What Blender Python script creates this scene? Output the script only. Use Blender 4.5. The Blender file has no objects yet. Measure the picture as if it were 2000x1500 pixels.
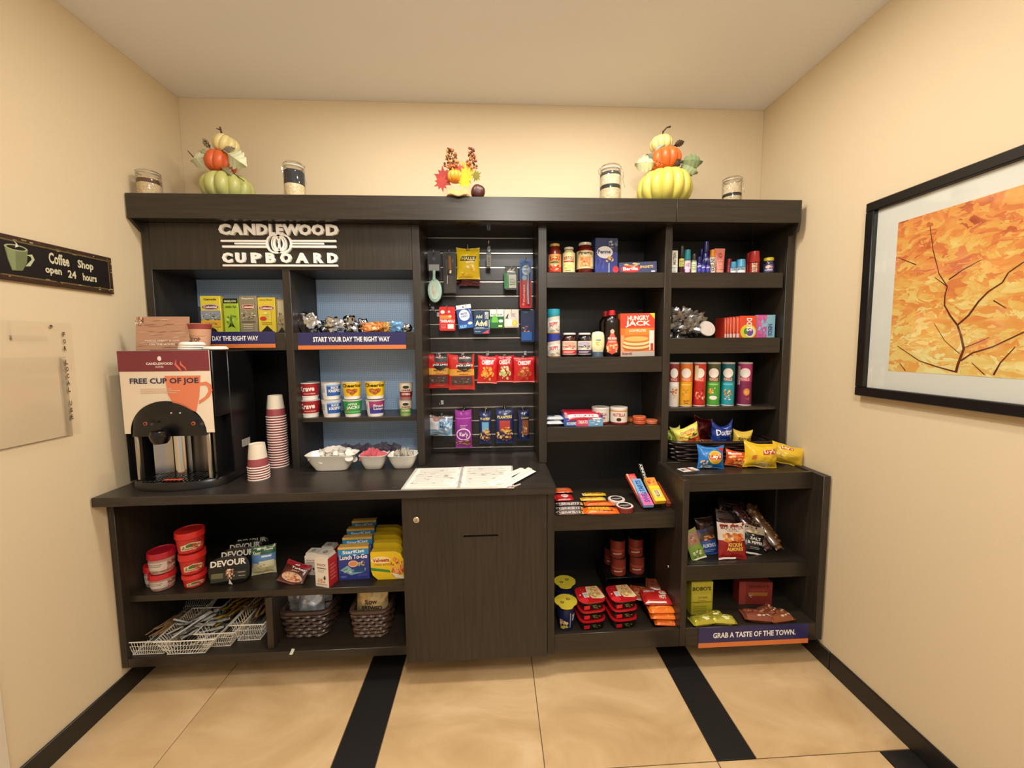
import bpy, bmesh, math, random
from mathutils import Vector, Matrix, noise
# ---------------------------------------------------------------- camera, world, lights, exposure
SC = bpy.context.scene
COL = SC.collection
PI = math.pi
FPX, PITCH, YAW, ROLL, EYE, CX, CY = 766.34, .0819, .0504, .0083, 1.4915, 1003.17, 737.96
_a, _b, _c, _s = math.cos(YAW), math.sin(YAW), math.cos(PITCH), math.sin(PITCH)
FWD = Vector((_b*_c, _a*_c, -_s)); _ri = Vector((_a, -_b, 0)); _dn = FWD.cross(_ri)
_cr, _sr = math.cos(ROLL), math.sin(ROLL)
RI = _cr*_ri + _sr*_dn; DN = -_sr*_ri + _cr*_dn
cam = bpy.data.cameras.new('camera'); camo = bpy.data.objects.new('camera', cam); COL.objects.link(camo)
mw = Matrix((RI, -DN, -FWD)).transposed().to_4x4(); mw.translation = Vector((0, 0, EYE)); camo.matrix_world = mw
cam.sensor_width = 36; cam.lens = FPX/2000*36; cam.clip_start = .05
cam.shift_x = (1000-CX)/2000; cam.shift_y = (CY-750)/2000
SC.camera = camo
SC.view_settings.view_transform = 'Standard'; SC.view_settings.look = 'None'
SC.view_settings.gamma = 1; SC.view_settings.use_curve_mapping = False
SC.view_settings.exposure = EXPO = 0.38
w = bpy.data.worlds.new('world'); SC.world = w; w.use_nodes = True
w.node_tree.nodes['Background'].inputs[0].default_value = (1, .96, .92, 1)
w.node_tree.nodes['Background'].inputs[1].default_value = .4
def area(name, loc, size, power, col, rot=(0, 0, 0), spread=PI, shape='DISK'):
    l = bpy.data.lights.new(name, 'AREA'); l.shape = shape; l.size = size; l.energy = power; l.color = col; l.spread = spread
    o = bpy.data.objects.new(name, l); o.location = loc; o.rotation_euler = rot; COL.objects.link(o); return o
WARM = (1, .945, .86)
def dome(loc, r, power, col):                      # unseen point light added to brighten the ceiling, no real fixture
    l = bpy.data.lights.new('ceiling_fill', 'POINT'); l.energy = power; l.color = col; l.shadow_soft_size = r
    o = bpy.data.objects.new('ceiling_fill', l); o.location = loc; COL.objects.link(o); return o
dome((.25, -.3, 2.52), .09, 30, WARM)
area('ceiling_lamp', (.06, -.07, 2.775), .2, 17, WARM)
area('ceiling_lamp', (.1, 1.3, 2.775), .16, 8, WARM)
area('ceiling_lamp', (-.5, 1.42, 2.775), .14, 8, WARM)
area('ceiling_lamp', (.62, 1.46, 2.775), .14, 9, WARM)
area('ceiling_lamp', (.3, -1.6, 2.775), .3, 10, (1, .95, .87))

def P(u, v, Y):                                   # the point of plane y=Y seen at pixel u,v of the photograph
    d = RI*((u-CX)/FPX) + DN*((v-CY)/FPX) + FWD; t = Y/d.y; return d.x*t, EYE+d.z*t
def F(u, v, Z):                                   # the point of the level z=Z seen at that pixel
    d = RI*((u-CX)/FPX) + DN*((v-CY)/FPX) + FWD; t = (Z-EYE)/d.z; return d.x*t, d.y*t
def W(u, v, X):                                   # the point of the side wall x=X
    d = RI*((u-CX)/FPX) + DN*((v-CY)/FPX) + FWD; t = X/d.x; return d.y*t, EYE+d.z*t
rnd = random.Random(7)
# ---------------------------------------------------------------- materials
def lin(c):
    if isinstance(c, str):
        c = c.lstrip('#'); c = tuple(int(c[i:i+2], 16)/255 for i in (0, 2, 4))
    return tuple((x/12.92 if x <= .04045 else ((x+.055)/1.055)**2.4) for x in c)
_M = {}
def mat(col, rough=.5, metal=0., var=.06, bump=0., scale=40., coat=0.):
    k = (col, rough, metal, var, bump, scale, coat)
    if k in _M: return _M[k]
    m = bpy.data.materials.new('paint_'+str(col).lstrip('#')); m.use_nodes = True
    nt = m.node_tree; b = nt.nodes['Principled BSDF']; L = nt.links
    b.inputs['Roughness'].default_value = rough; b.inputs['Metallic'].default_value = metal
    b.inputs['Coat Weight'].default_value = coat
    c = lin(col)
    if var or bump:
        tc = nt.nodes.new('ShaderNodeTexCoord'); n = nt.nodes.new('ShaderNodeTexNoise'); n.inputs['Scale'].default_value = scale
        n.inputs['Detail'].default_value = 3
        L.new(tc.outputs['Object'], n.inputs['Vector'])
        mx = nt.nodes.new('ShaderNodeMix'); mx.data_type = 'RGBA'
        mx.inputs[6].default_value = (*[x*(1-var) for x in c], 1); mx.inputs[7].default_value = (*[min(1, x*(1+var)) for x in c], 1)
        L.new(n.outputs['Fac'], mx.inputs[0]); L.new(mx.outputs[2], b.inputs['Base Color'])
        if bump:
            bp = nt.nodes.new('ShaderNodeBump'); bp.inputs['Strength'].default_value = bump; bp.inputs['Distance'].default_value = .004
            L.new(n.outputs['Fac'], bp.inputs['Height']); L.new(bp.outputs['Normal'], b.inputs['Normal'])
    else: b.inputs['Base Color'].default_value = (*c, 1)
    _M[k] = m; return m
def wood(name, c1, c2, sc, rough=.42):
    m = bpy.data.materials.new(name); m.use_nodes = True; nt = m.node_tree; b = nt.nodes['Principled BSDF']; L = nt.links
    tc = nt.nodes.new('ShaderNodeTexCoord'); mp = nt.nodes.new('ShaderNodeMapping'); mp.inputs['Scale'].default_value = sc
    n = nt.nodes.new('ShaderNodeTexNoise'); n.inputs['Scale'].default_value = 1; n.inputs['Detail'].default_value = 6; n.inputs['Roughness'].default_value = .65
    r = nt.nodes.new('ShaderNodeValToRGB'); r.color_ramp.elements[0].position = .35; r.color_ramp.elements[1].position = .65
    r.color_ramp.elements[0].color = (*lin(c1), 1); r.color_ramp.elements[1].color = (*lin(c2), 1)
    L.new(tc.outputs['Object'], mp.inputs[0]); L.new(mp.outputs[0], n.inputs['Vector']); L.new(n.outputs['Fac'], r.inputs[0])
    L.new(r.outputs[0], b.inputs['Base Color'])
    bp = nt.nodes.new('ShaderNodeBump'); bp.inputs['Strength'].default_value = .15; bp.inputs['Distance'].default_value = .001
    L.new(n.outputs['Fac'], bp.inputs['Height']); L.new(bp.outputs[0], b.inputs['Normal'])
    b.inputs['Roughness'].default_value = rough
    return m
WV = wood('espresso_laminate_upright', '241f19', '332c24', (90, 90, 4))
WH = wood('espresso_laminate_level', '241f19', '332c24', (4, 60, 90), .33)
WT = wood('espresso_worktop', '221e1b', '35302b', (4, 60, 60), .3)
WD = wood('shaded_backing_laminate', '080707', '0d0c0b', (60, 60, 4), .5)  # dark backing, blackened further to put the bays' shade into its colour
def glassmat(tint=(1, 1, 1), gloss=.05, base=.045, edge=.7):
    m = bpy.data.materials.new('clear_plastic'); m.use_nodes = True; nt = m.node_tree; nt.nodes.clear(); L = nt.links
    o = nt.nodes.new('ShaderNodeOutputMaterial'); t = nt.nodes.new('ShaderNodeBsdfTransparent'); t.inputs[0].default_value = (*tint, 1)
    g = nt.nodes.new('ShaderNodeBsdfGlossy'); g.inputs['Roughness'].default_value = gloss
    lw = nt.nodes.new('ShaderNodeLayerWeight'); pw = nt.nodes.new('ShaderNodeMath'); pw.operation = 'POWER'; pw.inputs[1].default_value = 3.5
    f = nt.nodes.new('ShaderNodeMath'); f.operation = 'MULTIPLY_ADD'; f.inputs[1].default_value = edge; f.inputs[2].default_value = base; x = nt.nodes.new('ShaderNodeMixShader')
    L.new(lw.outputs['Facing'], pw.inputs[0]); L.new(pw.outputs[0], f.inputs[0])
    L.new(f.outputs[0], x.inputs[0]); L.new(t.outputs[0], x.inputs[1]); L.new(g.outputs[0], x.inputs[2]); L.new(x.outputs[0], o.inputs[0])
    return m
GLASS = glassmat((.96, .97, .96)); FILM = glassmat((.88, .88, .86), .12); ACRYL = glassmat((.993, .99, .987), .15, .02, .12)
CRINK = glassmat((.8, .8, .8), .22, .22); SMOKE = glassmat((.45, .45, .45), .15)
CHROME = mat('d8d6d2', .12, 1., .02); STEEL = mat('b8b4ae', .28, 1., .05); ALU = mat('d2c8bc', .3, 1., .04)
BLACK = mat('0c0c0e', .35, 0, 0); GLOSSBLACK = mat('08080a', .12, 0, 0); WHITE = mat('f2eee6', .45, 0, .02)
def foil(col, sc=55, st=1.0, rough=.16): return mat(col, rough, 1., .1, st, sc)
# ---------------------------------------------------------------- mesh builder
class MB:
    def __init__(s): s.v = []; s.f = []; s.m = []; s.mats = []
    def mi(s, m):
        if m not in s.mats: s.mats.append(m)
        return s.mats.index(m)
    def add(s, vs, fs, m, X=None):
        o = len(s.v); s.v += [tuple(X @ Vector(p)) if X else tuple(p) for p in vs]
        s.f += [tuple(i+o for i in f) for f in fs]; k = s.mi(m); s.m += [k]*len(fs); return s
    def box(s, x0, x1, y0, y1, z0, z1, m, c=.0012, X=None):
        a = ((x0+x1)/2, (y0+y1)/2, (z0+z1)/2); h = (abs(x1-x0)/2, abs(y1-y0)/2, abs(z1-z0)/2); c = min(c, min(h)*.45)
        vs = []; ix = {}
        for sx in (-1, 1):
            for sy in (-1, 1):
                for sz in (-1, 1):
                    for ax in range(3):
                        p = [sx*(h[0]-c), sy*(h[1]-c), sz*(h[2]-c)]; p[ax] = (sx, sy, sz)[ax]*h[ax]
                        ix[(sx, sy, sz, ax)] = len(vs); vs.append(Vector(p))
        fs = []
        for ax in range(3):
            o = [i for i in range(3) if i != ax]
            for sg in (-1, 1):
                q = []
                for s1, s2 in ((-1, -1), (1, -1), (1, 1), (-1, 1)):
                    k = [0, 0, 0]; k[ax] = sg; k[o[0]] = s1; k[o[1]] = s2; q.append(ix[(*k, ax)])
                fs.append(q)
            for s1 in (-1, 1):
                for s2 in (-1, 1):
                    q = []
                    for sg, order in ((-1, (o[0], o[1])), (1, (o[1], o[0]))):
                        k = [0, 0, 0]; k[ax] = sg; k[o[0]] = s1; k[o[1]] = s2
                        for t in order: q.append(ix[(*k, t)])
                    fs.append(q)
        for sx in (-1, 1):
            for sy in (-1, 1):
                for sz in (-1, 1): fs.append([ix[(sx, sy, sz, 0)], ix[(sx, sy, sz, 1)], ix[(sx, sy, sz, 2)]])
        out = []
        for f in fs:
            n = (vs[f[1]]-vs[f[0]]).cross(vs[f[2]]-vs[f[0]]); cc = sum((vs[i] for i in f), Vector())
            out.append(tuple(f) if n.dot(cc) > 0 else tuple(reversed(f)))
        return s.add([p+Vector(a) for p in vs], out, m, X)
    def lathe(s, prof, m, n=28, rib=None, X=None, sx=1., sy=1., ms=None):
        vs = []; fs = []; k = len(prof)
        for i in range(n):
            a = 2*PI*i/n
            for j, (r, z) in enumerate(prof):
                q = r*(rib(a, j/(k-1)) if rib else 1); vs.append((q*math.sin(a)*sx, -q*math.cos(a)*sy, z))
        segs = []
        for i in range(n):
            for j in range(k-1):
                a, b = i*k+j, ((i+1) % n)*k+j; fs.append((a, b, b+1, a+1)); segs.append(j)
        o0 = len(s.f); s.add(vs, fs, m, X)
        if ms:
            for t, j in enumerate(segs):
                if ms[j]: s.m[o0+t] = s.mi(ms[j])
        return s
    def tube(s, pts, r, m, n=6, closed=False, X=None):
        pts = [Vector(p) for p in pts]; N = len(pts); vs = []; fs = []
        rr = r if isinstance(r, (list, tuple)) else [r]*N
        up = Vector((0, 0, 1))
        for i, p in enumerate(pts):
            if closed: t = pts[(i+1) % N]-pts[i-1]
            else: t = pts[min(i+1, N-1)]-pts[max(i-1, 0)]
            t.normalize(); q = up if abs(t.z) < .95 else Vector((1, 0, 0))
            a = t.cross(q).normalized(); b = t.cross(a)
            for k in range(n):
                g = 2*PI*k/n; vs.append(p + (a*math.cos(g)+b*math.sin(g))*rr[i])
        for i in range(N if closed else N-1):
            for k in range(n):
                a, b = i*n+k, i*n+(k+1) % n; c, d = ((i+1) % N)*n+k, ((i+1) % N)*n+(k+1) % n; fs.append((a, b, d, c))
        if not closed: fs += [tuple(range(n)), tuple(reversed(range((N-1)*n, N*n)))]
        return s.add(vs, fs, m, X)
    def sheet(s, fn, nu, nv, m, X=None):
        vs = [fn(i/nu, j/nv) for j in range(nv+1) for i in range(nu+1)]
        fs = [(j*(nu+1)+i, j*(nu+1)+i+1, (j+1)*(nu+1)+i+1, (j+1)*(nu+1)+i) for j in range(nv) for i in range(nu)]
        return s.add(vs, fs, m, X)
    def prism(s, pts, d, m, X=None):              # outline in x,z pushed from y=0 to y=d
        n = len(pts); vs = [(x, 0, z) for x, z in pts]+[(x, d, z) for x, z in pts]
        fs = [tuple(range(n)), tuple(reversed(range(n, 2*n)))]+[(i, i+n, (i+1) % n+n, (i+1) % n) for i in range(n)]
        return s.add(vs, fs, m, X)
    def build(s, name, parent=None, sharp=38, loc=None):
        me = bpy.data.meshes.new(name); me.from_pydata(s.v, [], s.f)
        for m in s.mats: me.materials.append(m)
        me.polygons.foreach_set('material_index', s.m); me.polygons.foreach_set('use_smooth', [True]*len(s.f))
        me.update(); me.set_sharp_from_angle(angle=math.radians(sharp))
        o = bpy.data.objects.new(name, me); COL.objects.link(o)
        if parent: o.parent = parent
        if loc: o.location = loc
        return o
def tag(o, label=None, cat=None, group=None, kind=None):
    if label: o['label'] = label
    if cat: o['category'] = cat
    if group: o['group'] = group
    if kind: o['kind'] = kind
    return o
def thing(name, label, cat, loc=(0, 0, 0), rot=(0, 0, 0), group=None):
    o = bpy.data.objects.new(name, None); o.empty_display_size = .02; COL.objects.link(o); o.location = loc; o.rotation_euler = rot
    return tag(o, label, cat, group)
KIDS = {}
def dup(root, loc, rot=None, label=None):
    r = root.copy(); COL.objects.link(r); r.location = loc
    if rot is not None: r.rotation_euler = rot
    if label: r['label'] = label
    for ch in [c for c in COL.objects if c.parent == root] if root.name not in KIDS else KIDS[root.name]:
        c = ch.copy(); COL.objects.link(c); c.parent = r
    return r
def keep(root): KIDS[root.name] = [c for c in COL.objects if c.parent == root]; return root
# ---------------------------------------------------------------- flat print: shapes and lettering laid on a surface
_T = {}
def txt2d(sx, fat=.02):
    if (sx, fat) in _T: return _T[(sx, fat)]
    c = bpy.data.curves.new('t', 'FONT'); c.body = sx; c.offset = fat; c.resolution_u = 2
    o = bpy.data.objects.new('t', c); me = o.to_mesh()
    vs = [(v.co.x, v.co.y) for v in me.vertices]; fs = [tuple(p.vertices) for p in me.polygons]
    o.to_mesh_clear(); bpy.data.objects.remove(o); bpy.data.curves.remove(c)
    x0, x1 = min(v[0] for v in vs), max(v[0] for v in vs); y0, y1 = min(v[1] for v in vs), max(v[1] for v in vs)
    vs = [((x-x0)/(x1-x0), (y-y0)/(y1-y0)) for x, y in vs]
    _T[(sx, fat)] = (vs, fs); return vs, fs
def prim(p):
    k = p[0]
    if k == 'r': _, a, b, c, d, col = p; return [([(a, b), (c, b), (c, d), (a, d)], [(0, 1, 2, 3)], col)]
    if k == 'e':
        _, a, b, c, d, col = p; n = 18
        return [([(a+c*math.cos(2*PI*i/n), b+d*math.sin(2*PI*i/n)) for i in range(n)], [tuple(range(n))], col)]
    if k == 'p': return [(list(p[1]), [tuple(range(len(p[1])))], p[2])]
    if k == 't':
        _, s_, a, b, c, d, col = p[:7]; sh = p[7] if len(p) > 7 else 0; rot = p[8] if len(p) > 8 else 0
        vs, fs = txt2d(s_, .032 if len(s_) < 14 else .03)
        out = []
        for x, y in vs:
            if rot: x, y = (1-y, x) if rot > 0 else (y, 1-x)
            out.append((a+x*(c-a), b+y*(d-b)+sh*(x-.5)*(c-a)))
        return [(out, fs, col)]
    if k == 'b':                                  # scattered small blobs (a picture of food)
        _, a, b, c, d, cols, n, sz = p; r = random.Random(int(a*971+b*577+n)); res = []
        for i in range(n):
            g, q = r.uniform(0, 2*PI), math.sqrt(r.random()); x, y = a+c*q*math.cos(g), b+d*q*math.sin(g); s1 = sz*r.uniform(.6, 1.3); k2 = r.uniform(0, PI); e = r.uniform(.5, 1)
            pts = [(x+c*s1*(math.cos(t)*math.cos(k2)-e*math.sin(t)*math.sin(k2)), y+d*s1*(math.cos(t)*math.sin(k2)+e*math.sin(t)*math.cos(k2))) for t in [2*PI*j/7 for j in range(7)]]
            pts = [(min(max(px, a-c), a+c), min(max(py, b-d), b+d)) for px, py in pts]
            res.append((pts, [tuple(range(7))], cols[i % len(cols)]))
        return res
    if k == 'l':                                  # lines of tiny type
        _, a, b, c, d, col, n = p; r = random.Random(int(b*99+n)); res = []
        for i in range(n):
            y = b+(d-b)*(i+.2)/n; e = a+(c-a)*r.uniform(.7, 1); res.append(([(a, y), (e, y), (e, y+(d-b)/n*.4), (a, y+(d-b)/n*.4)], [(0, 1, 2, 3)], col))
        return res
def prt(parent, prims, w, h, fn, cut=(0, 0), lift=.0005, name='printed_label', pm=None, step=.00012):
    bm = bmesh.new(); mats = []; lay = 0
    for p in prims:
        for vs, fs, col in prim(p):
            lay += 1; m = pm(col) if pm else mat(col, .42, 0, 0)
            if m not in mats: mats.append(m)
            mi = mats.index(m)
            bv = [bm.verts.new(((x-.5)*w, y*h, lift+min(lay, 10)*step*.8+lay*.00002)) for x, y in vs]
            for f in fs:
                try: q = bm.faces.new([bv[i] for i in f]); q.material_index = mi; q.smooth = True
                except ValueError: pass
    for ax, n in ((0, cut[0]), (1, cut[1])):
        for i in range(1, n):
            co = [0, 0, 0]; no = [0, 0, 0]; no[ax] = 1; co[ax] = (-w/2+w*i/n) if ax == 0 else h*i/n
            bmesh.ops.bisect_plane(bm, geom=bm.verts[:]+bm.edges[:]+bm.faces[:], plane_co=co, plane_no=no, dist=1e-7)
    for v in bm.verts: v.co = fn(v.co.x, v.co.y, v.co.z)
    bm.normal_update()
    me = bpy.data.meshes.new(name); bm.to_mesh(me); bm.free()
    for m in mats: me.materials.append(m)
    o = bpy.data.objects.new(name, me); COL.objects.link(o); o.parent = parent; return o
def flatmap(y0): return lambda x, z, l: (x, y0-l, z)
def topmap(z0, y0): return lambda x, z, l: (x, y0+z, z0+l)
def cylmap(rf, z0=0):
    def f(x, z, l):
        r = rf(z+z0) if callable(rf) else rf
        a = x/(rf(z0) if callable(rf) else rf); return ((r+l)*math.sin(a), -(r+l)*math.cos(a), z+z0)
    return f
# ---------------------------------------------------------------- product builders (front faces -y, origin at the base)
def spot(b, Y, zb):                               # pixel box -> x centre, width, height above zb
    u0, v0, u1, v1 = b; vm = (v0+v1)/2; xa, xb = P(u0, vm, Y)[0], P(u1, vm, Y)[0]; zt = P((u0+u1)/2, v0, Y)[1]
    return (xa+xb)/2, xb-xa, zt-zb
def rspot(b, Y, zb):                               # the same for round things whose front touches Y
    x, w, h = spot(b, Y, zb); w /= math.sqrt(1+(x/Y)**2)**.85; k = (Y+w/2)/Y; return x*k, w*k, h
def carton(name, label, b, Y, zb, col, art=[], d=.04, rot=(0, 0, 0), side=[], group=None, cat='box', wh=None, flap=True, top=None, loc=None):
    if loc is None: x, w, h = spot(b, Y, zb); loc = (x, Y+d/2, zb)
    if wh: w, h = wh
    t = thing(name, label, cat, loc, rot, group)
    m = mat(col, .38, 0, .03); MB().box(-w/2, w/2, -d/2, d/2, 0, h, m, .0015).build('carton', t)
    if flap:
        fm = mat(top or col, .45, 0, .03); MB().box(-w/2+.002, w/2-.002, -d/2+.003, d/2-.004, h-.0002, h+.0007, fm, .0003).build('tuck_flap', t)
    if art: prt(t, art, w, h, flatmap(-d/2), name='printed_label')
    if side: prt(t, side, d, h, lambda x, z, l: (w/2+l, x, z), name='printed_side')
    return t
def can(name, label, b, Y, zb, col, art=[], lid='d8d4cc', group=None, taper=1., cat='can', arc=.92, cylcol=None, rimr=1.03, lidh=.05, loc=None, wh=None, rot=(0, 0, 0)):
    if loc is None: x, w, h = rspot(b, Y, zb); loc = (x, Y+w/2, zb); rot = (rot[0], rot[1], rot[2]+math.atan2(-x, Y)*.9)
    if wh: w, h = wh
    R = w/2; rb = R*taper; t = thing(name, label, cat, loc, rot, group)
    rf = lambda z: rb+(R-rb)*(z/h)
    m = mat(col, .32, 0, .03); L_ = mat(lid, .3, 0, .02)
    MB().lathe([(0, .001), (rb*.93, .001), (rb*.97, 0), (rb, .003), (rf(h*(1-lidh)), h*(1-lidh))], m, 32).build('body', t)
    MB().lathe([(R*rimr, h*(1-lidh)-.001), (R*rimr*1.01, h*(1-lidh/2)), (R*rimr, h-.0005), (R*.93, h), (R*.9, h-.0015), (0, h-.0015)], L_, 32).build('lid', t)
    if art: prt(t, art, PI*R*arc, h*(1-lidh)*.98, cylmap(rf, .002), (10, 3), name='printed_label')
    return t
def jar(name, label, b, Y, zb, content, lidc, art, lab=(.18, .78), group=None, shape=None, cat='jar', lidr=.72, glassy=True, lidh=.09, arc=.95):
    x, w, h = rspot(b, Y, zb); R = w/2; t = thing(name, label, cat, (x, Y+R, zb), (0, 0, math.atan2(-x, Y)*.9), group)
    sh = shape or [(.0, .0), (.9, .0), (1, .04), (1, .72), (.93, .8), (.72, .88), (lidr*.95, .9)]
    pr_ = [(r*R, z*h) for r, z in sh]
    MB().lathe([(r*.96, z*.985+.001) for r, z in pr_]+[(0, pr_[-1][1]*.98)], mat(content, .25, 0, .15, 0, 90), 30).build('contents', t)
    if glassy: MB().lathe(pr_, GLASS, 30).build('glass_jar', t)
    zl = h*(1-lidh)
    L_ = mat(lidc, .3, .0, .03); MB().lathe([(lidr*R, zl), (lidr*R*1.06, zl+.001), (lidr*R*1.06, h-.002), (lidr*R, h), (0, h)], L_, 30, rib=lambda a, q: 1+.008*math.cos(a*26)).build('lid', t)
    prt(t, art, PI*R*arc, h*(lab[1]-lab[0]), cylmap(R*1.004, h*lab[0]), (12, 0), name='paper_label')
    return t
def bagsurf(w, h, t, seed=0, pin=.05, wr=.0022, seal=.07, lean=0, dip=.04):
    def S(u, v, side=-1, l=0):
        a, b = 2*u-1, v; e = 0 if (v < seal or v > 1-seal) else max(0, math.sin(PI*(v-seal)/(1-2*seal)))**.55
        x = a*w/2*(1-pin*math.sin(PI*v)); bul = t/2*e*(max(0, 1-abs(a)**2.6))**.7
        nz = noise.noise(Vector((x*38+seed*7, v*h*38, seed*3.1+side)))*wr*(1 if e else .25)
        zz = .0012*math.sin(a*60) if not e else 0
        return (x, side*(bul+.0006+l)+nz+zz*.5, v*h - dip*h*(1-a*a)*max(0, 2*v-1)**2 + .4*dip*h*(1-a*a)*max(0, 1-2*v)**2 + noise.noise(Vector((x*20, seed, 0)))*wr*(v-.5)*2)
    return S
def bag(name, label, b, Y, zb, col, art=[], t=.04, rot=(0, 0, 0), group=None, seed=None, cat='bag', rough=.22, metal=0., wh=None, loc=None, hole=False, seal=.07, wr=.0022, pin=.05, back=None, dip=.04):
    if loc is None: x, w, h = spot(b, Y, zb); loc = (x, Y+t/2, zb)
    if wh: w, h = wh
    seed = seed if seed is not None else rnd.randint(0, 99)
    o = thing(name, label, cat, loc, rot, group); S = bagsurf(w, h, t, seed, pin, wr, seal, 0, dip)
    m = mat(col, rough, metal, .05, .25 if not metal else .6, 60); mbk = mat(back, rough, metal, .05, .25, 60) if back else m
    q = MB(); q.sheet(lambda u, v: S(u, v, -1), 22, 26, m); q.sheet(lambda u, v: S(1-u, v, 1), 14, 18, mbk); q.build('wrapper', o)
    if art: prt(o, art, w, h, lambda x, z, l: S(x/w+.5, z/h, -1, l), (14, 16), lift=.0007)
    return o
def bar(name, label, uv, z, L_, wd, th, col, art=[], rz=0, rx=0, ry=0, group=None, cat='snack', metal=0, rough=.25, loc=None):
    x, y = F(uv[0], uv[1], z+th) if loc is None else loc[:2]
    o = thing(name, label, cat, (x, y, z) if loc is None else loc, (rx, ry, rz), group)
    m = mat(col, rough, metal, .05, .3, 60)
    def S(u, v, l=0, up=1):
        a = 2*u-1; e = 0 if abs(a) > .9 else (1-(abs(a)/.9)**6)**.5
        yy = (v-.5)*wd*(1+(.06*math.sin(v*40) if not e else 0)); zz = th/2+up*(th/2*e*max(0, 1-abs(2*v-1)**3)**.6+.0004+l)
        return (a*L_/2, yy, zz+noise.noise(Vector((a*8, v*6, L_*50)))*.0012*e)
    q = MB(); q.sheet(lambda u, v: S(u, v), 20, 8, m); q.sheet(lambda u, v: S(1-u, v, 0, -1), 12, 5, m); q.build('wrapper', o)
    if art: prt(o, art, L_, wd, lambda x_, z_, l: S(x_/L_+.5, z_/wd, l), (12, 5))
    return o
# ---------------------------------------------------------------- the room
XL, XR, YB, HC, YF = -1.613, 1.520, 2.224, 2.785, -2.6
def plaster(name, c, sc=160, st=.25):
    m = bpy.data.materials.new(name); m.use_nodes = True; nt = m.node_tree; b = nt.nodes['Principled BSDF']; L = nt.links
    tc = nt.nodes.new('ShaderNodeTexCoord'); n = nt.nodes.new('ShaderNodeTexNoise'); n.inputs['Scale'].default_value = sc; n.inputs['Detail'].default_value = 2
    L.new(tc.outputs['Object'], n.inputs['Vector']); bp = nt.nodes.new('ShaderNodeBump'); bp.inputs['Strength'].default_value = st; bp.inputs['Distance'].default_value = .002
    L.new(n.outputs['Fac'], bp.inputs['Height']); L.new(bp.outputs[0], b.inputs['Normal'])
    b.inputs['Base Color'].default_value = (*lin(c), 1); b.inputs['Roughness'].default_value = .75; return m
WALLM = plaster('tan_wall_paint', 'dac7a5'); CEILM = plaster('ceiling_paint', 'eff0f2', 130, .35)
def struct(name, q): return tag(q.build(name), kind='structure')
struct('wall_left', MB().box(XL-.1, XL, YF, YB+.1, 0, HC, WALLM))
struct('wall_right', MB().box(XR, XR+.1, YF, YB+.1, 0, HC, WALLM))
struct('wall_back', MB().box(XL, XR, YB, YB+.1, 0, HC, WALLM))
struct('ceiling', MB().box(XL-.1, XR+.1, YF, YB+.1, HC, HC+.1, CEILM))
# floor: stone-look tiles, black strips, dark joints
def stone():
    m = bpy.data.materials.new('beige_stone_tile'); m.use_nodes = True; nt = m.node_tree; b = nt.nodes['Principled BSDF']; L = nt.links
    tc = nt.nodes.new('ShaderNodeTexCoord'); oi = nt.nodes.new('ShaderNodeObjectInfo'); ad = nt.nodes.new('ShaderNodeVectorMath'); ad.operation = 'MULTIPLY_ADD'
    ad.inputs[1].default_value = (1.1, 1.9, 1)
    L.new(tc.outputs['Object'], ad.inputs[0]); sc = nt.nodes.new('ShaderNodeVectorMath'); sc.operation = 'SCALE'; sc.inputs[3].default_value = 9
    L.new(oi.outputs['Location'], sc.inputs[0]); L.new(sc.outputs[0], ad.inputs[2])
    n = nt.nodes.new('ShaderNodeTexNoise'); n.inputs['Scale'].default_value = 1.7; n.inputs['Detail'].default_value = 7; n.inputs['Roughness'].default_value = .58; n.inputs['Distortion'].default_value = 1.6
    L.new(ad.outputs[0], n.inputs['Vector']); r = nt.nodes.new('ShaderNodeValToRGB'); e = r.color_ramp.elements
    e[0].position = .32; e[0].color = (*lin('bd9c70'), 1); e[1].position = .62; e[1].color = (*lin('d4b589'), 1); k = e.new(.48); k.color = (*lin('c9a97c'), 1); k = e.new(.75); k.color = (*lin('dcc29a'), 1)
    L.new(n.outputs['Fac'], r.inputs[0]); L.new(r.outputs[0], b.inputs['Base Color']); b.inputs['Roughness'].default_value = .42; return m
STONE = stone(); BTILE = mat('1c1a19', .45, 0, .2, .1, 25)
fl = tag(MB().box(XL-.1, XR+.1, YF, YB+.1, -.06, -.004, mat('6b5334', .8), 0).build('floor'), kind='structure')
def tile(x0, x1, y0, y1, m, nm):
    g = .0016; a, b = (x1-x0)/2-g, (y1-y0)/2-g
    MB().box(-a, a, -b, b, -.004, 0, m, .0012).build(nm, fl, loc=((x0+x1)/2, (y0+y1)/2, 0))
rows = [(1.252, 2.224), (.28, 1.252), (-.69, .28), (-1.66, -.69), (-2.6, -1.66)]
A_ = [(-1.613, -1.232, 0), (-1.232, -.598, 0), (-.598, -.440, 1), (-.440, .163, 0), (.163, .783, 0), (.783, .930, 1), (.930, 1.52, 0)]
B_ = [(-1.613, -1.06, 0), (-1.06, -.44, 0), (-.44, .165, 0), (.165, .783, 0), (.783, 1.393, 0), (1.393, 1.52, 1)]
for i, (y0, y1) in enumerate(rows):
    for x0, x1, k in (A_, B_)[i % 2]: tile(x0, x1, y0, y1, BTILE if k else STONE, 'black_tile' if k else 'tile')
BB = mat('1d1a18', .4, 0, .1)
struct('baseboard_left', MB().box(XL, XL+.01, 1.265, YB, 0, .088, BB, .002))
struct('baseboard_right', MB().box(XR-.01, XR, YF, 1.6, 0, .088, BB, .002).box(XR-.01, XR, 1.604, YB, 0, .088, BB, .002))
struct('baseboard_back', MB().box(XL+.01, XR-.01, YB-.01, YB, 0, .088, BB, .002))
struct('trim_1', MB().box(XL, XL+.012, 1.14, 1.264, 0, 2.1, mat('d8cdbb', .4), .002))
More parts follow.
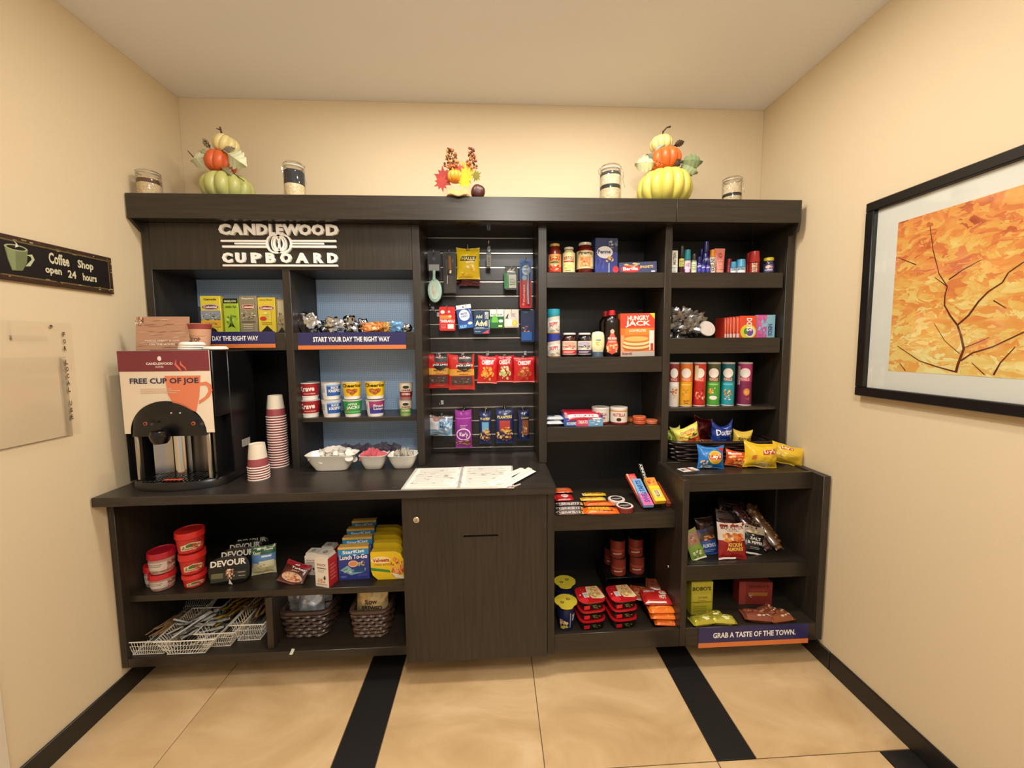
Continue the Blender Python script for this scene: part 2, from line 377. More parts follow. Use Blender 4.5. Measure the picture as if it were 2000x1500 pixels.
# ---------------------------------------------------------------- cabinetry
YU, YI = 1.93, 2.2                                   # upper front, interior back
d1a, d1b = P(561, 720, YU)[0], P(576, 720, YU)[0]; d2a, d2b = P(810, 680, YU)[0], P(825, 680, YU)[0]
d3a, d3b = P(1052, 680, YU)[0], P(1068, 680, YU)[0]; d4a, d4b = P(1295, 680, YU)[0], P(1309, 680, YU)[0]
rpa, rpb = 1.470, 1.510; ZT = 2.067; CTOP = .9
ZS1, ZS1b = 1.562, 1.478                           # cereal bays' lipped shelf
BLUE = None
def bluepanel():
    m = bpy.data.materials.new('blue_grey_dotted_backing'); m.use_nodes = True; nt = m.node_tree; b = nt.nodes['Principled BSDF']; L = nt.links
    tc = nt.nodes.new('ShaderNodeTexCoord'); mp = nt.nodes.new('ShaderNodeMapping'); mp.inputs['Rotation'].default_value = (0, math.radians(45), 0)
    L.new(tc.outputs['Object'], mp.inputs[0]); c = nt.nodes.new('ShaderNodeTexChecker'); c.inputs['Scale'].default_value = 140
    c.inputs[1].default_value = (*lin('bcd8fa'), 1); c.inputs[2].default_value = (*lin('9fbfe8'), 1)
    L.new(mp.outputs[0], c.inputs[0]); L.new(c.outputs[0], b.inputs['Base Color']); b.inputs['Roughness'].default_value = .35; return m
BLUE = bluepanel()
def part(q, nm, par): return q.build(nm, par)
def B(par, nm, x0, x1, y0, y1, z0, z1, m=None, c=.0015):
    return MB().box(x0, x1, y0, y1, z0, z1, m or WV, c).build(nm, par)
# left hutch
hl = thing('shelf_hutch', 'left two-bay dark hutch under the raised sign, on the worktop', 'shelving', (0, 0, 0))
B(hl, 'side_panel', XL+.006, -1.572, YU, YI, CTOP, ZT)
B(hl, 'side_panel', d1a, d1b, YU, YI, CTOP, 1.855); B(hl, 'side_panel', d2a, d2b, YU, YI, CTOP, ZT)
B(hl, 'header_panel', -1.572, d2a, YU, YU+.018, 1.855, ZT)
B(hl, 'top_panel', -1.572, d2a, YU+.018, YI, 1.855, 1.875)
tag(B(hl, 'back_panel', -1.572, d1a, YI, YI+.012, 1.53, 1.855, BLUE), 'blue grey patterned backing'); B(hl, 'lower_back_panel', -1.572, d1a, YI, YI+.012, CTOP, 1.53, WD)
tag(B(hl, 'back_panel', d1b, d2a, YI, YI+.012, CTOP, 1.855, BLUE), 'blue grey patterned backing')
for a, b in ((-1.572, d1a), (d1b, d2a)):
    B(hl, 'shelf', a, b, YU+.018, YI, ZS1-.02, ZS1-.002, WH); B(hl, 'shelf_lip', a, b, YU, YU+.018, ZS1b, ZS1, WH)
ZC = P(700, 815, 1.97)[1]; B(hl, 'shelf', d1b, d2a, 1.965, YI, ZC-.02, ZC, WH)
# cornice
ZK0, ZK1, YK = ZT, 2.174, 1.865
co = thing('cornice', 'long dark laminate cornice capping all the shelving', 'cornice', (0, 0, 0))
xs = P(1322, 400, YK)[0]
B(co, 'fascia', XL+.006, xs-.0006, YK, YK+.02, ZK0, ZK1, WH); B(co, 'fascia', xs+.0006, 1.483, YK, YK+.02, ZK0, ZK1, WH)
B(co, 'top_board', XL+.006, 1.483, YK+.02, YB-.002, ZK1-.02, ZK1-.001, WH); B(co, 'soffit', XL+.006, 1.483, YK+.02, YB-.002, ZK0, ZK0+.018, wood('glossy_soffit_laminate', '241f19', '332c24', (4, 60, 90), .1))
for x in (XL+.006, 1.483):
    q = MB(); n = 1 if x < 0 else -1
    q.add([(x, YK+.002, ZK0), (x, YU-.001, ZK0), (x, YU-.001, ZK0-.045), (x, YK+.01, ZK0-(.003 if n > 0 else .038)), (x+.012*n, YK+.002, ZK0), (x+.012*n, YU-.001, ZK0), (x+.012*n, YU-.001, ZK0-.045), (x+.012*n, YK+.01, ZK0-(.003 if n > 0 else .038))],
          [(0, 1, 2, 3), (7, 6, 5, 4), (0, 4, 5, 1), (1, 5, 6, 2), (2, 6, 7, 3), (3, 7, 4, 0)], WV); q.build('end_return', co)
# slatwall bay
sw = thing('slatwall', 'dark slatwall panel with metal channels holding the hanging packets', 'display panel', (0, 0, 0))
YS = 2.165
zs = [P(940, v, YS)[1] for v in (465, 494, 522, 550, 578, 605, 633, 660, 688, 715, 742, 769, 795, 821, 848, 873)]
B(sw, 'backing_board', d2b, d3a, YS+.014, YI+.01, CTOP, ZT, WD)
edges = [ZT]+zs+[CTOP]
for i in range(len(edges)-1):
    z1 = edges[i]-(.0045 if i else 0); z0 = edges[i+1]+(.0045 if i < len(edges)-2 else 0)
    B(sw, 'slat', d2b, d3a, YS, YS+.014, z0, z1, WH)
for z in zs:
    q = MB(); q.box(d2b+.001, d3a-.001, YS-.002, YS+.001, z-.0045, z+.001, ALU, .0004).box(d2b+.001, d3a-.001, YS+.011, YS+.0135, z-.0045, z+.0045, ALU, .0004)
    tag(q.build('channel', sw), 'bright metal channel')
# right hutch bays (to the floor rail)
hr = thing('display_shelf_unit', 'right two-bay dark shelf unit holding the jars, cans and toiletries', 'shelving', (0, 0, 0))
B(hr, 'side_panel', d3a, d3b, YU, YI, CTOP+.0005, ZT); B(hr, 'side_panel', d4a, d4b, YU, YI, .20, ZT); B(hr, 'side_panel', rpa, rpb, YU, YI, .20, ZT)
YLW = 1.72
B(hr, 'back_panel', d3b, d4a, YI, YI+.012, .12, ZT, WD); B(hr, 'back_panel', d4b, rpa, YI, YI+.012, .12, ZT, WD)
S41, S42, S43, S44 = 1.846, 1.432, 1.080, .719
for z, zb in ((S41, 1.771), (S42, 1.353), (S43, 1.004)):
    B(hr, 'shelf', d3b, d4a, YU+.022, YI, z-.02, z-.001, WH); B(hr, 'shelf_lip', d3b, d4a, YU+.004, YU+.022, zb, z, WH)
S51, S52, S53, S54 = 1.846, 1.522, P(1400, 795, 1.955)[1], .893
for z, zb in ((S51, 1.770), (S52, 1.444)):
    B(hr, 'shelf', d4b, rpa, YU+.022, YI, z-.02, z-.001, WH); B(hr, 'shelf_lip', d4b, rpa-.012, YU+.004, YU+.022, zb, z, WH)
B(hr, 'shelf', d4b, rpa, 1.953, YI, S53-.018, S53, WH)
# candy shelf and the opening under it
XD = .256; TL, TLi = .832, .860
B(hr, 'shelf', XD, TL, YLW+.018, YI, S44-.02, S44-.001, WH); B(hr, 'shelf_lip', XD, TL, YLW, YLW+.018, .643, S44, WH)
B(hr, 'bottom_rail', XD, TL, 1.65, 1.668, .112, .197, WH); B(hr, 'bottom_shelf', XD, TL, 1.668, YI, .148, .166, WH)
# tower
tw = thing('display_tower', 'low projecting dark display box with solid sides, against the right wall', 'display box', (0, 0, 0))
B(tw, 'side_panel', TL, TLi, 1.65, YU-.001, .112, .893); B(tw, 'side_panel', 1.479, 1.512, 1.65, YU-.001, .112, .893)
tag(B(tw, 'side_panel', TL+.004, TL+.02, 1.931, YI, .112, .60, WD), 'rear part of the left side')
YTL = 1.715
B(tw, 'shelf', TLi, 1.479, YTL+.018, YU-.001, S54-.025, S54-.006, WH); B(tw, 'shelf_lip', TLi, 1.479, YTL, YTL+.018, .813, S54, WH)
B(tw, 'shelf', d4b, rpa, YU, YI, S54-.025, S54-.006, WH)
S55 = .457; S56 = .197
B(tw, 'shelf', TLi, 1.479, YTL+.018, YU-.001, S55-.02, S55-.001, WH); B(tw, 'shelf_lip', TLi, 1.479, YTL, YTL+.018, .383, S55, WH)
B(tw, 'shelf', d4b, rpa, YU, YI, S55-.02, S55-.001, WH)
B(tw, 'bottom_shelf', TLi, 1.479, 1.668, YU-.001, .178, .196, WH); B(tw, 'bottom_shelf', d4b, rpa, YU, YI, .178, .196, WH); B(tw, 'bottom_rail', TLi, 1.479, 1.65, 1.668, .112, .199, WH)
# worktop and base cabinets
wk = thing('worktop', 'long dark laminate worktop carrying the coffee machine and binder', 'worktop', (0, 0, 0))
B(wk, 'slab', XL+.004, XD, 1.60, YI+.012, .862, CTOP, WT, .003)
bl = thing('open_base_cabinet', 'open dark base cabinet with red tubs and wire baskets, left of the locked door', 'cabinet', (0, 0, 0))
XM = -.397; ZM = .432
B(bl, 'side_panel', XL+.004, -1.582, 1.66, YI, .125, .861); B(bl, 'back_panel', -1.582, XM, YI, YI+.012, .125, .861, WD)
B(bl, 'shelf', -1.582, XM, 1.69, YI, ZM-.03, ZM, WH); B(bl, 'bottom_shelf', -1.582, XM, 1.66, YI, .126, .166, WH)
B(bl, 'divider_panel', -1.01, -.982, 1.68, YI, .1665, ZM-.0305)
MB().tube([(-1.55, 1.70, .112), (XM, 1.70, .112)], .010, mat('101010', .3), 8).build('under_rail', bl)
B(bl, 'cable_hole_cover', -.92, -.88, YI-.004, YI, .80, .84, BLACK); B(bl, 'cable_hole_cover', -.70, -.66, YI-.004, YI, .80, .84, BLACK)
bc = thing('locked_base_cabinet', 'closed dark base cabinet with a slot and round lock, under the binder', 'cabinet', (0, 0, 0))
B(bc, 'carcass', XM+.0005, XD-.0005, 1.652, YI+.01, .125, .861, WV)
s0 = P(905, 1047, 1.632); s1 = P(973, 1046, 1.632); zz = (s0[1]+s1[1])/2
q = MB(); q.box(XM+.001, .221, 1.632, 1.650, .112, zz-.004, WV, 0).box(XM+.001, .221, 1.632, 1.650, zz+.004, .852, WV, 0).box(XM+.001, s0[0], 1.632, 1.65, zz-.004, zz+.004, WV, 0).box(s1[0], .221, 1.632, 1.65, zz-.004, zz+.004, WV, 0)
dr = q.build('door', bc)
lk = P(813, 1016, 1.63); X = Matrix.Translation((lk[0], 1.6318, lk[1])) @ Matrix.Rotation(PI/2, 4, 'X')
lo = MB().lathe([(0, 0), (.0135, 0), (.0135, .002), (.011, .004), (.007, .004), (.006, .0025), (0, .0025)], CHROME, 24, X=X).box(-.001, .001, -.005, .005, .0025, .0031, BLACK, 0, X).build('lock', dr)
B(bc, 'stile', .2235, XD-.001, 1.638, 1.651, .115, .861)
B(bc, 'toe_kick', -1.5, 1.49, 2.02, 2.05, .001, .111, BLACK); B(bc, 'toe_kick_rail', -.2, -.17, 2.0505, 2.2, .001, .124, BLACK)
# shelf banners
NAVY, ORNG = '2b2a5e', 'd8793f'
def banner(u0, v0, u1, v1, Y, s_, tx0, tx1, label, ty=(.44, .74)):
    xa, za = P(u0, (v0+v1)/2, Y)[0], P((u0+u1)/2, v1, Y)[1]; xb, zb = P(u1, (v0+v1)/2, Y)[0], P((u0+u1)/2, v0, Y)[1]
    t = thing('shelf_banner', label, 'sign', ((xa+xb)/2, Y, za)); w_, h_ = xb-xa, zb-za
    MB().box(-w_/2, w_/2, -.0015, 0, 0, h_, mat(NAVY, .35, 0, 0), .0004).build('banner_strip', t)
    prt(t, [('r', 0, 0, 1, .24, ORNG), ('t', s_, tx0, ty[0], tx1, ty[1], 'f4f2f0')], w_, h_, flatmap(-.0016), name='printed_lettering')
banner(302, 648, 538, 680, YU-.001, 'START YOUR DAY THE RIGHT WAY', .233, .86, 'navy shelf strip partly hidden by the cup on the coffee machine')
banner(582, 649, 793, 682, YU-.001, 'START YOUR DAY THE RIGHT WAY', .14, .85, 'navy shelf strip with white slogan over the cereal cups')
banner(1364, 1222, 1578, 1260, 1.649, 'GRAB A TASTE OF THE TOWN.', .13, .88, 'navy strip about local taste at the foot of the right display', (.46, .74))
# raised sign
SG = mat('f3efe8', .4, 0, .01); YSG = YU-.0006
sg = thing('raised_sign', 'white raised lettering with linked rings on the dark header panel', 'sign', (0, 0, 0))
def letter3(ch, x0, x1, z0, z1, d=.012):
    vs, fs = txt2d(ch, .06); q = MB(); n = len(vs)
    V = [(x0+x*(x1-x0), YSG-d, z0+y*(z1-z0)) for x, y in vs]; V2 = [(x, YSG, z) for x, _, z in V]
    ed = {}
    for f in fs:
        for i in range(len(f)):
            a, b = f[i], f[(i+1) % len(f)]
            if (b, a) in ed: del ed[(b, a)]
            else: ed[(a, b)] = 1
    q.add(V+V2, list(fs)+[tuple(reversed([i+n for i in f])) for f in fs]+[(b, a, a+n, b+n) for a, b in ed], SG); q.build('letter', sg, 25)
def sp(u, v): return P(u, v, YSG-.006)
z1_, z0_ = sp(545, 438)[1], sp(545, 460)[1]
w1 = [428, 453, 476, 500, 522, 537, 554, 580, 607, 635, 662]
wd_ = [(428, 451), (450, 476), (477, 500), (502, 524), (526, 538), (540, 554), (552, 588), (584, 609), (609, 634), (637, 662)]
for ch, (a, b) in zip('CANDLEWOOD', wd_): letter3(ch, sp(a, 449)[0], sp(b, 449)[0], z0_, z1_)
z1_, z0_ = sp(545, 494)[1], sp(545, 514)[1]
for ch, (a, b) in zip('CUPBOARD', [(435, 454), (461, 480), (491, 511), (520, 538), (548, 570), (578, 602), (613, 632), (640, 660)]): letter3(ch, sp(a, 504)[0], sp(b, 504)[0], z0_, z1_)
def line3(u0, u1, v0, v1):
    xa, xb = sp(u0, v0)[0], sp(u1, v0)[0]; za, zb = sp((u0+u1)/2, v1)[1], sp((u0+u1)/2, v0)[1]
    MB().box(xa, xb, YSG-.012, YSG, za, zb, SG, .001).build('rule', sg)
for a in [(432, 524, 469, 473), (566, 657, 469, 473), (459, 521, 474.5, 478), (569, 633, 474.5, 478), (435, 524, 480, 484.5), (566, 657, 480, 484.5), (436, 660, 517, 521)]: line3(*a)
for uc in (539, 553):
    x, z = sp(uc, 476.5); r = .042; q = MB(); n = 36
    for rr0, rr1, dd in ((.036, .045, .013), (.022, .029, .014)):
        if rr0 < .03: pass
        vs = []; fs = []
        for i in range(n):
            g = 2*PI*i/n
            for R_, y_ in ((rr0, YSG), (rr0, YSG-dd), (rr1, YSG-dd), (rr1, YSG)): vs.append((x+R_*math.cos(g)*(.95 if rr0 > .03 else .62), y_, z+R_*math.sin(g)*(1 if rr0 > .03 else 1.2)))
        for i in range(n):
            for k in range(3): a = i*4+k; b = ((i+1) % n)*4+k; fs.append((a, b, b+1, a+1))
        q.add(vs, fs, SG)
    q.build('ring', sg)
x, z = sp(546, 476.5); MB().prism([(x-.006, z-.02), (x+.004, z-.012), (x+.001, z), (x+.006, z+.018), (x-.005, z+.008), (x-.002, z-.004)], .014, SG, Matrix.Translation((0, YSG-.0145, 0))).build('flame', sg)
# ---------------------------------------------------------------- wall pieces
def wallpiece(name, label, cat, x, side):           # local frame: x along the wall (left to right as seen), -y into the room
    t = thing(name, label, cat, (x, 0, 0), (0, 0, side*PI/2)); return t
# picture (right wall): local x = -world y, so seen left to right
pf = thing('framed_picture', 'black framed autumn branch print with white mat, on the right wall', 'picture', (XR-.002, 1.54, 1.276), (0, 0, -PI/2))
PW, PH, FR = 1.15, .766, .036; FB = mat('141110', .35, 0, .05)
for a in ((0, PW, 0, FR), (0, PW, PH-FR, PH), (0, FR, FR, PH-FR), (PW-FR, PW, FR, PH-FR)): MB().box(a[0], a[1], -.03, -.0, a[2], a[3], FB, .003).build('frame_rail', pf)
MB().box(FR, PW-FR, -.012, -.004, FR, PH-FR, mat('e9e6e0', .6, 0, .01), .0005).build('mat_board', pf)
def leafprint():
    m = bpy.data.materials.new('autumn_leaf_print'); m.use_nodes = True; nt = m.node_tree; b = nt.nodes['Principled BSDF']; L = nt.links
    tc = nt.nodes.new('ShaderNodeTexCoord'); n = nt.nodes.new('ShaderNodeTexNoise'); n.inputs['Scale'].default_value = 13; n.inputs['Detail'].default_value = 3; n.inputs['Distortion'].default_value = 1.2
    mp = nt.nodes.new('ShaderNodeMapping'); mp.inputs['Rotation'].default_value = (0, .5, 0); mp.inputs['Scale'].default_value = (.8, 1, 1.35); L.new(tc.outputs['Object'], mp.inputs[0]); L.new(mp.outputs[0], n.inputs['Vector'])
    v = nt.nodes.new('ShaderNodeTexVoronoi'); v.inputs['Scale'].default_value = 40; v.inputs['Randomness'].default_value = 1
    mx0 = nt.nodes.new('ShaderNodeMix'); mx0.data_type = 'VECTOR'; mx0.inputs[0].default_value = .13; L.new(mp.outputs[0], mx0.inputs[4]); L.new(n.outputs['Color'], mx0.inputs[5]); L.new(mx0.outputs[1], v.inputs['Vector'])
    sx = nt.nodes.new('ShaderNodeSeparateXYZ'); L.new(tc.outputs['Object'], sx.inputs[0])
    bw = nt.nodes.new('ShaderNodeSeparateColor'); L.new(v.outputs['Color'], bw.inputs[0])
    a = nt.nodes.new('ShaderNodeMath'); a.operation = 'MULTIPLY_ADD'; a.inputs[1].default_value = -.62; a.inputs[2].default_value = .46; L.new(sx.outputs['Z'], a.inputs[0])
    a2 = nt.nodes.new('ShaderNodeMath'); a2.operation = 'MULTIPLY_ADD'; a2.inputs[1].default_value = .34; L.new(bw.outputs[0], a2.inputs[0]); L.new(a.outputs[0], a2.inputs[2])
    a3 = nt.nodes.new('ShaderNodeMath'); a3.operation = 'MULTIPLY_ADD'; a3.inputs[1].default_value = .55; L.new(n.outputs['Fac'], a3.inputs[0]); L.new(a2.outputs[0], a3.inputs[2])
    r = nt.nodes.new('ShaderNodeValToRGB'); e = r.color_ramp.elements; e[0].position = .28; e[0].color = (*lin('b4532f'), 1); e[1].position = .98; e[1].color = (*lin('faeaa8'), 1)
    for p_, c_ in ((.42, 'e07c48'), (.55, 'ee9a50'), (.68, 'f0b45c'), (.82, 'f4d078')): k = e.new(p_); k.color = (*lin(c_), 1)
    L.new(a3.outputs[0], r.inputs[0]); L.new(r.outputs[0], b.inputs['Base Color']); b.inputs['Roughness'].default_value = .5; return m
MX, MZ0, MZ1 = .118, .108, .658
prn = MB().box(MX, PW-MX, -.0128, -.0122, MZ0, MZ1, leafprint(), 0).build('leaf_print', pf)
q = MB(); BR = mat('6b2d1c', .5, 0, 0)
def rib(pts, w0, w1, lv=0):
    n = len(pts); vs = []; 
    for i, (x, z) in enumerate(pts):
        a = pts[max(i-1, 0)]; b = pts[min(i+1, n-1)]; dx, dz = b[0]-a[0], b[1]-a[1]; l = math.hypot(dx, dz); wd2 = w0+(w1-w0)*i/(n-1)
        vs += [(x-dz/l*wd2, -.0132-lv*.0001, z+dx/l*wd2), (x+dz/l*wd2, -.0132-lv*.0001, z-dx/l*wd2)]
    q.add(vs, [(i*2, i*2+1, i*2+3, i*2+2) for i in range(n-1)], BR)
def wp(u, v): y, z = W(u, v, XR-.015); return (1.54-y, z-1.276)
ln = lambda *p: [wp(1660+a*340/879, 260+b*580/1500) for a, b in p]
rib(ln((535, 1210), (545, 1170), (575, 1090), (560, 1020), (543, 970), (600, 920), (650, 850), (700, 800), (770, 755), (800, 705), (879, 650)), .004, .0018)
rib(ln((543, 970), (505, 920), (478, 870), (480, 820), (492, 775), (450, 710), (420, 590), (405, 470)), .0028, .001, 1)
rib(ln((560, 1150), (620, 1110), (720, 1080), (879, 1005), (1000, 960)), .0026, .0016, 2)
rib(ln((530, 1205), (440, 1180), (350, 1150), (240, 1075)), .0024, .0012, 3); rib(ln((725, 1222), (760, 1160), (835, 1080)), .0026, .0012, 1)
rib(ln((575, 1085), (640, 1060), (705, 1030)), .0015, .0008, 1); rib(ln((492, 775), (430, 730)), .0018, .001, 2); rib(ln((335, 665), (245, 630)), .0018, .001); rib(ln((555, 1115), (480, 1050), (425, 960)), .0012, .0008, 3)
rib(ln((500, 740), (570, 690), (665, 640)), .0022, .001, 2); rib(ln((725, 845), (790, 885)), .0018, .001, 2); rib(ln((680, 1220), (615, 1160)), .0016, .001, 2); rib(ln((280, 1200), (250, 1160)), .0018, .001)
q.build('printed_branches', pf)
MB().box(FR, PW-FR, -.018, -.0172, FR, PH-FR, GLASS, 0).build('glazing', pf)
# coffee shop plaque (left wall): local x = world y
pq = thing('coffee_plaque', 'dark distressed rectangular plaque with a green cup, on the left wall', 'plaque', (XL+.002, 1.17, 1.722), (0, 0, PI/2))
LW = 1.768-1.17; LH = .150
MB().box(0, LW, -.012, 0, 0, LH, mat('3a2416', .5, 0, .4, .2, 30), .002).build('board', pq)
rg = random.Random(3)
art = [('r', .025, .10, .975, .90, '6b5a35'), ('r', .03, .13, .97, .87, '17100f')]
for i in range(70):
    x = rg.random(); e = rg.choice((0, 1)); y = (.06+.1*rg.random()) if e else (.84+.1*rg.random())
    if i % 4 == 0: x = rg.choice((.012, .975))+.012*rg.random(); y = rg.random()*.9
    art.append(('r', x, y, min(.995, x+.004+.02*rg.random()), min(.99, y+.02+.015*rg.random()), rg.choice(('8a7446', 'a89464', '20140f', '5a4526'))))
cx_ = .44
art += [('p', [(cx_-.055, .74), (cx_+.055, .72), (cx_+.045, .45), (cx_+.02, .25), (cx_-.03, .22), (cx_-.045, .45)], '6f7850'), ('p', [(cx_-.045, .7), (cx_-.005, .72), (cx_-.012, .25), (cx_-.028, .25), (cx_-.042, .5)], '858f62'), ('e', cx_, .74, .056, .07, '98a276'), ('e', cx_, .74, .045, .045, '23150e'),
        ('p', [(cx_-.006, .74), (cx_+.012, .78), (cx_+.006, .84), (cx_-.012, .9), (cx_+.0, .84), (cx_-.002, .79)], 'd8d4c0'),
        ('p', [(cx_+.045, .62), (cx_+.075, .66), (cx_+.085, .55), (cx_+.06, .38), (cx_+.035, .36), (cx_+.05, .44), (cx_+.07, .54), (cx_+.066, .6)], 'b5bd95'),
        ('t', 'Coffee', .60, .53, .715, .80, 'cfc7a6', .0), ('t', 'Shop', .765, .50, .865, .76, 'cfc7a6', .0), ('t', 'open', .575, .24, .665, .42, 'cfc7a6'), ('t', '24', .70, .26, .75, .45, 'cfc7a6'), ('t', 'hours', .79, .25, .88, .44, 'cfc7a6')]
o = prt(pq, art, LW, LH, lambda x, z, l: (x+LW/2, -.0122-l*.4, z), name='painted_face')
# acrylic brochure holder on the left wall
ac = thing('acrylic_holder', 'clear acrylic wall holder screwed on under the coffee plaque', 'holder', (XL+.002, 1.20, 1.165), (0, 0, PI/2))
aw = 1.592-1.20
MB().box(0, aw, -.004, -.001, .0, .425, ACRYL, .0006).build('back_sheet', ac)
MB().box(.01, aw-.055, -.028, -.026, .0, .30, ACRYL, .0006).box(.01, aw-.055, -.026, -.004, 0, .003, ACRYL, .0004).build('front_pocket', ac)
MB().box(aw-.055, aw-.053, -.026, -.004, 0, .30, ACRYL, .0004).box(.19, .195, -.012, -.004, .36, .42, ACRYL, .0004).box(.19, .30, -.012, -.009, .355, .375, ACRYL, .0006).build('pocket_edge', ac)
for x, z in ((.06, .405), (aw-.07, .41)): MB().lathe([(0, 0), (.006, 0), (.005, .002), (0, .003)], CHROME, 14, X=Matrix.Translation((x, -.004, z)) @ Matrix.Rotation(PI/2, 4, 'X')).build('screw', ac)
for i, c_ in enumerate('FOR LOCAL USE'):
    if c_ != ' ': prt(ac, [('t', c_, 0, 0, 1, 1, '4a3a30')], .009, .017, lambda x, z, l: (x+aw-.03, -.0042-l*.3, z+.40-(i+1)*.026), name='printed_letter')
# ---------------------------------------------------------------- decorations on the cornice
ZD = ZK1
def clipjar(label, x, y, R, H, layers):
    t = thing('clip_jar', label, 'jar', (x, y, ZD), (0, 0, 0))
    z = .004
    for col, f in layers:
        z2 = z+f*H*.78; MB().lathe([(0, z), (R*.93, z), (R*.93, z2), (0, z2)], mat(col, .8, 0, .55, .8, 130), 22, rib=lambda a, q: 1-.02*math.sin(a*9+z*90)**2).build('filling', t); z = z2
    MB().lathe([(0, 0), (R*.95, 0), (R, .006), (R, H*.68), (R*.93, H*.78), (R*.8, H*.83)], GLASS, 26).build('glass_jar', t)
    MB().lathe([(R*.84, H*.83), (R*.9, H*.84), (R*.9, H*.86), (R*.84, H*.865)], mat('c9c2b4', .4), 26).build('rubber_seal', t)
    MB().lathe([(R*.84, H*.865), (R*.93, H*.87), (R*.93, H*.9), (R*.82, H*.95), (R*.4, H*.99), (0, H)], GLASS, 26).build('glass_lid', t)
    q = MB(); n = 24
    for zz in (H*.8, H*.9): q.tube([(R*.96*math.sin(2*PI*i/n), -R*.96*math.cos(2*PI*i/n), zz) for i in range(n)], .0013, CHROME, 5, True)
    q.tube([(R, 0, H*.9), (R*1.18, -.006, H*.84), (R*1.12, -.01, H*.6), (R*1.3, -.01, H*.42)], .0013, CHROME, 5).tube([(-R, 0, H*.9), (-R*1.15, -.004, H*.86), (-R*1.05, -.004, H*.72)], .0013, CHROME, 5)
    q.build('wire_clamp', t)
def dxy(u, v, Y): return P(u, v, Y)[0]
def hgt(u, v, Y): return P(u, v, Y)[1]-ZD
clipjar('low clip-top glass jar of beige filling, leftmost on the cornice', -1.545, 1.92, .047, hgt(320, 334, 1.92), [('cdb48c', .55), ('5a4030', .2), ('c8ac84', .1)])
clipjar('clip-top glass jar with dark filling over pale layer, right of the left pumpkins', dxy(575, 350, 1.96), 1.96, .047, hgt(575, 316, 1.96), [('2b2a2c', .1), ('d8bf96', .38), ('23242a', .44)])
clipjar('tall clip-top glass jar layered cream and black, left of the right pumpkins', dxy(1192, 350, 1.96), 1.96, .053, hgt(1192, 321, 1.96), [('c4b08c', .42), ('1f1d1c', .12), ('c8b898', .3), ('3a3836', .1)])
clipjar('low clip-top glass jar with a thin dark band, rightmost on the cornice', dxy(1430, 365, 1.95), 1.95, .046, hgt(1430, 346, 1.95), [('c0ac88', .3), ('241f1c', .14), ('c6b494', .4)])
def pumpkin(nm, par, x, y, z, R, H, n, col, tilt=(0, 0), flat=.12):
    X = Matrix.Translation((x, y, z)) @ Matrix.Rotation(tilt[0], 4, 'Y') @ Matrix.Rotation(tilt[1], 4, 'X')
    pr_ = []
    for i in range(15):
        a = -PI/2+PI*i/14; r = math.cos(a)**.75*R if 0 < i < 14 else 0; zz = H/2+math.sin(a)*H/2*(1-flat*(1-abs(r/R))**2*2); pr_.append((r, zz))
    return MB().lathe(pr_, mat(col, .38, 0, .08, .06, 12), n*8, rib=lambda a, q: 1-.16*(1-abs(math.sin(n*a/2))**.6), X=X).build(nm, par)
def leaf(nm, par, p, L_, wd2, col, yaw, pitch, roll=0, lob=5, curl=.25):
    X = Matrix.Translation(p) @ Matrix.Rotation(yaw, 4, 'Y') @ Matrix.Rotation(pitch, 4, 'Z') @ Matrix.Rotation(roll, 4, 'X')
    m = mat(col, .55, 0, .18, .3, 30)
    def S(u, v, k=0):
        g = 2*u-1; env = math.sin(PI*min(1, v*1.02))**.7*(.72+.28*abs(math.cos(lob*PI*v)))
        return (v*L_, -curl*L_*math.sin(v*PI)*.4+abs(g)*wd2*.25+k, g*wd2/2*env+.0)
    q = MB(); q.sheet(lambda u, v: S(u, v), 6, 20, m, X); q.sheet(lambda u, v: S(1-u, v, .0012), 6, 20, m, X)
    q.tube([X @ Vector((-L_*.22, .002, 0)), X @ Vector((0, 0, 0)), X @ Vector((L_*.5, -curl*L_*.41, 0)), X @ Vector((L_*.95, -curl*L_*.06, 0))], [.0016, .0016, .0011, .0005], mat(col, .6), 5)
    return q.build(nm, par)
def twig(nm, par, pts, r, col='4a3423'): return MB().tube(pts, r, mat(col, .7, 0, .3, .3, 60), 6).build(nm, par)
# left stack
Yp = 2.03
def loc3(u, v, o): x, z = P(u, v, Yp); return (x-o.location.x, 0, z-o.location.z)
x0 = dxy(440, 360, Yp); sc = P(500, 340, Yp)[0]-P(400, 340, Yp)[0]; K = sc/100      # metres per pixel at that depth
pl = thing('pumpkin_stack', 'stack of green, orange and cream pumpkins with pale leaves, near the left corner', 'decoration', (x0, Yp, ZD))
def Z(v): return P(440, v, Yp)[1]-ZD
pumpkin('green_pumpkin', pl, .012, 0, 0, 47*K, Z(339), 11, 'b3b46a')
pumpkin('orange_pumpkin', pl, -6*K, -.01, Z(343), 28*K, Z(297)-Z(343), 8, 'd2602f', (.12, 0))
pumpkin('cream_pumpkin', pl, 1*K, -.005, Z(304), 24*K, Z(264)-Z(304), 9, 'dccb8c', (.38, 0))
twig('stem', pl, [(-2*K, 0, Z(272)), (-1*K, 0, Z(258)), (-3*K, 0, Z(248))], [.006, .004, .0035]); twig('stem', pl, [(-2*K, 0, Z(254)), (-10*K, 0, Z(251))], [.0035, .002])
leaf('leaf', pl, (-26*K, -.045, Z(316)), .085, .08, 'cdd0b0', PI*.97, .3); leaf('leaf', pl, (20*K, -.055, Z(308)), .11, .10, 'cfd3ae', .62, -.25)
leaf('leaf', pl, (-30*K, -.02, Z(305)), .07, .045, 'a9ab86', PI*1.15, .5); leaf('leaf', pl, (8*K, -.055, Z(336)), .08, .05, '7d7454', .7, -.3)
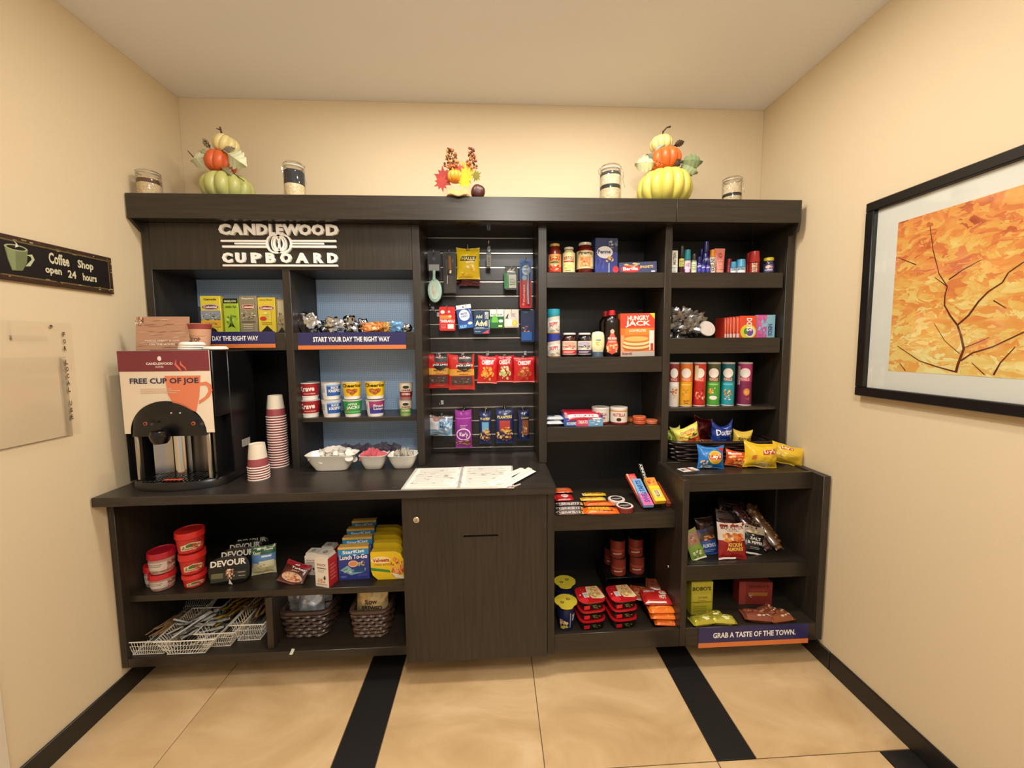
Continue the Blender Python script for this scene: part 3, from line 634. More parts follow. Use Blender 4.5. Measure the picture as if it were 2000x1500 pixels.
leaf('leaf', pl, (-22*K, -.02, Z(292)), .06, .03, '8d8060', PI*1.3, .2); leaf('leaf', pl, (8*K, -.045, Z(303)), .07, .03, '857b68', -.1, -.2)
twig('twig', pl, [(-38*K, -.02, Z(325)), (-52*K, -.02, Z(312)), (-62*K, -.02, Z(300))], [.003, .003, .002]); twig('twig', pl, [(28*K, -.06, Z(345)), (50*K, -.05, Z(362))], [.003, .002])
q = MB(); r_ = random.Random(5)
for i in range(9): q.lathe([(0, -.0035), (.0035, 0), (0, .0035)], mat('241a14', .5), 6, X=Matrix.Translation((-18*K+i*.0035+r_.uniform(-.003, .003), -.058-.0008*i, Z(289)-i*.003+r_.uniform(-.004, .004))))
tag(q.build('seed_cluster', pl), kind='stuff')
# right stack
x0 = dxy(1297, 360, Yp)
pq2 = thing('pumpkin_stack', 'stack of lime, orange and cream pumpkins with curled stem, near the right corner', 'decoration', (x0, Yp, ZD))
def Z(v): return P(1297, v, Yp)[1]-ZD
K = (P(1350, 340, Yp)[0]-P(1250, 340, Yp)[0])/100
pumpkin('lime_pumpkin', pq2, 0, 0, 0, 51*K, Z(332), 13, 'c9bd58'); pumpkin('orange_pumpkin', pq2, 0, -.01, Z(338), 31*K, Z(293)-Z(338), 10, 'e0662a', (-.1, 0)); pumpkin('cream_pumpkin', pq2, -6*K, 0, Z(299), 21*K, Z(265)-Z(299), 8, 'dfd088', (-.1, 0))
twig('stem', pq2, [(-6*K, 0, Z(268)), (-4*K, 0, Z(257)), (3*K, 0, Z(249)), (10*K, 0, Z(247))], [.006, .004, .0035, .005])
for a in [((-24*K, -.045, Z(325)), .10, .09, 'c9cc9c', PI*1.02, .3), ((-22*K, -.035, Z(318)), .055, .04, '6d7a62', PI*1.2, .2), ((-25*K, -.045, Z(304)), .06, .03, '8f9a86', -.6, 0), ((24*K, -.05, Z(322)), .10, .08, '7d8c62', .15, -.3), ((26*K, -.045, Z(328)), .09, .06, '9aa57c', .55, -.2),
          ((8*K, -.065, Z(320)), .045, .05, '3b2a1e', .9, -.2), ((12*K, -.04, Z(291)), .05, .035, '402c1e', -.35, -.2), ((30*K, -.03, Z(334)), .06, .04, 'b7ae7c', .7, -.3)]:
    leaf('leaf', pq2, *a)
q = MB()
for i in range(16): q.lathe([(0, -.003), (.003, 0), (0, .003)], mat('c7b79a' if i % 3 else '7a2f22', .5), 6, X=Matrix.Translation(((-28+i % 8*2.6)*K, -.06-.004*(i % 2), Z(333-i % 5*1.6))))
tag(q.build('berry_cluster', pq2), kind='stuff')
# centrepiece
Yc = 1.94; x0 = dxy(895, 360, Yc)
ce = thing('harvest_centrepiece', 'small centrepiece of berries, maple leaves and one pumpkin on burlap, centre of the cornice', 'decoration', (x0, Yc, ZD))
def Z(v): return P(895, v, Yc)[1]-ZD
K = (P(945, 340, Yc)[0]-P(845, 340, Yc)[0])/100
pumpkin('small_pumpkin', ce, -5*K, -.03, Z(363), 15*K, Z(338)-Z(363), 9, 'e89a2e'); twig('stem', ce, [(-4*K, -.03, Z(342)), (-4*K, -.03, Z(333))], .003)
MB().lathe([(0, 0), (.05, 0), (.066, .014), (.05, .03), (0, .034)], mat('a98556', .9, 0, .3, .6, 90), 24, rib=lambda a, q: 1+.06*math.sin(7*a)).build('burlap_base', ce)
bw = mat('b8935f', .9, 0, .25, .8, 120)
q = MB(); q.sheet(lambda u, v: ((u-.5)*.075*(1+.3*v)+.005, -.05-.045*v-.0, .032-.0*v-.03*max(0, v-.45)**1.2*2.2+.004*math.sin(u*9)), 10, 10, bw); q.sheet(lambda u, v: ((.5-u)*.075*(1+.3*v)+.005, -.049-.045*v, .029-.03*max(0, v-.45)**1.2*2.2+.004*math.sin((1-u)*9)), 10, 10, bw); q.build('burlap_flap', ce)
pumpkin('brown_gourd', ce, 34*K, -.025, .004, 14*K, 29*K, 3, '4a211a', (.35, 0))
def maple(p, s_, col, rot, tilt=0):
    pts = []
    for k in range(20):
        a = 2*PI*k/20; r = s_*((1, .55, .8, .5)[k % 4]); pts.append((r*math.cos(a+rot), r*math.sin(a+rot)))
    MB().prism(pts, .0015, mat(col, .6, 0, .15, .3, 40), Matrix.Translation(p) @ Matrix.Rotation(tilt, 4, 'Z') @ Matrix.Rotation(.25, 4, 'X')).build('maple_leaf', ce)
maple((-26*K, -.035, Z(352)), 20*K, '9c2f26', .5, .3); maple((-30*K, -.045, Z(365)), 17*K, 'a8382c', 1.1, .2); maple((16*K, -.045, Z(350)), 20*K, 'f0b83a', .2, -.3); maple((14*K, -.05, Z(361)), 17*K, 'f2c02c', 1.4, -.2)
maple((18*K, -.02, Z(335)), 22*K, 'dfa24a', .9, 0); maple((6*K, -.035, Z(338)), 12*K, 'c8452a', .4, 0); maple((36*K, -.03, Z(348)), 12*K, '8c8a3a', .3, -.5); maple((-8*K, -.015, Z(335)), 16*K, 'cf5a30', .9)
def sprig(u0, v0, n, wpx, seed):
    r = random.Random(seed); q = MB()
    for i in range(n):
        f = i/n; x = (u0-895+r.uniform(-wpx, wpx)*(.35+.65*f))*K; z = Z(v0+f*42); y = -.02+r.uniform(-.015, .015)
        q.lathe([(0, -.006), (.0045, -.0042), (.006, 0), (.0045, .0042), (0, .006)], mat(r.choice(['6e2f1e', '8a4a2c', 'a8642e', '5a2418', 'c88a3a']), .3), 7, X=Matrix.Translation((x, y, z)))
    for k in range(4): q.tube([(0, -.02, Z(350)), ((u0-895+r.uniform(-wpx, wpx)*.7)*K, -.02, Z(v0+12))], .001, mat('5a4028', .7), 4)
    tag(q.build('berry_sprig', ce), kind='stuff')
sprig(884, 296, 60, 19, 1); sprig(922, 293, 52, 13, 2)
# ---------------------------------------------------------------- coffee machine and what stands on it
YM = 1.70; mx0, mx1 = P(243, 800, YM)[0], P(420, 800, YM)[0]; mc = (mx0+mx1)/2; mw_ = mx1-mx0; MH = P(330, 684, YM)[1]-CTOP
cm = thing('coffee_machine', 'black and steel coffee dispenser with a printed free-coffee panel, left on the worktop', 'coffee machine', (mc, YM, CTOP))
hw = mw_/2; GB = mat('0e0e10', .3, 0, .05)
q = MB(); q.box(-hw+.006, hw-.001, .10, .28, .03, MH-.004, GB, .003).box(-hw+.006, hw-.001, .004, .10, .30, MH-.002, GB, .003); q.build('housing', cm)
# steel alcove: side columns, concave back
q = MB()
q.sheet(lambda u, v: (math.sin((u-.5)*2.2)*hw*.74/math.sin(1.1), .098-.05*(1-math.cos((u-.5)*2.2))*1.2, .04+v*.262), 20, 4, STEEL); q.build('steel_back', cm)
for sx in (-1, 1):
    q = MB(); q.sheet(lambda u, v: (sx*(hw*(.98-.16*u)), -.006+.10*u, .035+v*.267), 6, 4, GB if sx < 0 else GB); q.build('side_column', cm)
    MB().box(sx*hw*.8-.009, sx*hw*.8+.009, -.002, .02, .035, .30, STEEL, .006).build('steel_pillar', cm)
MB().lathe([(0, .035), (.032, .035), (.032, .27), (0, .27)], CHROME, 24, X=Matrix.Translation((-.01, .062, 0))).build('steel_tube', cm)
# base
q = MB(); n = 24; out = [(-hw-.004, .20)]+[(-(hw+.008)*math.cos(PI*i/n), -.052*math.sin(PI*i/n)**.6+.06*(1-math.sin(PI*i/n))) for i in range(n+1)]+[(hw+.004, .20)]
N = len(out); vs = [(x, y, 0) for x, y in out]+[(x*.995, y, .026) for x, y in out]+[(x*.96, y*.96+.003, .036) for x, y in out]
fs = [tuple(range(N)), tuple(reversed(range(2*N, 3*N)))]+[(i+k*N, i+(k+1)*N, (i+1) % N+(k+1)*N, (i+1) % N+k*N) for i in range(N) for k in (0, 1)]
q.add(vs, fs, GB).build('base', cm)
q = MB()
for i in range(15): q.box(-.12+i*.0165, -.112+i*.0165, -.03, .085, .0365, .0405, GLOSSBLACK, .001)
tag(q.build('drip_grid', cm), kind='stuff')
MB().box(-.03, .045, -.028, -.012, .0412, .0432, mat('c2412c', .4), .0006).build('warning_strip', cm)
# printed panel with the arch cut out
def ptop(x): return MH
ah = .155; aw_ = hw*.84
zb_ = P(330, 846, YM-.014)[1]-CTOP; zt_ = P(330, 846-63, YM-.02)[1]-CTOP
arc = [(aw_*math.cos(PI*i/24), zb_+(zt_-zb_)*math.sin(PI*i/24)) for i in range(25)]
CRM, MAR = 'ecdcc6', '7c2f3a'
pan = [(-hw, MH-.002)]+[(-hw*.95, zb_)]+[(x, z) for x, z in reversed(arc)]+[(hw*1.01, zb_)]+[(hw, MH-.002)]
q = MB(); Np = len(pan)
def bow(x): return -.012-.010*(1-(x/hw)**2)
top = [(hw-2*hw*i/16, MH-.002) for i in range(17)]; low = list(reversed([(-hw*.95, zb_)]+list(reversed(arc))+[(hw*1.01, zb_)]))
# strip the panel in columns between lower outline and top
xs_ = [-hw*.975]+[-aw_*math.cos(PI*i/24) for i in range(25)]+[hw]
def lowz(x): return zb_ if abs(x) >= aw_ else zb_+(zt_-zb_)*math.sqrt(max(0, 1-(x/aw_)**2))
vs = []; fs = []
for i, x in enumerate(xs_): vs += [(x, bow(x), lowz(x)), (x, bow(x), MH-.001), (x, bow(x)+.002, lowz(x)), (x, bow(x)+.002, MH-.001)]
for i in range(len(xs_)-1):
    a = i*4; b = a+4; fs += [(a, b, b+1, a+1), (a+3, b+3, b+2, a+2), (a+1, b+1, b+3, a+3), (a, a+2, b+2, b)]
q.add(vs, fs, mat(CRM, .4, 0, .02)); fp = q.build('front_panel', cm)
pm_ = lambda x, z, l: (x, bow(x)-l*1.3, z)
ph0 = P(330, 725, YM)[1]-CTOP; py = lambda v: (P(330, v, YM-.015)[1]-CTOP)/MH; px = lambda u: (P(u, 770, YM-.015)[0]-mc)/(2*hw)+.5
CUPC = 'e0805a'
art = [('r', .004, py(725), .996, .997, MAR), ('e', px(320), py(700), .022, .017, 'f2e8dc'), ('t', 'CANDLEWOOD', px(293), py(712.5), px(345), py(707.5), 'f0e4d8'), ('t', 'SUITES', px(311), py(718), px(327), py(714.5), 'e0c8c0'),
       ('p', [(px(327), py(734)), (px(395), py(734)), (px(390), py(775)), (px(382), py(805)), (px(340), py(788)), (px(331), py(770))], CUPC),
       ('p', [(px(a), py(b)) for a, b in ((392, 748), (405, 746), (413, 752), (415, 764), (409, 776), (398, 784), (388, 790), (389, 783), (400, 776), (407, 766), (407, 758), (403, 753), (393, 754))], CUPC),
       ('p', [(px(a), py(b)) for a, b in ((352, 701), (348, 712), (356, 722), (362, 727), (358, 718), (352, 711))], 'dd6a55'), ('p', [(px(a), py(b)) for a, b in ((360, 704), (358, 712), (366, 719), (371, 727), (369, 718), (362, 711))], 'dd6a55'),
       ('t', 'FREE CUP OF JOE', px(257), py(752), px(391), py(738), '33304a'), ('l', px(277), py(768), px(366), py(757), 'd8b8a0', 3)]
o = prt(fp, art, 2*hw, MH, pm_, (18, 0), name='printed_design')
# black dome front
q = MB(); q.sheet(lambda u, v: ((2*u-1)*aw_*.985, -.004-.028*math.sqrt(max(0, 1-(2*u-1)**2))*(.35+.65*math.sin(PI*min(1, v)*.5+.0)) - .008*(1-v), zb_-.012+(lowz((2*u-1)*aw_)-zb_+.010)*v), 30, 12, GB); q.build('control_dome', cm)
q = MB(); q.lathe([(0, -.022), (.022, -.022), (.03, -.01), (.036, .012), (.03, .03), (0, .034)], GLOSSBLACK, 20, X=Matrix.Translation((-.005, -.052, zb_-.012))); q.build('spout', cm)
def dome(nm, u, v, r, col, ring=False):
    x, z = P(u, v, YM-.05); x -= mc; z -= CTOP
    MB().lathe([(r*.6 if ring else 0, 0), (r, 0), (r, .002), (r*.6 if ring else 0, .003)], mat(col, .3), 14, X=Matrix.Translation((x, -.036-.010*math.sqrt(max(0, 1-(x/aw_)**2)), z)) @ Matrix.Rotation(PI/2, 4, 'X')).build(nm, cm)
for a in (('indicator_light', 333, 807, .003, 'e8c0c0'), ('indicator_light', 350, 807, .003, 'cfe0d8'), ('button', 282, 828, .008, 'a04a40', True), ('button', 375, 828, .008, 'b05a40', True), ('button', 295, 829, .006, '3a3a3e'), ('button', 390, 829, .006, '3a3a3e')): dome(*a)
tag(MB().box(hw-.0008, hw+.0004, .16, .22, .13, .165, mat('9a968c', .5, 0, .3), .0002).build('rating_plate', cm), 'grey rating plate')
ZTOPM = CTOP+MH
# card, cup and lids on top
x, wdt, h_ = spot((265, 618, 366, 683), 1.76, ZTOPM)
cd = thing('sign_card', 'brown wood-look printed card standing on the coffee machine', 'sign', (x, 1.76, ZTOPM+.0005), (-.10, 0, .05))
MB().box(-wdt/2, wdt/2, -.002, .001, 0, h_, mat('c09a80', .5, 0, .05), .0005).build('card', cd)
rg = random.Random(9); art = [('r', .005, .01, .995, .99, 'b98d72')]
for i in range(34):
    a, b = rg.random()*.85, rg.random()*.93; art.append(('p', [(a, b), (a+.1+.2*rg.random(), b+.02), (min(.99, a+.16+.2*rg.random()), b+.035), (a+.08, b+.03)], rg.choice(('a87558', 'c9a488', 'd8baa0', '96644a'))))
art += [('t', 'PLEASE ENJOY A CUP', .18, .24, .82, .30, 'f0dcc8'), ('t', 'ON THE HOUSE', .26, .14, .74, .20, 'f0dcc8'), ('b', .08, .85, .08, .14, ['e8d4c0', '7a4a34'], 30, .18)]
art = [tuple(min(.99, c) if isinstance(c, float) else c for c in a_) if a_[0] != 'p' else ('p', [(min(.99, a), min(.99, b)) for a, b in a_[1]], a_[2]) for a_ in art]
prt(cd, art, wdt, h_, flatmap(-.002), name='printed_face')
def cup_mesh(t, r0, r1, h, band, inv=False):
    # r0 base radius, r1 mouth radius
    pr_ = [(0, .004), (r0*.9, .004), (r0*.9, 0), (r0, 0), (r0+(r1-r0)*.62, h*.62)]
    pr2 = [(r0+(r1-r0)*.62, h*.62), (r0+(r1-r0)*.93, h*.93), (r1*.985, h-.004), (r1*.95, h-.006), (r0*.92, .008), (0, .008)]
    X = Matrix.Rotation(PI, 4, 'X') if inv else None
    X = Matrix.Translation((0, 0, h)) @ X if inv else X
    MB().lathe(pr_, mat('e9dcc8', .6, 0, .03), 28, X=X).build('cup_body', t); MB().lathe(pr2, mat(band, .5, 0, .03), 28, X=X).build('coloured_band', t)
    MB().lathe([(r1, h-.005), (r1+.002, h-.003), (r1+.0015, h), (r1-.001, h)], mat('f0e6d8', .5), 28, X=X).build('rolled_rim', t)
x, wdt, h_ = spot((365, 632, 405, 683), 1.78, ZTOPM)
cp = thing('paper_cup', 'upright brown paper cup standing beside the card on the coffee machine', 'cup', (x, 1.80, ZTOPM+.0005))
r1 = wdt/2; r0 = r1*.72
MB().lathe([(0, .003), (r0*.9, .003), (r0, 0), (r0+(r1-r0)*.78, h_*.78)], mat('c7987a', .5, 0, .1), 28).build('cup_body', cp); MB().lathe([(r0+(r1-r0)*.78, h_*.78), (r1, h_-.003), (r1*.95, h_-.004), (r0*.9, .006), (0, .006)], mat('8c3a34', .5), 28).build('coloured_band', cp)
MB().lathe([(r1, h_-.004), (r1+.002, h_-.002), (r1, h_), (r1-.001, h_)], mat('b8755a', .5), 28).build('rolled_rim', cp)
prt(cp, [('t', 'STOP', .3, .1, .7, .5, '5a2c20'), ('r', .15, .62, .85, .66, '9a5a44')], .1, .045, cylmap(lambda z: r0+(r1-r0)*z/h_+.0003, .03), (8, 2), name='printed_lettering')
LW_ = mat('f0ede6', .4, 0, .01)
def cuplid(u, v, Y, z, k, label, rx=0):
    x, _ = P(u, v, Y); t = thing('cup_lid', label, 'lid', (x, Y, z), (rx, 0, 0), 'loose cup lids on the coffee machine')
    MB().lathe([(.043, 0), (.046, .002), (.046, .006), (.043, .008), (.04, .013), (.036, .014), (.033, .010), (0, .010)], LW_, 30).build('lid_shell', t)
    MB().lathe([(0, 0), (.003, 0), (.003, .0008), (0, .001)], mat('8a8478', .5), 8, X=Matrix.Translation((0, -.030, .0102))).build('sip_hole', t)
for i in range(3): cuplid(373+i*1.5, 680, 1.735, ZTOPM+.0005+i*.0095, i, ['white cup lid at the bottom of the pile of three, in front of the cup', 'white cup lid in the middle of the pile of three', 'white cup lid on top of the pile of three, in front of the cup'][i])
cuplid(421, 680, 1.76, ZTOPM+.0005, 3, 'white cup lid alone near the right edge of the coffee machine')
# inverted paper cups
def cupstack(u, vb, vt, ub0, ub1, n, where, Yc):
    x = P(u, vb, Yc)[0]; R = (P(ub1, vb, Yc)[0]-P(ub0, vb, Yc)[0])/2/math.sqrt(1+(x/Yc)**2)**.85; ztop = P(u, vt, Yc)[1]; H = .105
    step = (ztop-CTOP-H)/(n-1); first = None
    for i in range(n):
        lab = 'inverted cream paper cup with red band, %s' % (['lowest of ', 'one within ', 'top of '][0 if i == 0 else 2 if i == n-1 else 1]+where)
        if first is None:
            first = thing('paper_cup', lab, 'cup', (x, Yc, CTOP+.0003), (0, 0, 0), 'inverted paper cups in '+where); cup_mesh(first, R*.72, R*.97, H, 'a04a50', True); keep(first)
        else: dup(first, (x+.0008*math.sin(i*.9), Yc, CTOP+.0003+i*step), (0, 0, i*.7), lab)
cupstack(506, 930, 866, 484, 528, 6, 'the short cup stack', 1.80)
cupstack(545, 905, 772, 525, 565, 21, 'the tall cup stack', 1.99)
# ---------------------------------------------------------------- tea organiser
tr = thing('tea_organiser', 'clear divided organiser holding the tea packets, upper left bay', 'organiser', (0, 0, 0))
Yt = 1.985; xa, xb = P(388, 620, Yt)[0], d1a-.004
q = MB().box(xa, xb, Yt-.001, Yt+.16, ZS1, ZS1+.003, SMOKE, .0004); q.build('base', tr)
for i in range(6): MB().box(xa+(xb-xa)*i/5-.001, xa+(xb-xa)*i/5+.001, Yt, Yt+.16, ZS1+.003, ZS1+.13, SMOKE, .0004).build('divider', tr)
OV = lambda c='8c2f2a': [('e', .5, .70, .44, .075, 'c9b898'), ('e', .5, .70, .41, .06, c), ('t', 'Celestial', .16, .67, .84, .735, 'f4e8d8')]
DK = '14120f'
teas = [((392, 578, 431, 642), 'dccb3e', 'yellow', [('t', 'Chamomile', .18, .88, .82, .94, '4a3a18')]+OV('6a3a6a')+[('r', .0, .36, 1, .6, '8d93a8'), ('b', .5, .42, .5, .12, ['d8dcd0', '46503c', '8a9068', 'c8b878'], 34, .13), ('r', 0, .16, 1, .34, 'd8a838'), ('t', 'Herbal Tea', .2, .22, .8, .28, '6a4a18'), ('e', .5, 0, .3, .14, DK)], 'purple landscape and oval logo'),
        ((437, 583, 466, 644), 'a8c238', 'green', [('r', 0, .86, 1, 1, DK), ('t', 'BIGELOW', .1, .89, .9, .95, 'd8e0a8'), ('t', 'GREEN TEA', .12, .72, .88, .79, '3a5a18'), ('b', .5, .4, .4, .16, ['7fa02a', 'c4d468', '5d8422'], 16, .22), ('p', [(.25, .14), (.5, .34), (.75, .14), (.5, .2)], '1c2a14'), ('p', [(.5, .15), (.4, .42), (.52, .55), (.56, .3)], '4f7a20')], 'green leaf print'),
        ((468, 578, 502, 645), '8f866e', 'grey tan', [('t', 'Sleepytime', .15, .9, .85, .955, 'e8e0c8')]+OV()+[('b', .5, .47, .42, .13, ['c8bc98', '6f6850', 'e0d8b8', '4e4a3c'], 30, .14), ('r', .1, .28, .9, .31, '5c5442'), ('l', .2, .1, .8, .24, 'd0c8a8', 3)], 'bear-free grey landscape print'),
        ((504, 581, 538, 645), 'dcc63a', 'yellow', [('t', 'Lemon Zinger', .15, .9, .85, .955, '6a5218')]+OV()+[('b', .45, .48, .3, .1, ['e8d878', 'b8c050', 'f0e0a0'], 14, .25), ('e', .3, .4, .2, .06, 'c03a2a'), ('l', .2, .22, .8, .32, 'a88a28', 2), ('p', [(.1, 0), (.5, .2), (.9, 0)], DK)], 'lemon print and pointed black cutout'),
        ((540, 584, 556, 645), '9a8e70', 'tan', [('r', .2, .5, .9, .95, 'c8bf9c'), ('b', .5, .4, .4, .2, ['6a5c40', 'b8ac84'], 14, .25), ('p', [(.1, 0), (.6, .16), (1, 0)], DK)], 'print half hidden behind the bay divider')]
for b, col, cn, art, ds in teas:
    ds = ds.replace('bear-free ', '')
    carton('tea_packet', cn+' tea packet with '+ds, b, 1.985, ZS1+.0035, col, art, .03, group=None, cat='tea packet')
# ---------------------------------------------------------------- upper shelf of the second bay: foil packets
def crumple(name, label, x, y, z, wx, wy, wz, col, metal=1., seed=0, cat='packet', group=None, rough=.18, rz=0, art=None, amp=.35):
    t = thing(name, label, cat, (x, y, z), (0, 0, rz), group); m = mat(col, rough, metal, .1, .7, 45)
    def S(u, v):
        a = 2*PI*u; b = PI*(v-.5); r = Vector((math.sin(a)*math.cos(b)**.5, -math.cos(a)*math.cos(b)**.5, math.sin(b))) if abs(b) < PI/2-1e-4 else Vector((0, 0, 1 if b > 0 else -1))
        n_ = noise.noise(r*1.7+Vector((seed*5, 0, 0)))+.6*noise.noise(r*4.2+Vector((0, seed*3, 0)))+.3*abs(noise.noise(r*9+Vector((seed, 0, 4))))
        k = 1+amp*(n_-.25); return (r.x*wx/2*k, r.y*wy/2*k, max(0, wz/2+r.z*wz/2*k))
    q = MB(); q.sheet(S, 30, 18, m); q.build('wrapper', t)
    for sx in (-1, 1):
        tm = MB(); tm.sheet(lambda u, v: (sx*wx*(.44+.12*u), (v-.5)*wy*.7+.002*math.sin(u*20), wz*.45+.004*math.sin(v*26+seed)*u), 3, 12, m)
        tm.build('crimped_seal', t)
    if art: prt(t, art, wx*.8, wz*.8, lambda x_, z_, l: (x_, -wy/2*(1.12+amp*.25)-l, z_+wz*.1))
    return t
SV = 'c9ccd2'
def on(u, v, Y, zb): return P(u, v, Y)[0], Y
pk = [(603, 2.00, .105, .05, .098, 'tallest crumpled silver coffee packet at the left end of the upper shelf', SV, 0), (590, 2.04, .07, .05, .05, 'small silver packet low against the left divider', 'aeb6c4', 0), (652, 1.99, .10, .05, .075, 'wide crumpled silver packet left of centre on the upper shelf', SV, 0), (684, 2.02, .075, .05, .085, 'upright dark-shaded silver packet behind the wide one', 'b4b6ba', .0),
      (632, 2.09, .06, .05, .07, 'small silver packet between the two large silver ones', 'a8abb2', 0), (708, 2.05, .05, .05, .07, 'thin silver packet left of the orange wrappers', 'c6c8cc', 0), (795, 1.985, .05, .045, .04, 'small silver packet at the right end of the upper shelf', 'c0c0c2', 0)]
for i, (u, Y, a, b, h_, lb, c_, _) in enumerate(pk): crumple('foil_packet', lb, P(u, 630, Y)[0], Y, ZS1, a, b, h_, c_, 1., i+1, rough=.14)
for i, (u, Y, a, h_, lb, c_) in enumerate([(722, 1.98, .085, .045, 'flat orange snack wrapper at the front of the orange group', 'd98a4a'), (742, 2.03, .07, .055, 'taller orange snack wrapper behind the front orange one', 'c8762e'), (757, 1.99, .05, .05, 'amber wrapper next to the light blue packet', 'c99a52'), (775, 1.98, .065, .056, 'light blue snack packet right of the orange wrappers', '6fa4d8')]):
    crumple('snack_packet', lb, P(u, 635, Y)[0], Y, ZS1, a, .04, h_, c_, .2, i+11, rough=.3, art=[('b', .5, .5, .4, .3, ['f0d8b0', c_], 6, .3)] if i == 0 else None)
# ---------------------------------------------------------------- cereal cups
def cereal(u0, v0, u1, v1, zb, col, art, label, lid='d9d6d0', low='f0ede6', Y=1.972, group=None):
    x, wd3, h_ = rspot((u0, v0, u1, v1), Y, zb); R = wd3/2; t = thing('cereal_cup', label, 'cup', (x, Y+R, zb), (0, 0, math.atan2(-x, Y)*.9), group)
    rf = lambda z: R*(.80+.18*z/h_)
    MB().lathe([(0, .002), (rf(0)*.9, .002), (rf(0), 0), (rf(h_*.18), h_*.18)], mat(low, .4), 30).build('cup_base', t)
    MB().lathe([(rf(h_*.18), h_*.18), (rf(h_*.93), h_*.93)], mat(col, .4, 0, .03), 30).build('sleeve', t)
    MB().lathe([(R*.97, h_*.93), (R, h_*.94), (R, h_*.985), (R*.96, h_), (R*.93, h_-.001), (0, h_-.001)], mat(lid, .3, .3, .02), 30).build('foil_lid', t)
    prt(t, art, PI*R*.9, h_*.76, cylmap(lambda z: rf(z)+.0003, h_*.18), (10, 3), name='printed_label')
    return t
ZC1 = ZC+.0002
kr = [('r', 0, 0, 1, 1, 'a3202a'), ('t', 'Krave', .18, .42, .66, .82, 'f6efe8', .1), ('t', 'chocolate', .3, .2, .7, .3, 'e8b8a0'), ('r', 0, 0, 1, .08, 'f0ede6')]
rk = [('r', 0, 0, 1, 1, 'e8ecf0'), ('r', .36, .05, .9, .9, '2a5fb0'), ('t', 'RICE', .5, .58, .74, .76, 'f4f4f8'), ('t', 'KRISPIES', .42, .32, .84, .54, 'f4f4f8'), ('l', .1, .3, .3, .8, '7a8a98', 6), ('r', .36, .78, .9, .9, '8fb0e0')]
ch = [('r', 0, 0, 1, 1, 'f0c81e'), ('t', 'Cheerios', .16, .66, .82, .93, '1c1814'), ('p', [(.5, .05), (.32, .3), (.3, .5), (.4, .58), (.5, .5), (.6, .58), (.7, .5), (.68, .3)], 'b5622c'), ('b', .5, .33, .12, .16, ['d89a58', '8a4420'], 12, .3)]
aj = [('r', 0, 0, 1, 1, '2f9a4a'), ('t', 'APPLE', .35, .68, .65, .84, 'f0e8e0'), ('t', 'JACKS', .28, .32, .76, .62, 'f0f4ec', .05), ('r', .1, .1, .9, .2, '7ac070'), ('b', .3, .25, .12, .1, ['d86a3a', '8ac050'], 6, .4)]
fl_ = [('r', 0, 0, 1, 1, 'e8e8ec'), ('r', .3, 0, .9, 1, '3c3a96'), ('p', [(.3, 1), (.9, 1), (.9, .5), (.55, .62), (.3, .45)], 'a03a72'), ('t', 'Froot', .45, .5, .8, .74, 'f2e8d0'), ('t', 'Loops', .45, .24, .8, .48, 'f2e8d0'), ('l', .08, .3, .24, .8, '8a8a98', 5)]
oa = lambda c, t_: [('r', 0, 0, 1, 1, 'd8cfbc'), ('r', 0, 0, 1, .4, c), ('e', .5, .75, .14, .12, '2c2420'), ('t', t_, .3, .45, .7, .6, '8a2a24'), ('t', 'OATMEAL', .28, .14, .72, .3, 'e8e0d0')]
cup_rows = [((585, 782, 626, 813), 'a3202a', kr, 'dark red cereal cup in the lower row, at the far left'), ((628, 782, 668, 813), 'e8ecf0', rk, 'blue and white cereal cup in the lower row'), ((670, 782, 708, 813), '2f9a4a', aj, 'green cereal cup under the left yellow one'), ((714, 782, 752, 812), 'e8e8ec', fl_, 'purple and blue cereal cup under the right yellow one')]
tops = []
for b, c_, a_, lb in cup_rows: tops.append(cereal(*b[:2], *b[2:], ZC1, c_, a_, lb))
zc2 = P(606, 782, 2.0)[1]+.0004; zc2 = ZC1+rspot((585, 782, 626, 813), 1.972, ZC1)[2]+.0005
for b, c_, a_, lb in [((584, 748, 625, 781), 'a3202a', kr, 'dark red cereal cup on the upper row, at the far left'), ((627, 747, 667, 781), 'e8ecf0', rk, 'blue and white cereal cup in the upper row'), ((668, 746, 707, 781), 'f0c81e', ch, 'yellow cereal cup standing on the green cup'), ((712, 745, 753, 780), 'f0c81e', ch, 'yellow cereal cup with lifted lid tab, standing on the purple cup')]: ct = cereal(*b[:2], *b[2:], zc2, c_, a_, lb)
MB().sheet(lambda u, v: (.04+u*.022, -.012+v*.02, P(733, 747, 1.972)[1]-zc2-.002+u*.006), 3, 2, mat('d8e05a', .3)).build('lid_tab', ct)
a_ = cereal(779, 782, 806, 812, ZC1, 'd8cfbc', oa('6a9a44', 'oats'), 'small green-banded oatmeal cup in the lower row, at the right end', 'b8b0a0', '9ab070'); 
zc3 = ZC1+rspot((779, 782, 806, 812), 1.972, ZC1)[2]+.0005
cereal(779, 748, 807, 781, zc3, 'd8cfbc', oa('8a2a2c', 'oats'), 'small red-banded oatmeal cup stacked at the right end', 'c8c0b0', 'a07068')
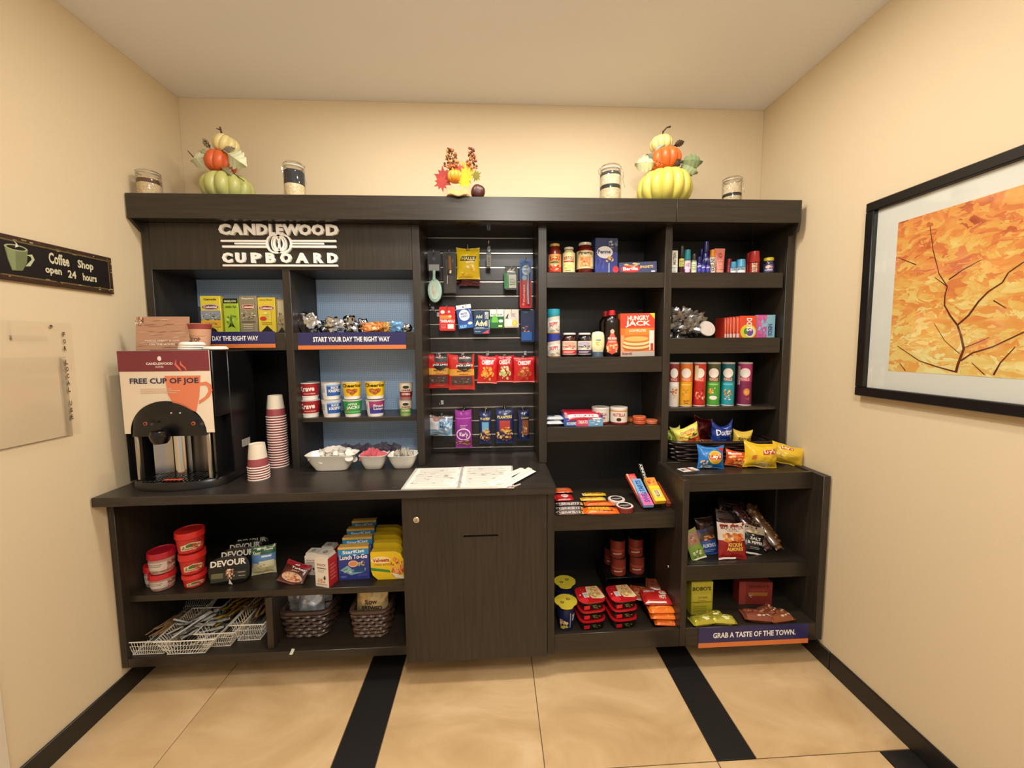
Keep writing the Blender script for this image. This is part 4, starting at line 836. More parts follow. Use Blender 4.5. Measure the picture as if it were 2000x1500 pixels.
# ---------------------------------------------------------------- bowls with creamers and sachets
def bowl(label, u0, u1, vt, vb, Y, dp, name='serving_bowl'):
    xa, za = P(u0, vt, Y); xb, _ = P(u1, vt, Y); h_ = za-CTOP; w2 = (xb-xa)/2; cx2 = (xa+xb)/2; t = thing(name, label, 'bowl', (cx2, Y+dp/2, CTOP+.0003)); m = mat('ece8de', .15, 0, .01)
    def ring(k, z, e=4.5):
        o = []
        for i in range(40):
            a = 2*PI*i/40; c_, s_ = math.cos(a), math.sin(a); r = (abs(c_)**e+abs(s_)**e)**(-1/e); o.append((c_*r*w2*k, s_*r*dp/2*k, z))
        return o
    ks = [(0.02, .003), (.55, .003), (.57, 0), (.62, .002), (.8, h_*.45), (.97, h_*.97), (1, h_), (.98, h_+.001), (.95, h_-.002), (.78, h_*.45), (.6, .008), (.02, .008)]
    vs = []; fs = []
    for k, z in ks: vs += ring(k, z)
    for j in range(len(ks)-1):
        for i in range(40): a = j*40+i; b = j*40+(i+1) % 40; fs.append((a, b, b+40, a+40))
    MB().add(vs, fs, m).build('bowl', t); return t, cx2, Y+dp/2, w2, h_
_, bx, by, bw2, bh = bowl('white rectangular bowl of creamer tubs, left of the divided dish', 588, 690, 893, 916, 1.855, .125)
cr0 = thing('creamer_tub', 'small white creamer tub heaped in the white bowl', 'creamer', (0, 0, 0), (0, 0, 0), 'creamer tubs in the white bowl')
MB().lathe([(0, 0), (.011, 0), (.0125, .002), (.015, .018), (.019, .019), (.019, .0205)], mat('f2efe8', .35), 14).build('tub', cr0); MB().lathe([(.019, .0206), (.0185, .0212), (0, .0212)], mat('e6e0d8', .3, .2), 14).build('peel_lid', cr0); keep(cr0)
r_ = random.Random(12); first = True; placed = []
def scat(n, w_, d_, mind):
    out = []; t = 0
    while len(out) < n and t < 4000:
        t += 1; p = (r_.uniform(-w_, w_), r_.uniform(-d_, d_))
        if all((p[0]-a)**2+(p[1]-b)**2 > mind**2 for a, b in out): out.append(p)
    return out
for k, (n, f, z) in enumerate(((12, .7, .024), (14, .86, .045), (12, .68, .066), (5, .4, .084))):
    for px_, py_ in scat(n, bw2*f, .05*f, .026):
        lc = (bx+px_, by+py_, CTOP+z+r_.uniform(0, .004)); ro = (r_.uniform(-.9, .9), r_.uniform(-.9, .9), r_.uniform(0, 6))
        if first: cr0.location = lc; cr0.rotation_euler = ro; first = False
        else: dup(cr0, lc, ro)
# divided dish: two joined bowls
dd = thing('divided_dish', 'white two-section dish of pink and white sweetener packets', 'bowl', (0, 0, 0))
secs = []
for u0, u1 in ((696, 752), (753, 812)):
    t, a, b, c_, h_ = bowl('x', u0, u1, 893, 910, 1.865, .12); secs.append((a, b, c_, h_)); ch_ = [o for o in COL.objects if o.parent == t]
    for o in ch_: o.parent = dd; o.name = 'section'; o.location = t.location
    bpy.data.objects.remove(t)
def sachet(label, col, group, art):
    s_ = thing('sachet', label, 'sachet', (0, 0, 0), (0, 0, 0), group); m = mat(col, .6, 0, .03)
    q = MB(); f = lambda u, v, k: ((u-.5)*.062, -k*(.0006+.0022*math.sin(PI*u)**.6*math.sin(PI*v)**.6), (v-.5)*.034); q.sheet(lambda u, v: f(u, v, 1), 8, 6, m); q.sheet(lambda u, v: f(1-u, v, -1), 8, 6, m); q.build('paper', s_)
    prt(s_, art, .062, .034, lambda x, z, l: (x, -.0006-.0022*max(0, math.sin(PI*(x/.062+.5)))**.6*max(0, math.sin(PI*z/.034))**.6-l, z-.017), (5, 3), name='print'); return keep(s_)
pinks = sachet('pink sweetener sachet standing in the left section of the dish', 'e0707c', 'pink sachets in the dish', [('r', .3, .3, .7, .6, 'f0a8b0'), ('t', 'Sweet', .35, .36, .65, .54, 'b03048')])
whites = sachet('white sugar sachet standing in the right section of the dish', 'ece8de', 'white sachets in the dish', [('t', 'Sugar', .3, .35, .7, .6, '6a6a72'), ('r', .05, .1, .95, .16, '9aa0a8')])
for proto, (a, b, c_, h_), n, dir_ in ((pinks, secs[0], 22, 1), (whites, secs[1], 20, -1)):
    for i in range(n):
        f = (i+.5)/n; row = i % 2
        lc = (a+(f-.5)*c_*1.25, b-.022+row*.034, CTOP+.050+.014*math.sin(f*PI)+r_.uniform(0, .008)); ro = (r_.uniform(-.15, .15), r_.uniform(.2, .75)*dir_, r_.uniform(.9, 1.35)*dir_)
        if i == 0: proto.location = lc; proto.rotation_euler = ro
        else: dup(proto, lc, ro)
darks = sachet('dark tea sachet in the back of the bowls', '3c3a4a', 'dark sachets at the back of the bowls', [('r', .2, .3, .8, .6, '5a5868')])
for i in range(16):
    lc = (bx+.02+i*.018, by+.062+.006*(i % 2), CTOP+.075+r_.uniform(-.004, .012)); ro = (r_.uniform(-.5, .3), r_.uniform(-.6, .6), r_.uniform(-.6, .6))
    if i == 0: darks.location = lc; darks.rotation_euler = ro
    else: dup(darks, lc, ro)
# ---------------------------------------------------------------- hanging packets on the slatwall
YH = 2.085
hook0 = None
def hook(u, v, Y=YH):
    global hook0
    x, z = P(u, v, Y)
    if hook0 is None:
        hook0 = thing('display_hook', 'thin chrome display hook on the slatwall', 'hook', (x, YS, z), (0, 0, 0), 'chrome hooks on the slatwall')
        MB().tube([(0, -.001, .004), (0, -.06, .0), (0, -.10, .0), (0, -.108, .004), (0, -.110, .014)], .0016, CHROME, 6).build('prong', hook0)
        MB().box(-.008, .008, -.004, -.0012, -.012, .012, CHROME, .001).build('hook_plate', hook0); keep(hook0)
    else: dup(hook0, (x, YS, z))
def hangbag(name, label, b, col, art, t=.03, seed=1, Y=YH, rz=0, hk=True, cat='bag', metal=0., back=None, rough=.22, seal=.07, ry=0, pin=.04, wr=.0022):
    u0, v0, u1, v1 = b; zb = P((u0+u1)/2, v1, Y)[1]; o = bag(name, label, b, Y, zb, col, art, t, (0, ry, rz), None, seed, cat, rough, metal, back=back, seal=seal, pin=pin, wr=wr)
    if hk: hook((u0+u1)/2, v0+4, Y)
    return o
def card(name, label, b, col, art, th=.0012, Y=YH, dome=None, cat='packet', ry=0, hk=True, corner=.1, rough=.35):
    u0, v0, u1, v1 = b; zb = P((u0+u1)/2, v1, Y)[1]; x, w_, h_ = spot(b, Y, zb)
    o = thing(name, label, cat, (x, Y, zb), (0, ry, 0)); r = corner*w_; pts = []
    for cx1, cz1, a0 in ((w_/2-r, r, -PI/2), (w_/2-r, h_-r, 0), (-w_/2+r, h_-r, PI/2), (-w_/2+r, r, PI)):
        for k in range(4): a = a0+PI/2*k/3; pts.append((cx1+r*math.cos(a), cz1+r*math.sin(a)))
    MB().prism(pts, th, mat(col, rough, 0, .03)).build('card', o)
    if art: prt(o, art, w_, h_, flatmap(0))
    if dome:
        a, b2, c2, d2, dp, m = dome
        q = MB(); q.sheet(lambda u, v: ((a+(c2-a)*u-.5)*w_, -dp*min(1, 6*u, 6*(1-u), 6*v, 6*(1-v))-.0015, (b2+(d2-b2)*v)*h_), 12, 12, m); q.build('blister', o)
    if hk: hook((u0+u1)/2, v0+4, Y)
    return o
# row 1
hb = card('hairbrush', 'mint green oval hairbrush on a black header card, upper left of the slatwall', (835, 490, 860, 530), '15151a', [('r', .1, .04, .9, .34, '9a9c9c'), ('e', .5, .62, .12, .07, '5a5a60'), ('e', .5, .62, .06, .035, '15151a')], cat='hairbrush', hk=False)
K3 = (P(900, 560, YH)[0]-P(800, 560, YH)[0])/100
MINT = mat('a9cdbc', .3, 0, .02)
q = MB(); q.tube([(0, -.008, .004), (0, -.010, -8*K3), (0, -.012, -18*K3)], [3.5*K3, 2.6*K3, 4*K3], MINT, 10); q.build('handle', hb)
q = MB(); X = Matrix.Translation((1*K3, -.012, -38*K3)) @ Matrix.Rotation(PI/2, 4, 'X')
q.lathe([(0, -.008), (12*K3, -.006), (14*K3, 0), (13*K3, .006), (11*K3, .007), (0, .008)], MINT, 30, X=X, sy=1.65); q.build('paddle', hb)
prt(hb, [('e', .5, .5, .45, .47, 'b9cfc0'), ('b', .5, .5, .26, .3, ['c8b8a8', 'b0c4b4', 'c4a898'], 14, .3)], 22*K3, 38*K3, lambda x, z, l: (x+1*K3, -.0215-l, z-57*K3), name='printed_pattern')
MB().lathe([(0, 0), (13*K3, 0), (12*K3, .012), (0, .014)], mat('101214', .5), 24, X=Matrix.Translation((3*K3, .012, -40*K3)) @ Matrix.Rotation(PI/2, 4, 'X'), sy=1.65).build('bristle_pad', hb)
hook(848, 496)
gp = card('utensil_pack', 'clear pouch with wooden-handled tool, between hairbrush and yellow bag', (866, 492, 891, 573), '2c2a28', [('r', .06, .03, .94, .42, '4a4442'), ('r', .5, .45, .58, .9, '8a6a48')], dome=(.06, .03, .94, .97, .012, FILM), cat='utensil', corner=.05)
q = MB(); q.tube([(.2*K3, -.008, 72*K3), (1*K3, -.008, 45*K3)], [3*K3, 4*K3], mat('8a6240', .5, 0, .25), 8).tube([(1*K3, -.008, 44*K3), (0, -.008, 38*K3)], 4.5*K3, CHROME, 8).tube([(-4*K3, -.007, 34*K3), (-5*K3, -.007, 18*K3)], .7*K3, mat('f0f0ee', .2), 5); q.build('tool', gp)
hangbag('cough_drop_bag', 'dark red cough drop bag showing below the yellow one', (896, 505, 937, 558), '5a1820', [('b', .5, .12, .4, .1, ['7a2a30', '3a1014'], 16, .2)], .025, 4, YH+.035, hk=False)
hangbag('cough_drop_bag', 'bright yellow cough drop bag hanging in front of the dark red bag', (891, 482, 937, 545), 'e3c619', [('p', [(.14, .57), (.8, .57), (.88, .72), (.22, .72)], '3a3218'), ('t', 'HALLS', .22, .595, .80, .695, 'f0e27a'), ('e', .5, .52, .12, .03, 'f2e68a'), ('b', .5, .25, .4, .14, ['e8b818', 'd8a010', 'f4dc50'], 22, .2), ('r', .42, .93, .6, .96, '6a5a20'), ('r', .1, .04, .7, .08, 'c89a14')], .03, 3, YH, pin=.05)
card('nail_clipper', 'small nail clipper on a narrow black card with grey panel', (950, 494, 960, 521), '101012', [('r', .1, .04, .9, .82, '8a8478'), ('t', 'CLIP', .3, .12, .7, .74, '3a3630', 0, 1)], corner=.12, cat='nail clipper', hk=False); hook(954, 480); hook(955, 478)
card('floss_pack', 'clear blister of floss picks with green and white card', (985, 521, 1012, 566), '26282a', [('r', 0, .06, .3, .72, '3aa860'), ('r', .32, .08, .86, .66, 'e8ebe4'), ('l', .38, .2, .8, .5, '6a9a7a', 4), ('p', [(.2, .8), (.45, .96), (.5, .84), (.8, .98), (.6, .76)], 'dfe2e2')], dome=(.02, .02, .98, .98, .014, FILM), corner=.16)
tb = card('toothbrush_pack', 'tall blue and red toothbrush pack at the right end of the slatwall', (1015, 506, 1038, 602), 'c9252a', [('r', 0, .53, 1, 1, '1f62b8'), ('e', .5, .53, .5, .08, 'c9252a'), ('e', .55, .78, .36, .1, 'd8e4f0'), ('e', .5, .78, .22, .06, '6a9ad0'), ('e', .4, .62, .2, .05, '9ac4e8'), ('r', .3, .93, .8, .955, '0f2f6a'), ('t', 'Colgate', .28, .12, .46, .48, 'f0d8d0', 0, 1), ('e', .3, .08, .1, .03, 'e88a80')], th=.004, cat='toothbrush', corner=.15, rough=.2)
q = MB(); q.tube([(5*K3, -.012, 8*K3), (4*K3, -.014, 40*K3), (5*K3, -.014, 60*K3), (4*K3, -.012, 84*K3)], [1.8*K3, 2.2*K3, 1.3*K3, 2*K3], mat('b8c4d0', .2), 8); q.build('toothbrush', tb)
q = MB(); q.sheet(lambda u, v: ((u-.5)*20*K3, -.022*min(1, 5*u, 5*(1-u), 8*v, 8*(1-v))-.004, (.04+.9*v)*96*K3), 10, 16, FILM); q.build('blister', tb)
card('toothpaste_pack', 'dark blue carded pack low behind the toothbrush', (1017, 605, 1044, 668), '14264e', [('r', .05, .05, .8, .32, '1f5aa8'), ('b', .35, .4, .3, .1, ['b0643a', 'd08a50', '1a3c80'], 12, .3), ('e', .35, .92, .2, .03, '3a5a9a')], Y=YH+.03, hk=False)
# row 2
card('cold_remedy_pouch', 'red cold remedy sachet with white dots and orange flash', (858, 599, 889, 646), 'cf2626', [('e', .22, .78, .13, .075, 'f6ece0'), ('e', .62, .79, .08, .05, 'f0c8b8'), ('r', .04, .5, .75, .64, 'ee8a3a'), ('e', .68, .6, .1, .05, 'f4d8a0'), ('t', 'THERAFLU', .05, .34, .95, .46, 'f8f0ea'), ('r', .52, .08, .9, .28, 'eee6e0'), ('l', .1, .1, .45, .28, 'e89088', 3), ('r', .45, .94, .56, .97, '2a1010')], th=.006, cat='medicine')
card('pain_tablet_pouch', 'tilted blue tablet pouch with white roundel and header', (896, 595, 925, 641), '2e4f9a', [('r', 0, .83, 1, 1, 'eef0f4'), ('r', .4, .88, .52, .93, '40485a'), ('e', .48, .56, .36, .24, 'dfe6f4'), ('t', 'BACK', .26, .58, .7, .67, '3a5aa0'), ('t', '& BODY', .26, .47, .7, .55, '3a5aa0'), ('r', 0, .0, 1, .2, '2560b8'), ('e', .8, .2, .16, .06, 'd8dcc0'), ('t', 'RELIEF', .1, .03, .55, .14, '9ad0e8'), ('b', .88, .6, .1, .2, ['6a8ad0', '8aa4dc'], 6, .3)], th=.005, ry=-.12, cat='medicine')
card('pain_relief_packet', 'navy pain relief packet with white print, partly behind the other navy one', (926, 606, 955, 628), '1c3a58', [('t', 'Advil', .12, .28, .55, .6, 'd8dcc8'), ('r', .72, .1, .97, .85, 'c8ccd0'), ('b', .84, .48, .11, .34, ['5a6068', '9aa0a8'], 14, .2), ('l', .1, .08, .5, .2, '8aa0b0', 1)], th=.005, Y=YH+.01, cat='medicine')
card('pain_relief_packet', 'lower navy pain relief packet with large yellowish lettering and red stripe', (925, 623, 957, 652), '1b3c66', [('r', .93, .42, .97, .95, 'd8dce0'), ('t', 'Advil', .1, .52, .84, .9, 'f0e8b0'), ('l', .12, .38, .7, .46, 'c8d0d8', 1), ('r', 0, .33, 1, .35, 'c8ccd4'), ('p', [(.5, .02), (.95, .3), (.9, .1), (.98, .04)], 'd0485a'), ('t', 'Ibuprofen', .1, .1, .42, .2, 'a8b8c8')], th=.006, Y=YH-.01, hk=False, cat='medicine')
card('cold_capsule_packet', 'green and white cold capsule packet', (957, 604, 984, 641), '2f8a3c', [('r', 0, .62, 1, 1, 'e8ece4'), ('t', 'DAYQUIL', .08, .66, .92, .76, '4a5a48'), ('r', .05, .5, .95, .6, '1f5a2a'), ('e', .35, .4, .22, .28, '6ac048'), ('e', .78, .38, .16, .08, 'dfe8e8'), ('r', 0, 0, 1, .3, '1f6a30'), ('r', .6, .06, .88, .16, 'd8d890')], th=.005, cat='medicine')
card('tablet_card', 'white card with a white and a yellow roundel', (985, 604, 1013, 640), 'ddd8cc', [('p', [(.06, .5), (.24, .74), (.3, .74), (.24, .52), (.36, .5)], '3a3450'), ('e', .36, .28, .2, .2, 'f4f4e8'), ('e', .72, .26, .19, .17, 'e0cf4a'), ('e', .72, .26, .11, .1, 'ecdf70'), ('r', 0, 0, 1, .06, 'b8a890'), ('l', .45, .6, .8, .8, 'b8b4c8', 3)], th=.004, cat='medicine')
hook(841, 600); hook(852, 612)
# row 3: jerky and cracker bags
jr = [('r', .36, .76, .92, 1, '17120f'), ('t', 'PROTEIN', .42, .88, .86, .93, 'd8d0c8'), ('r', .0, .4, 1, .58, 'd39a3a'), ('p', [(.3, .72), (.92, .72), (.86, .58), (.6, .5), (.36, .58)], '17120f'), ('t', 'JACK LINKS', .28, .64, .94, .71, 'f2ece6'), ('t', 'BEEF JERKY', .32, .48, .88, .54, '6a3018'), ('l', .4, .42, .8, .46, '8a4a20', 1), ('r', .08, .14, .92, .38, '4a3530'), ('b', .5, .26, .4, .11, ['6a5048', '8a7468', '38241e'], 30, .14), ('l', .3, .06, .8, .1, 'e89a88', 1), ('r', .56, .95, .64, .97, 'e8e0d8')]
hangbag('jerky_bag', 'red and gold beef jerky bag, leftmost of the two', (832, 690, 878, 759), 'b3241e', jr, .022, 6, YH+.02)
hangbag('jerky_bag', 'red and gold beef jerky bag overlapping its neighbour, second from left', (876, 691, 927, 762), 'ba2a22', jr, .026, 7, YH-.015)
def chz(c1, c2, c3): return [('t', 'CHEEZ-IT', .2, .68, .82, .84, 'f8f0e8', .04), ('b', .5, .35, .34, .26, [c1, c2, c3, c1], 34, .2), ('r', .0, .02, 1, .05, 'e89a90'), ('l', .55, .6, .85, .64, '8a1a1a', 1)]
hangbag('cracker_bag', 'red cracker bag with square orange crackers, slightly tilted', (931, 694, 970, 750), 'cf1f24', chz('e8a23a', 'f0b850', 'd88a28'), .03, 8, YH-.01, ry=.05)
hangbag('cracker_bag', 'narrow-looking red cracker bag with green and white picture, middle of three', (968, 693, 1004, 748), 'c01d22', chz('d8d890', 'a8b860', 'f0e8c0'), .022, 9, YH+.02)
hangbag('cracker_bag', 'red cracker bag with brown-orange crackers, rightmost of three', (1003, 696, 1045, 748), 'd0242a', chz('c86a2a', 'a84a20', 'e0a060'), .03, 10, YH-.01)
# row 4
hangbag('candy_bag', 'pale blue crumpled candy bag with brown top edge', (836, 812, 882, 852), '8fb0d0', [('r', 0, .84, 1, 1, '7a5a50'), ('r', .0, .3, .4, .84, 'c8ccd0'), ('t', 'York', .42, .56, .78, .72, '2a3a58'), ('t', 'Minis', .46, .4, .86, .54, '2a3a58'), ('e', .28, .8, .14, .08, 'a06a58'), ('b', .8, .6, .18, .3, ['b8d4ee', '6a94c4', 'e0e8f0'], 14, .3), ('b', .4, .18, .35, .14, ['b8bcc4', '8a98a8'], 10, .3)], .034, 12, YH-.005, wr=.006, ry=.08)
hangbag('nut_bar_bag', 'purple snack bag with round white-lined badge', (889, 800, 921, 876), '8f2f92', [('r', 0, .77, 1, .79, 'b86ab8'), ('e', .5, .36, .44, .16, 'e8d8e8'), ('e', .5, .36, .38, .13, '8f2f92'), ('t', 'Kar\'s', .26, .31, .76, .42, 'f4ecf4'), ('l', .3, .54, .75, .62, 'c89ac8', 2), ('b', .5, .14, .5, .08, ['8a4a30', 'c89a60', '5a2a20', 'd8b070', '6a7a40'], 34, .18)], .028, 13, YH-.01, pin=.0)
nuts = lambda c: [('r', 0, 0, 1, .8, '18285a'), ('t', 'PLANTERS', .1, .72, .9, .8, 'e0c870'), ('r', .22, .36, .78, .66, c), ('b', .5, .26, .44, .2, ['d8a850', 'b87838', 'e8d090', '8a4424', 'e0b860'], 44, .15), ('b', .52, .4, .26, .08, ['e8c050', 'c88a3a'], 10, .3)]
hangbag('nut_bag', 'navy nut bag with light blue window panel', (936, 802, 960, 868), '18255a', nuts('6aa8cc'), .024, 14, YH)
hangbag('nut_bag', 'navy trail mix bag with red panel and bulging nuts, middle of three', (969, 797, 1003, 868), '1a2858', nuts('b03a34'), .034, 15, YH-.015, pin=-.08)
hangbag('nut_bag', 'navy nut bag with tall brown panel, beside the right divider', (1011, 799, 1034, 862), '14224e', [('r', .4, .2, .95, .66, '8a5030'), ('t', 'PLANTERS', .3, .7, .95, .76, 'c8a850'), ('b', .5, .3, .3, .18, ['c89058', 'e0d0b0', '9a5a30'], 20, .2)], .022, 16, YH+.015)
hook(860, 790); hook(1046, 700); hook(952, 690); hook(1028, 690)
# ---------------------------------------------------------------- binder and receipts on the worktop
PAP = mat('eeeae0', .6, 0, .02)
bn = thing('ring_binder', 'open binder of printed pages in clear sleeves, on the worktop', 'binder', (0, 0, 0))
def quad(nm, par, pts, z, m, th=.0012):
    q = MB(); n = len(pts); q.add([(x, y, z) for x, y in pts]+[(x, y, z+th) for x, y in pts], [tuple(reversed(range(n))), tuple(range(n, 2*n))]+[(i, (i+1) % n, (i+1) % n+n, i+n) for i in range(n)], m); return q.build(nm, par)
A = [F(*p, CTOP) for p in ((790, 955), (893, 954), (901, 915), (817, 918))]; Bq = [F(*p, CTOP) for p in ((899, 954), (1000, 952), (998, 912), (906, 914))]
allq = [F(*p, CTOP) for p in ((783, 957), (1004, 954), (1001, 911), (812, 916))]
quad('cover', bn, allq, CTOP+.0003, mat('c9c6bc', .35), .003)
for nm, Q in (('page', A), ('page', Bq)):
    pg = quad(nm, bn, Q, CTOP+.0036, PAP, .003)
    w_ = (Vector(Q[1])-Vector(Q[0])).length; rg = random.Random(len(nm)+int(w_*1000)); ar = []
    for i in range(17): ar.append(('l', .08, .05+i*.053, .95, .05+i*.053+.028, 'b9b4a8', 1))
    for i in range(26): a, b = rg.uniform(.05, .85), rg.uniform(.05, .9); ar.append(('r', a, b, a+rg.uniform(.03, .12), b+.014, 'a9a498'))
    def mp_(Q): 
        def f(x, y, l):
            u_, v_ = x+.5, y; p = (1-v_)*((1-u_)*Vector(Q[0])+u_*Vector(Q[1]))+v_*((1-u_)*Vector(Q[3])+u_*Vector(Q[2])); return (p.x, p.y, CTOP+.0066+l*.3)
        return f
    prt(pg, ar, 1, 1, mp_(Q), name='printed_lines')
q = MB(); m0 = (Vector(A[1])+Vector(Bq[0]))/2; m1 = (Vector(A[2])+Vector(Bq[3]))/2
q.box(-.008, .008, 0, (m1-m0).length, .0035, .0065, mat('b5b2a8', .3), .002, Matrix.Translation((m0.x, m0.y, CTOP)) @ Matrix.Rotation(math.atan2(m1.y-m0.y, m1.x-m0.x)-PI/2, 4, 'Z')); q.build('spine', bn)
for f in (.12, .5, .88):
    p = m0.lerp(m1, f); MB().tube([(p.x+.013*math.cos(a), p.y, CTOP+.006+.011*math.sin(a)) for a in [PI*i/8 for i in range(9)]], .0012, CHROME, 5).build('ring', bn)
for i, (Q, lb, z) in enumerate([(((945, 944), (960, 950), (1028, 917), (1015, 915)), 'folded white receipt strip lying across the right binder page, left one', .0075), (((972, 953), (988, 953), (1047, 921), (1030, 914)), 'folded white receipt strip lying beside the first on the binder', .0078)]):
    r_c = thing('receipt', lb, 'receipt', (0, 0, 0)); Q2 = [F(*p, CTOP+z) for p in Q]; quad('paper', r_c, Q2, CTOP+z, mat('f4f1ea', .6), .0012)
    Q3 = [(x+.004, y+.002) for x, y in Q2]; o = quad('folded_layer', r_c, [Q3[0], ((Q3[0][0]+Q3[1][0])/2, (Q3[0][1]+Q3[1][1])/2), ((Q3[2][0]+Q3[3][0])/2, (Q3[2][1]+Q3[3][1])/2), Q3[3]], CTOP+z+.0022, mat('e8e4da', .6), .001)
pn = thing('pen', 'thin clear pen with a reddish tip, at the lower right of the binder', 'pen', (0, 0, 0)); a = F(1002, 951, CTOP+.004); b = F(1016, 946, CTOP+.004)
MB().tube([(a[0], a[1], CTOP+.0045), (b[0], b[1], CTOP+.0045)], .004, mat('b8b0a4', .3), 8).build('barrel', pn); MB().tube([(a[0], a[1], CTOP+.0045), (a[0]-.012, a[1]+.004, CTOP+.003)], [.004, .001], mat('a8483c', .3), 8).build('tip', pn)
# ---------------------------------------------------------------- open base cabinet, upper shelf
def tub(b, Y, zb, clear, label, tilt=(0, 0), lidc='c3232c', wh=None, xx=None):
    x, w_, h_ = rspot(b, Y, zb) if b else (xx, 0, 0); w_, h_ = wh or (w_, h_); R = w_/2; t = thing('food_tub', label, 'tub', (x, Y+R, zb), (tilt[0], tilt[1], math.atan2(-x, Y)*.9))
    rf = lambda z: R*(.80+.16*z/h_)
    MB().lathe([(0, .001), (rf(0)*.92, .001), (rf(0), .002), (rf(h_*.74), h_*.74)], mat('c8a090' if clear else 'b82a28', .3, 0, .25 if clear else .1), 30).build('bowl', t)
    L_ = mat(lidc, .22, 0, .03)
    MB().lathe([(R*.96, h_*.72), (R*1.0, h_*.72), (R*1.0, h_*.80), (R*.985, h_*.82), (R*.985, h_*.97), (R*.96, h_), (R*.88, h_), (R*.86, h_*.965), (0, h_*.965)], L_, 34).build('lid', t)
    if clear: ar = [('r', .0, 0, 1, 1, 'b8948a'), ('b', .75, .4, .24, .4, ['a83c34', 'c87868', '8a5a40', 'd8b8a0'], 30, .2), ('r', .12, .2, .6, .85, 'cfc4b8'), ('l', .16, .5, .56, .76, '7a6a60', 2), ('b', .5, .12, .45, .1, ['5a5048', '8a7060'], 16, .2)]
    else: ar = [('r', .0, 0, 1, 1, 'c22e2a'), ('b', .72, .5, .22, .4, ['a82420', 'd86048', 'b83a2a'], 20, .25), ('p', [(.3, .2), (.7, .26), (.72, .62), (.52, .78), (.3, .58)], 'd8cfa8'), ('p', [(.34, .5), (.5, .72), (.68, .56), (.66, .46), (.36, .42)], '4f6a34'), ('t', 'Rosarita', .33, .28, .67, .4, '7a3024')]
    prt(t, ar, PI*R*.95, h_*.62, cylmap(lambda z: rf(z)+.0005, h_*.06), (12, 3), name='printed_label'); return t
tub(None, 1.735, ZM, True, 'clear tub with red lid behind the others at the far left', wh=(.080, .095), xx=-1.538)
t_ = rspot((291, 1126, 348, 1177), 1.70, ZM)
tub((291, 1126, 348, 1177), 1.70, ZM, True, 'clear tub with red lid at the bottom of the short stack')
tub((288, 1084, 347, 1132), 1.70, ZM+t_[2]+.001, True, 'clear tub with red lid on top of the short stack', lidc='b01c2e')
a = spot((354, 1126, 405, 1166), 1.77, ZM); ww, hh = a[1], a[2]
st = ZM
for i, (u0, u1, lb) in enumerate(((354, 405, 'red tub at the bottom of the tall stack of three'), (350, 406, 'red tub in the middle of the tall stack of three'), (346, 407, 'red tub with glossy lid on top of the tall stack of three'))):
    hh2 = (P(375, (1127, 1086, 1044)[i], 1.715)[1]-st); tub((u0, 1100, u1, 1140), 1.715, st, False, lb, lidc='cf2a24', wh=(rspot((u0, 1100, u1, 1140), 1.715, st)[1], hh2)); st += hh2+.0006
# black bowls (standing on edge in front of each other)
def devour(b, Y, label, zoff=0, full=True, dx=0):
    x, w_, h_ = spot(b, Y, ZM); t = thing('meal_bowl', label, 'meal bowl', (x, Y, ZM), (-.12, 0, .12))
    q = MB(); m = mat('131313', .3, 0, .1); n = 30
    def S(k, d): return [(w_/2*k*math.copysign(abs(math.cos(2*PI*i/n))**.8, math.cos(2*PI*i/n)), d, h_/2+h_/2*k*math.copysign(abs(math.sin(2*PI*i/n))**.6, math.sin(2*PI*i/n))) for i in range(n)]
    rings = [S(.02, 0), S(.96, 0), S(1, .002), S(.98, .006), S(.86, .03), S(.7, .05), S(.02, .051)]; vs = sum(rings, []); fs = [(j*n+i, j*n+(i+1) % n, (j+1)*n+(i+1) % n, (j+1)*n+i) for j in range(6) for i in range(n)]
    fs = [tuple(reversed(f)) for f in fs] if False else fs
    q.add(vs, fs, m).build('bowl', t)
    ar = [('t', 'DEVOUR', .06, .68, .92, .9, 'f0ece4', .06)]
    if full: ar += [('p', [(.06, .12), (.92, .2), (.94, .52), (.06, .44)], '2c2e2c'), ('r', .08, .26, .36, .44, '6a6a4a'), ('b', .54, .42, .12, .2, ['c8a080', 'e0c0a0', '8a4a34', 'f0dcc8', 'a86a50'], 34, .22), ('r', .72, .42, .9, .445, 'b8b8b0'), ('r', .74, .3, .9, .32, 'b8b8b0'), ('p', [(.5, .06), (.52, .22), (.6, .02)], 'd8d4cc')]
    prt(t, ar, w_, h_, flatmap(-.0008), name='printed_label')
devour((463, 1049, 524, 1130), 1.98, 'black meal bowl with white lettering, furthest back of the row', full=False)
devour((447, 1058, 512, 1140), 1.90, 'black meal bowl with white lettering, third from the front', full=False)
devour((430, 1072, 500, 1150), 1.82, 'black meal bowl with white lettering, second from the front', full=False)
devour((408, 1090, 484, 1164), 1.74, 'black meal bowl with food picture, at the front of the row')
# pouch
bag('side_dish_pouch', 'green, blue and cream side dish pouch beside the black bowls', (488, 1071, 533, 1156), 1.80, ZM, 'c9c3a0', [('r', 0, .72, 1, 1, '1f5a3c'), ('t', 'Knorr', .08, .72, .42, .84, 'e8e8d0'), ('r', 0, .44, 1, .72, '5b86bc'), ('r', .45, .62, .85, .68, 'e0e8f0'), ('t', 'Pasta', .55, .85, .9, .92, 'd8e4d8'), ('r', .35, .28, .95, .5, 'dcd8b8'), ('b', .5, .2, .48, .18, ['c8bc80', 'e4dcb0', 'a89a60', 'd8c890'], 40, .15), ('r', .25, .88, .4, .94, 'e8e8e8')], .04, (-.12, 0, .25), seed=31, cat='pouch')
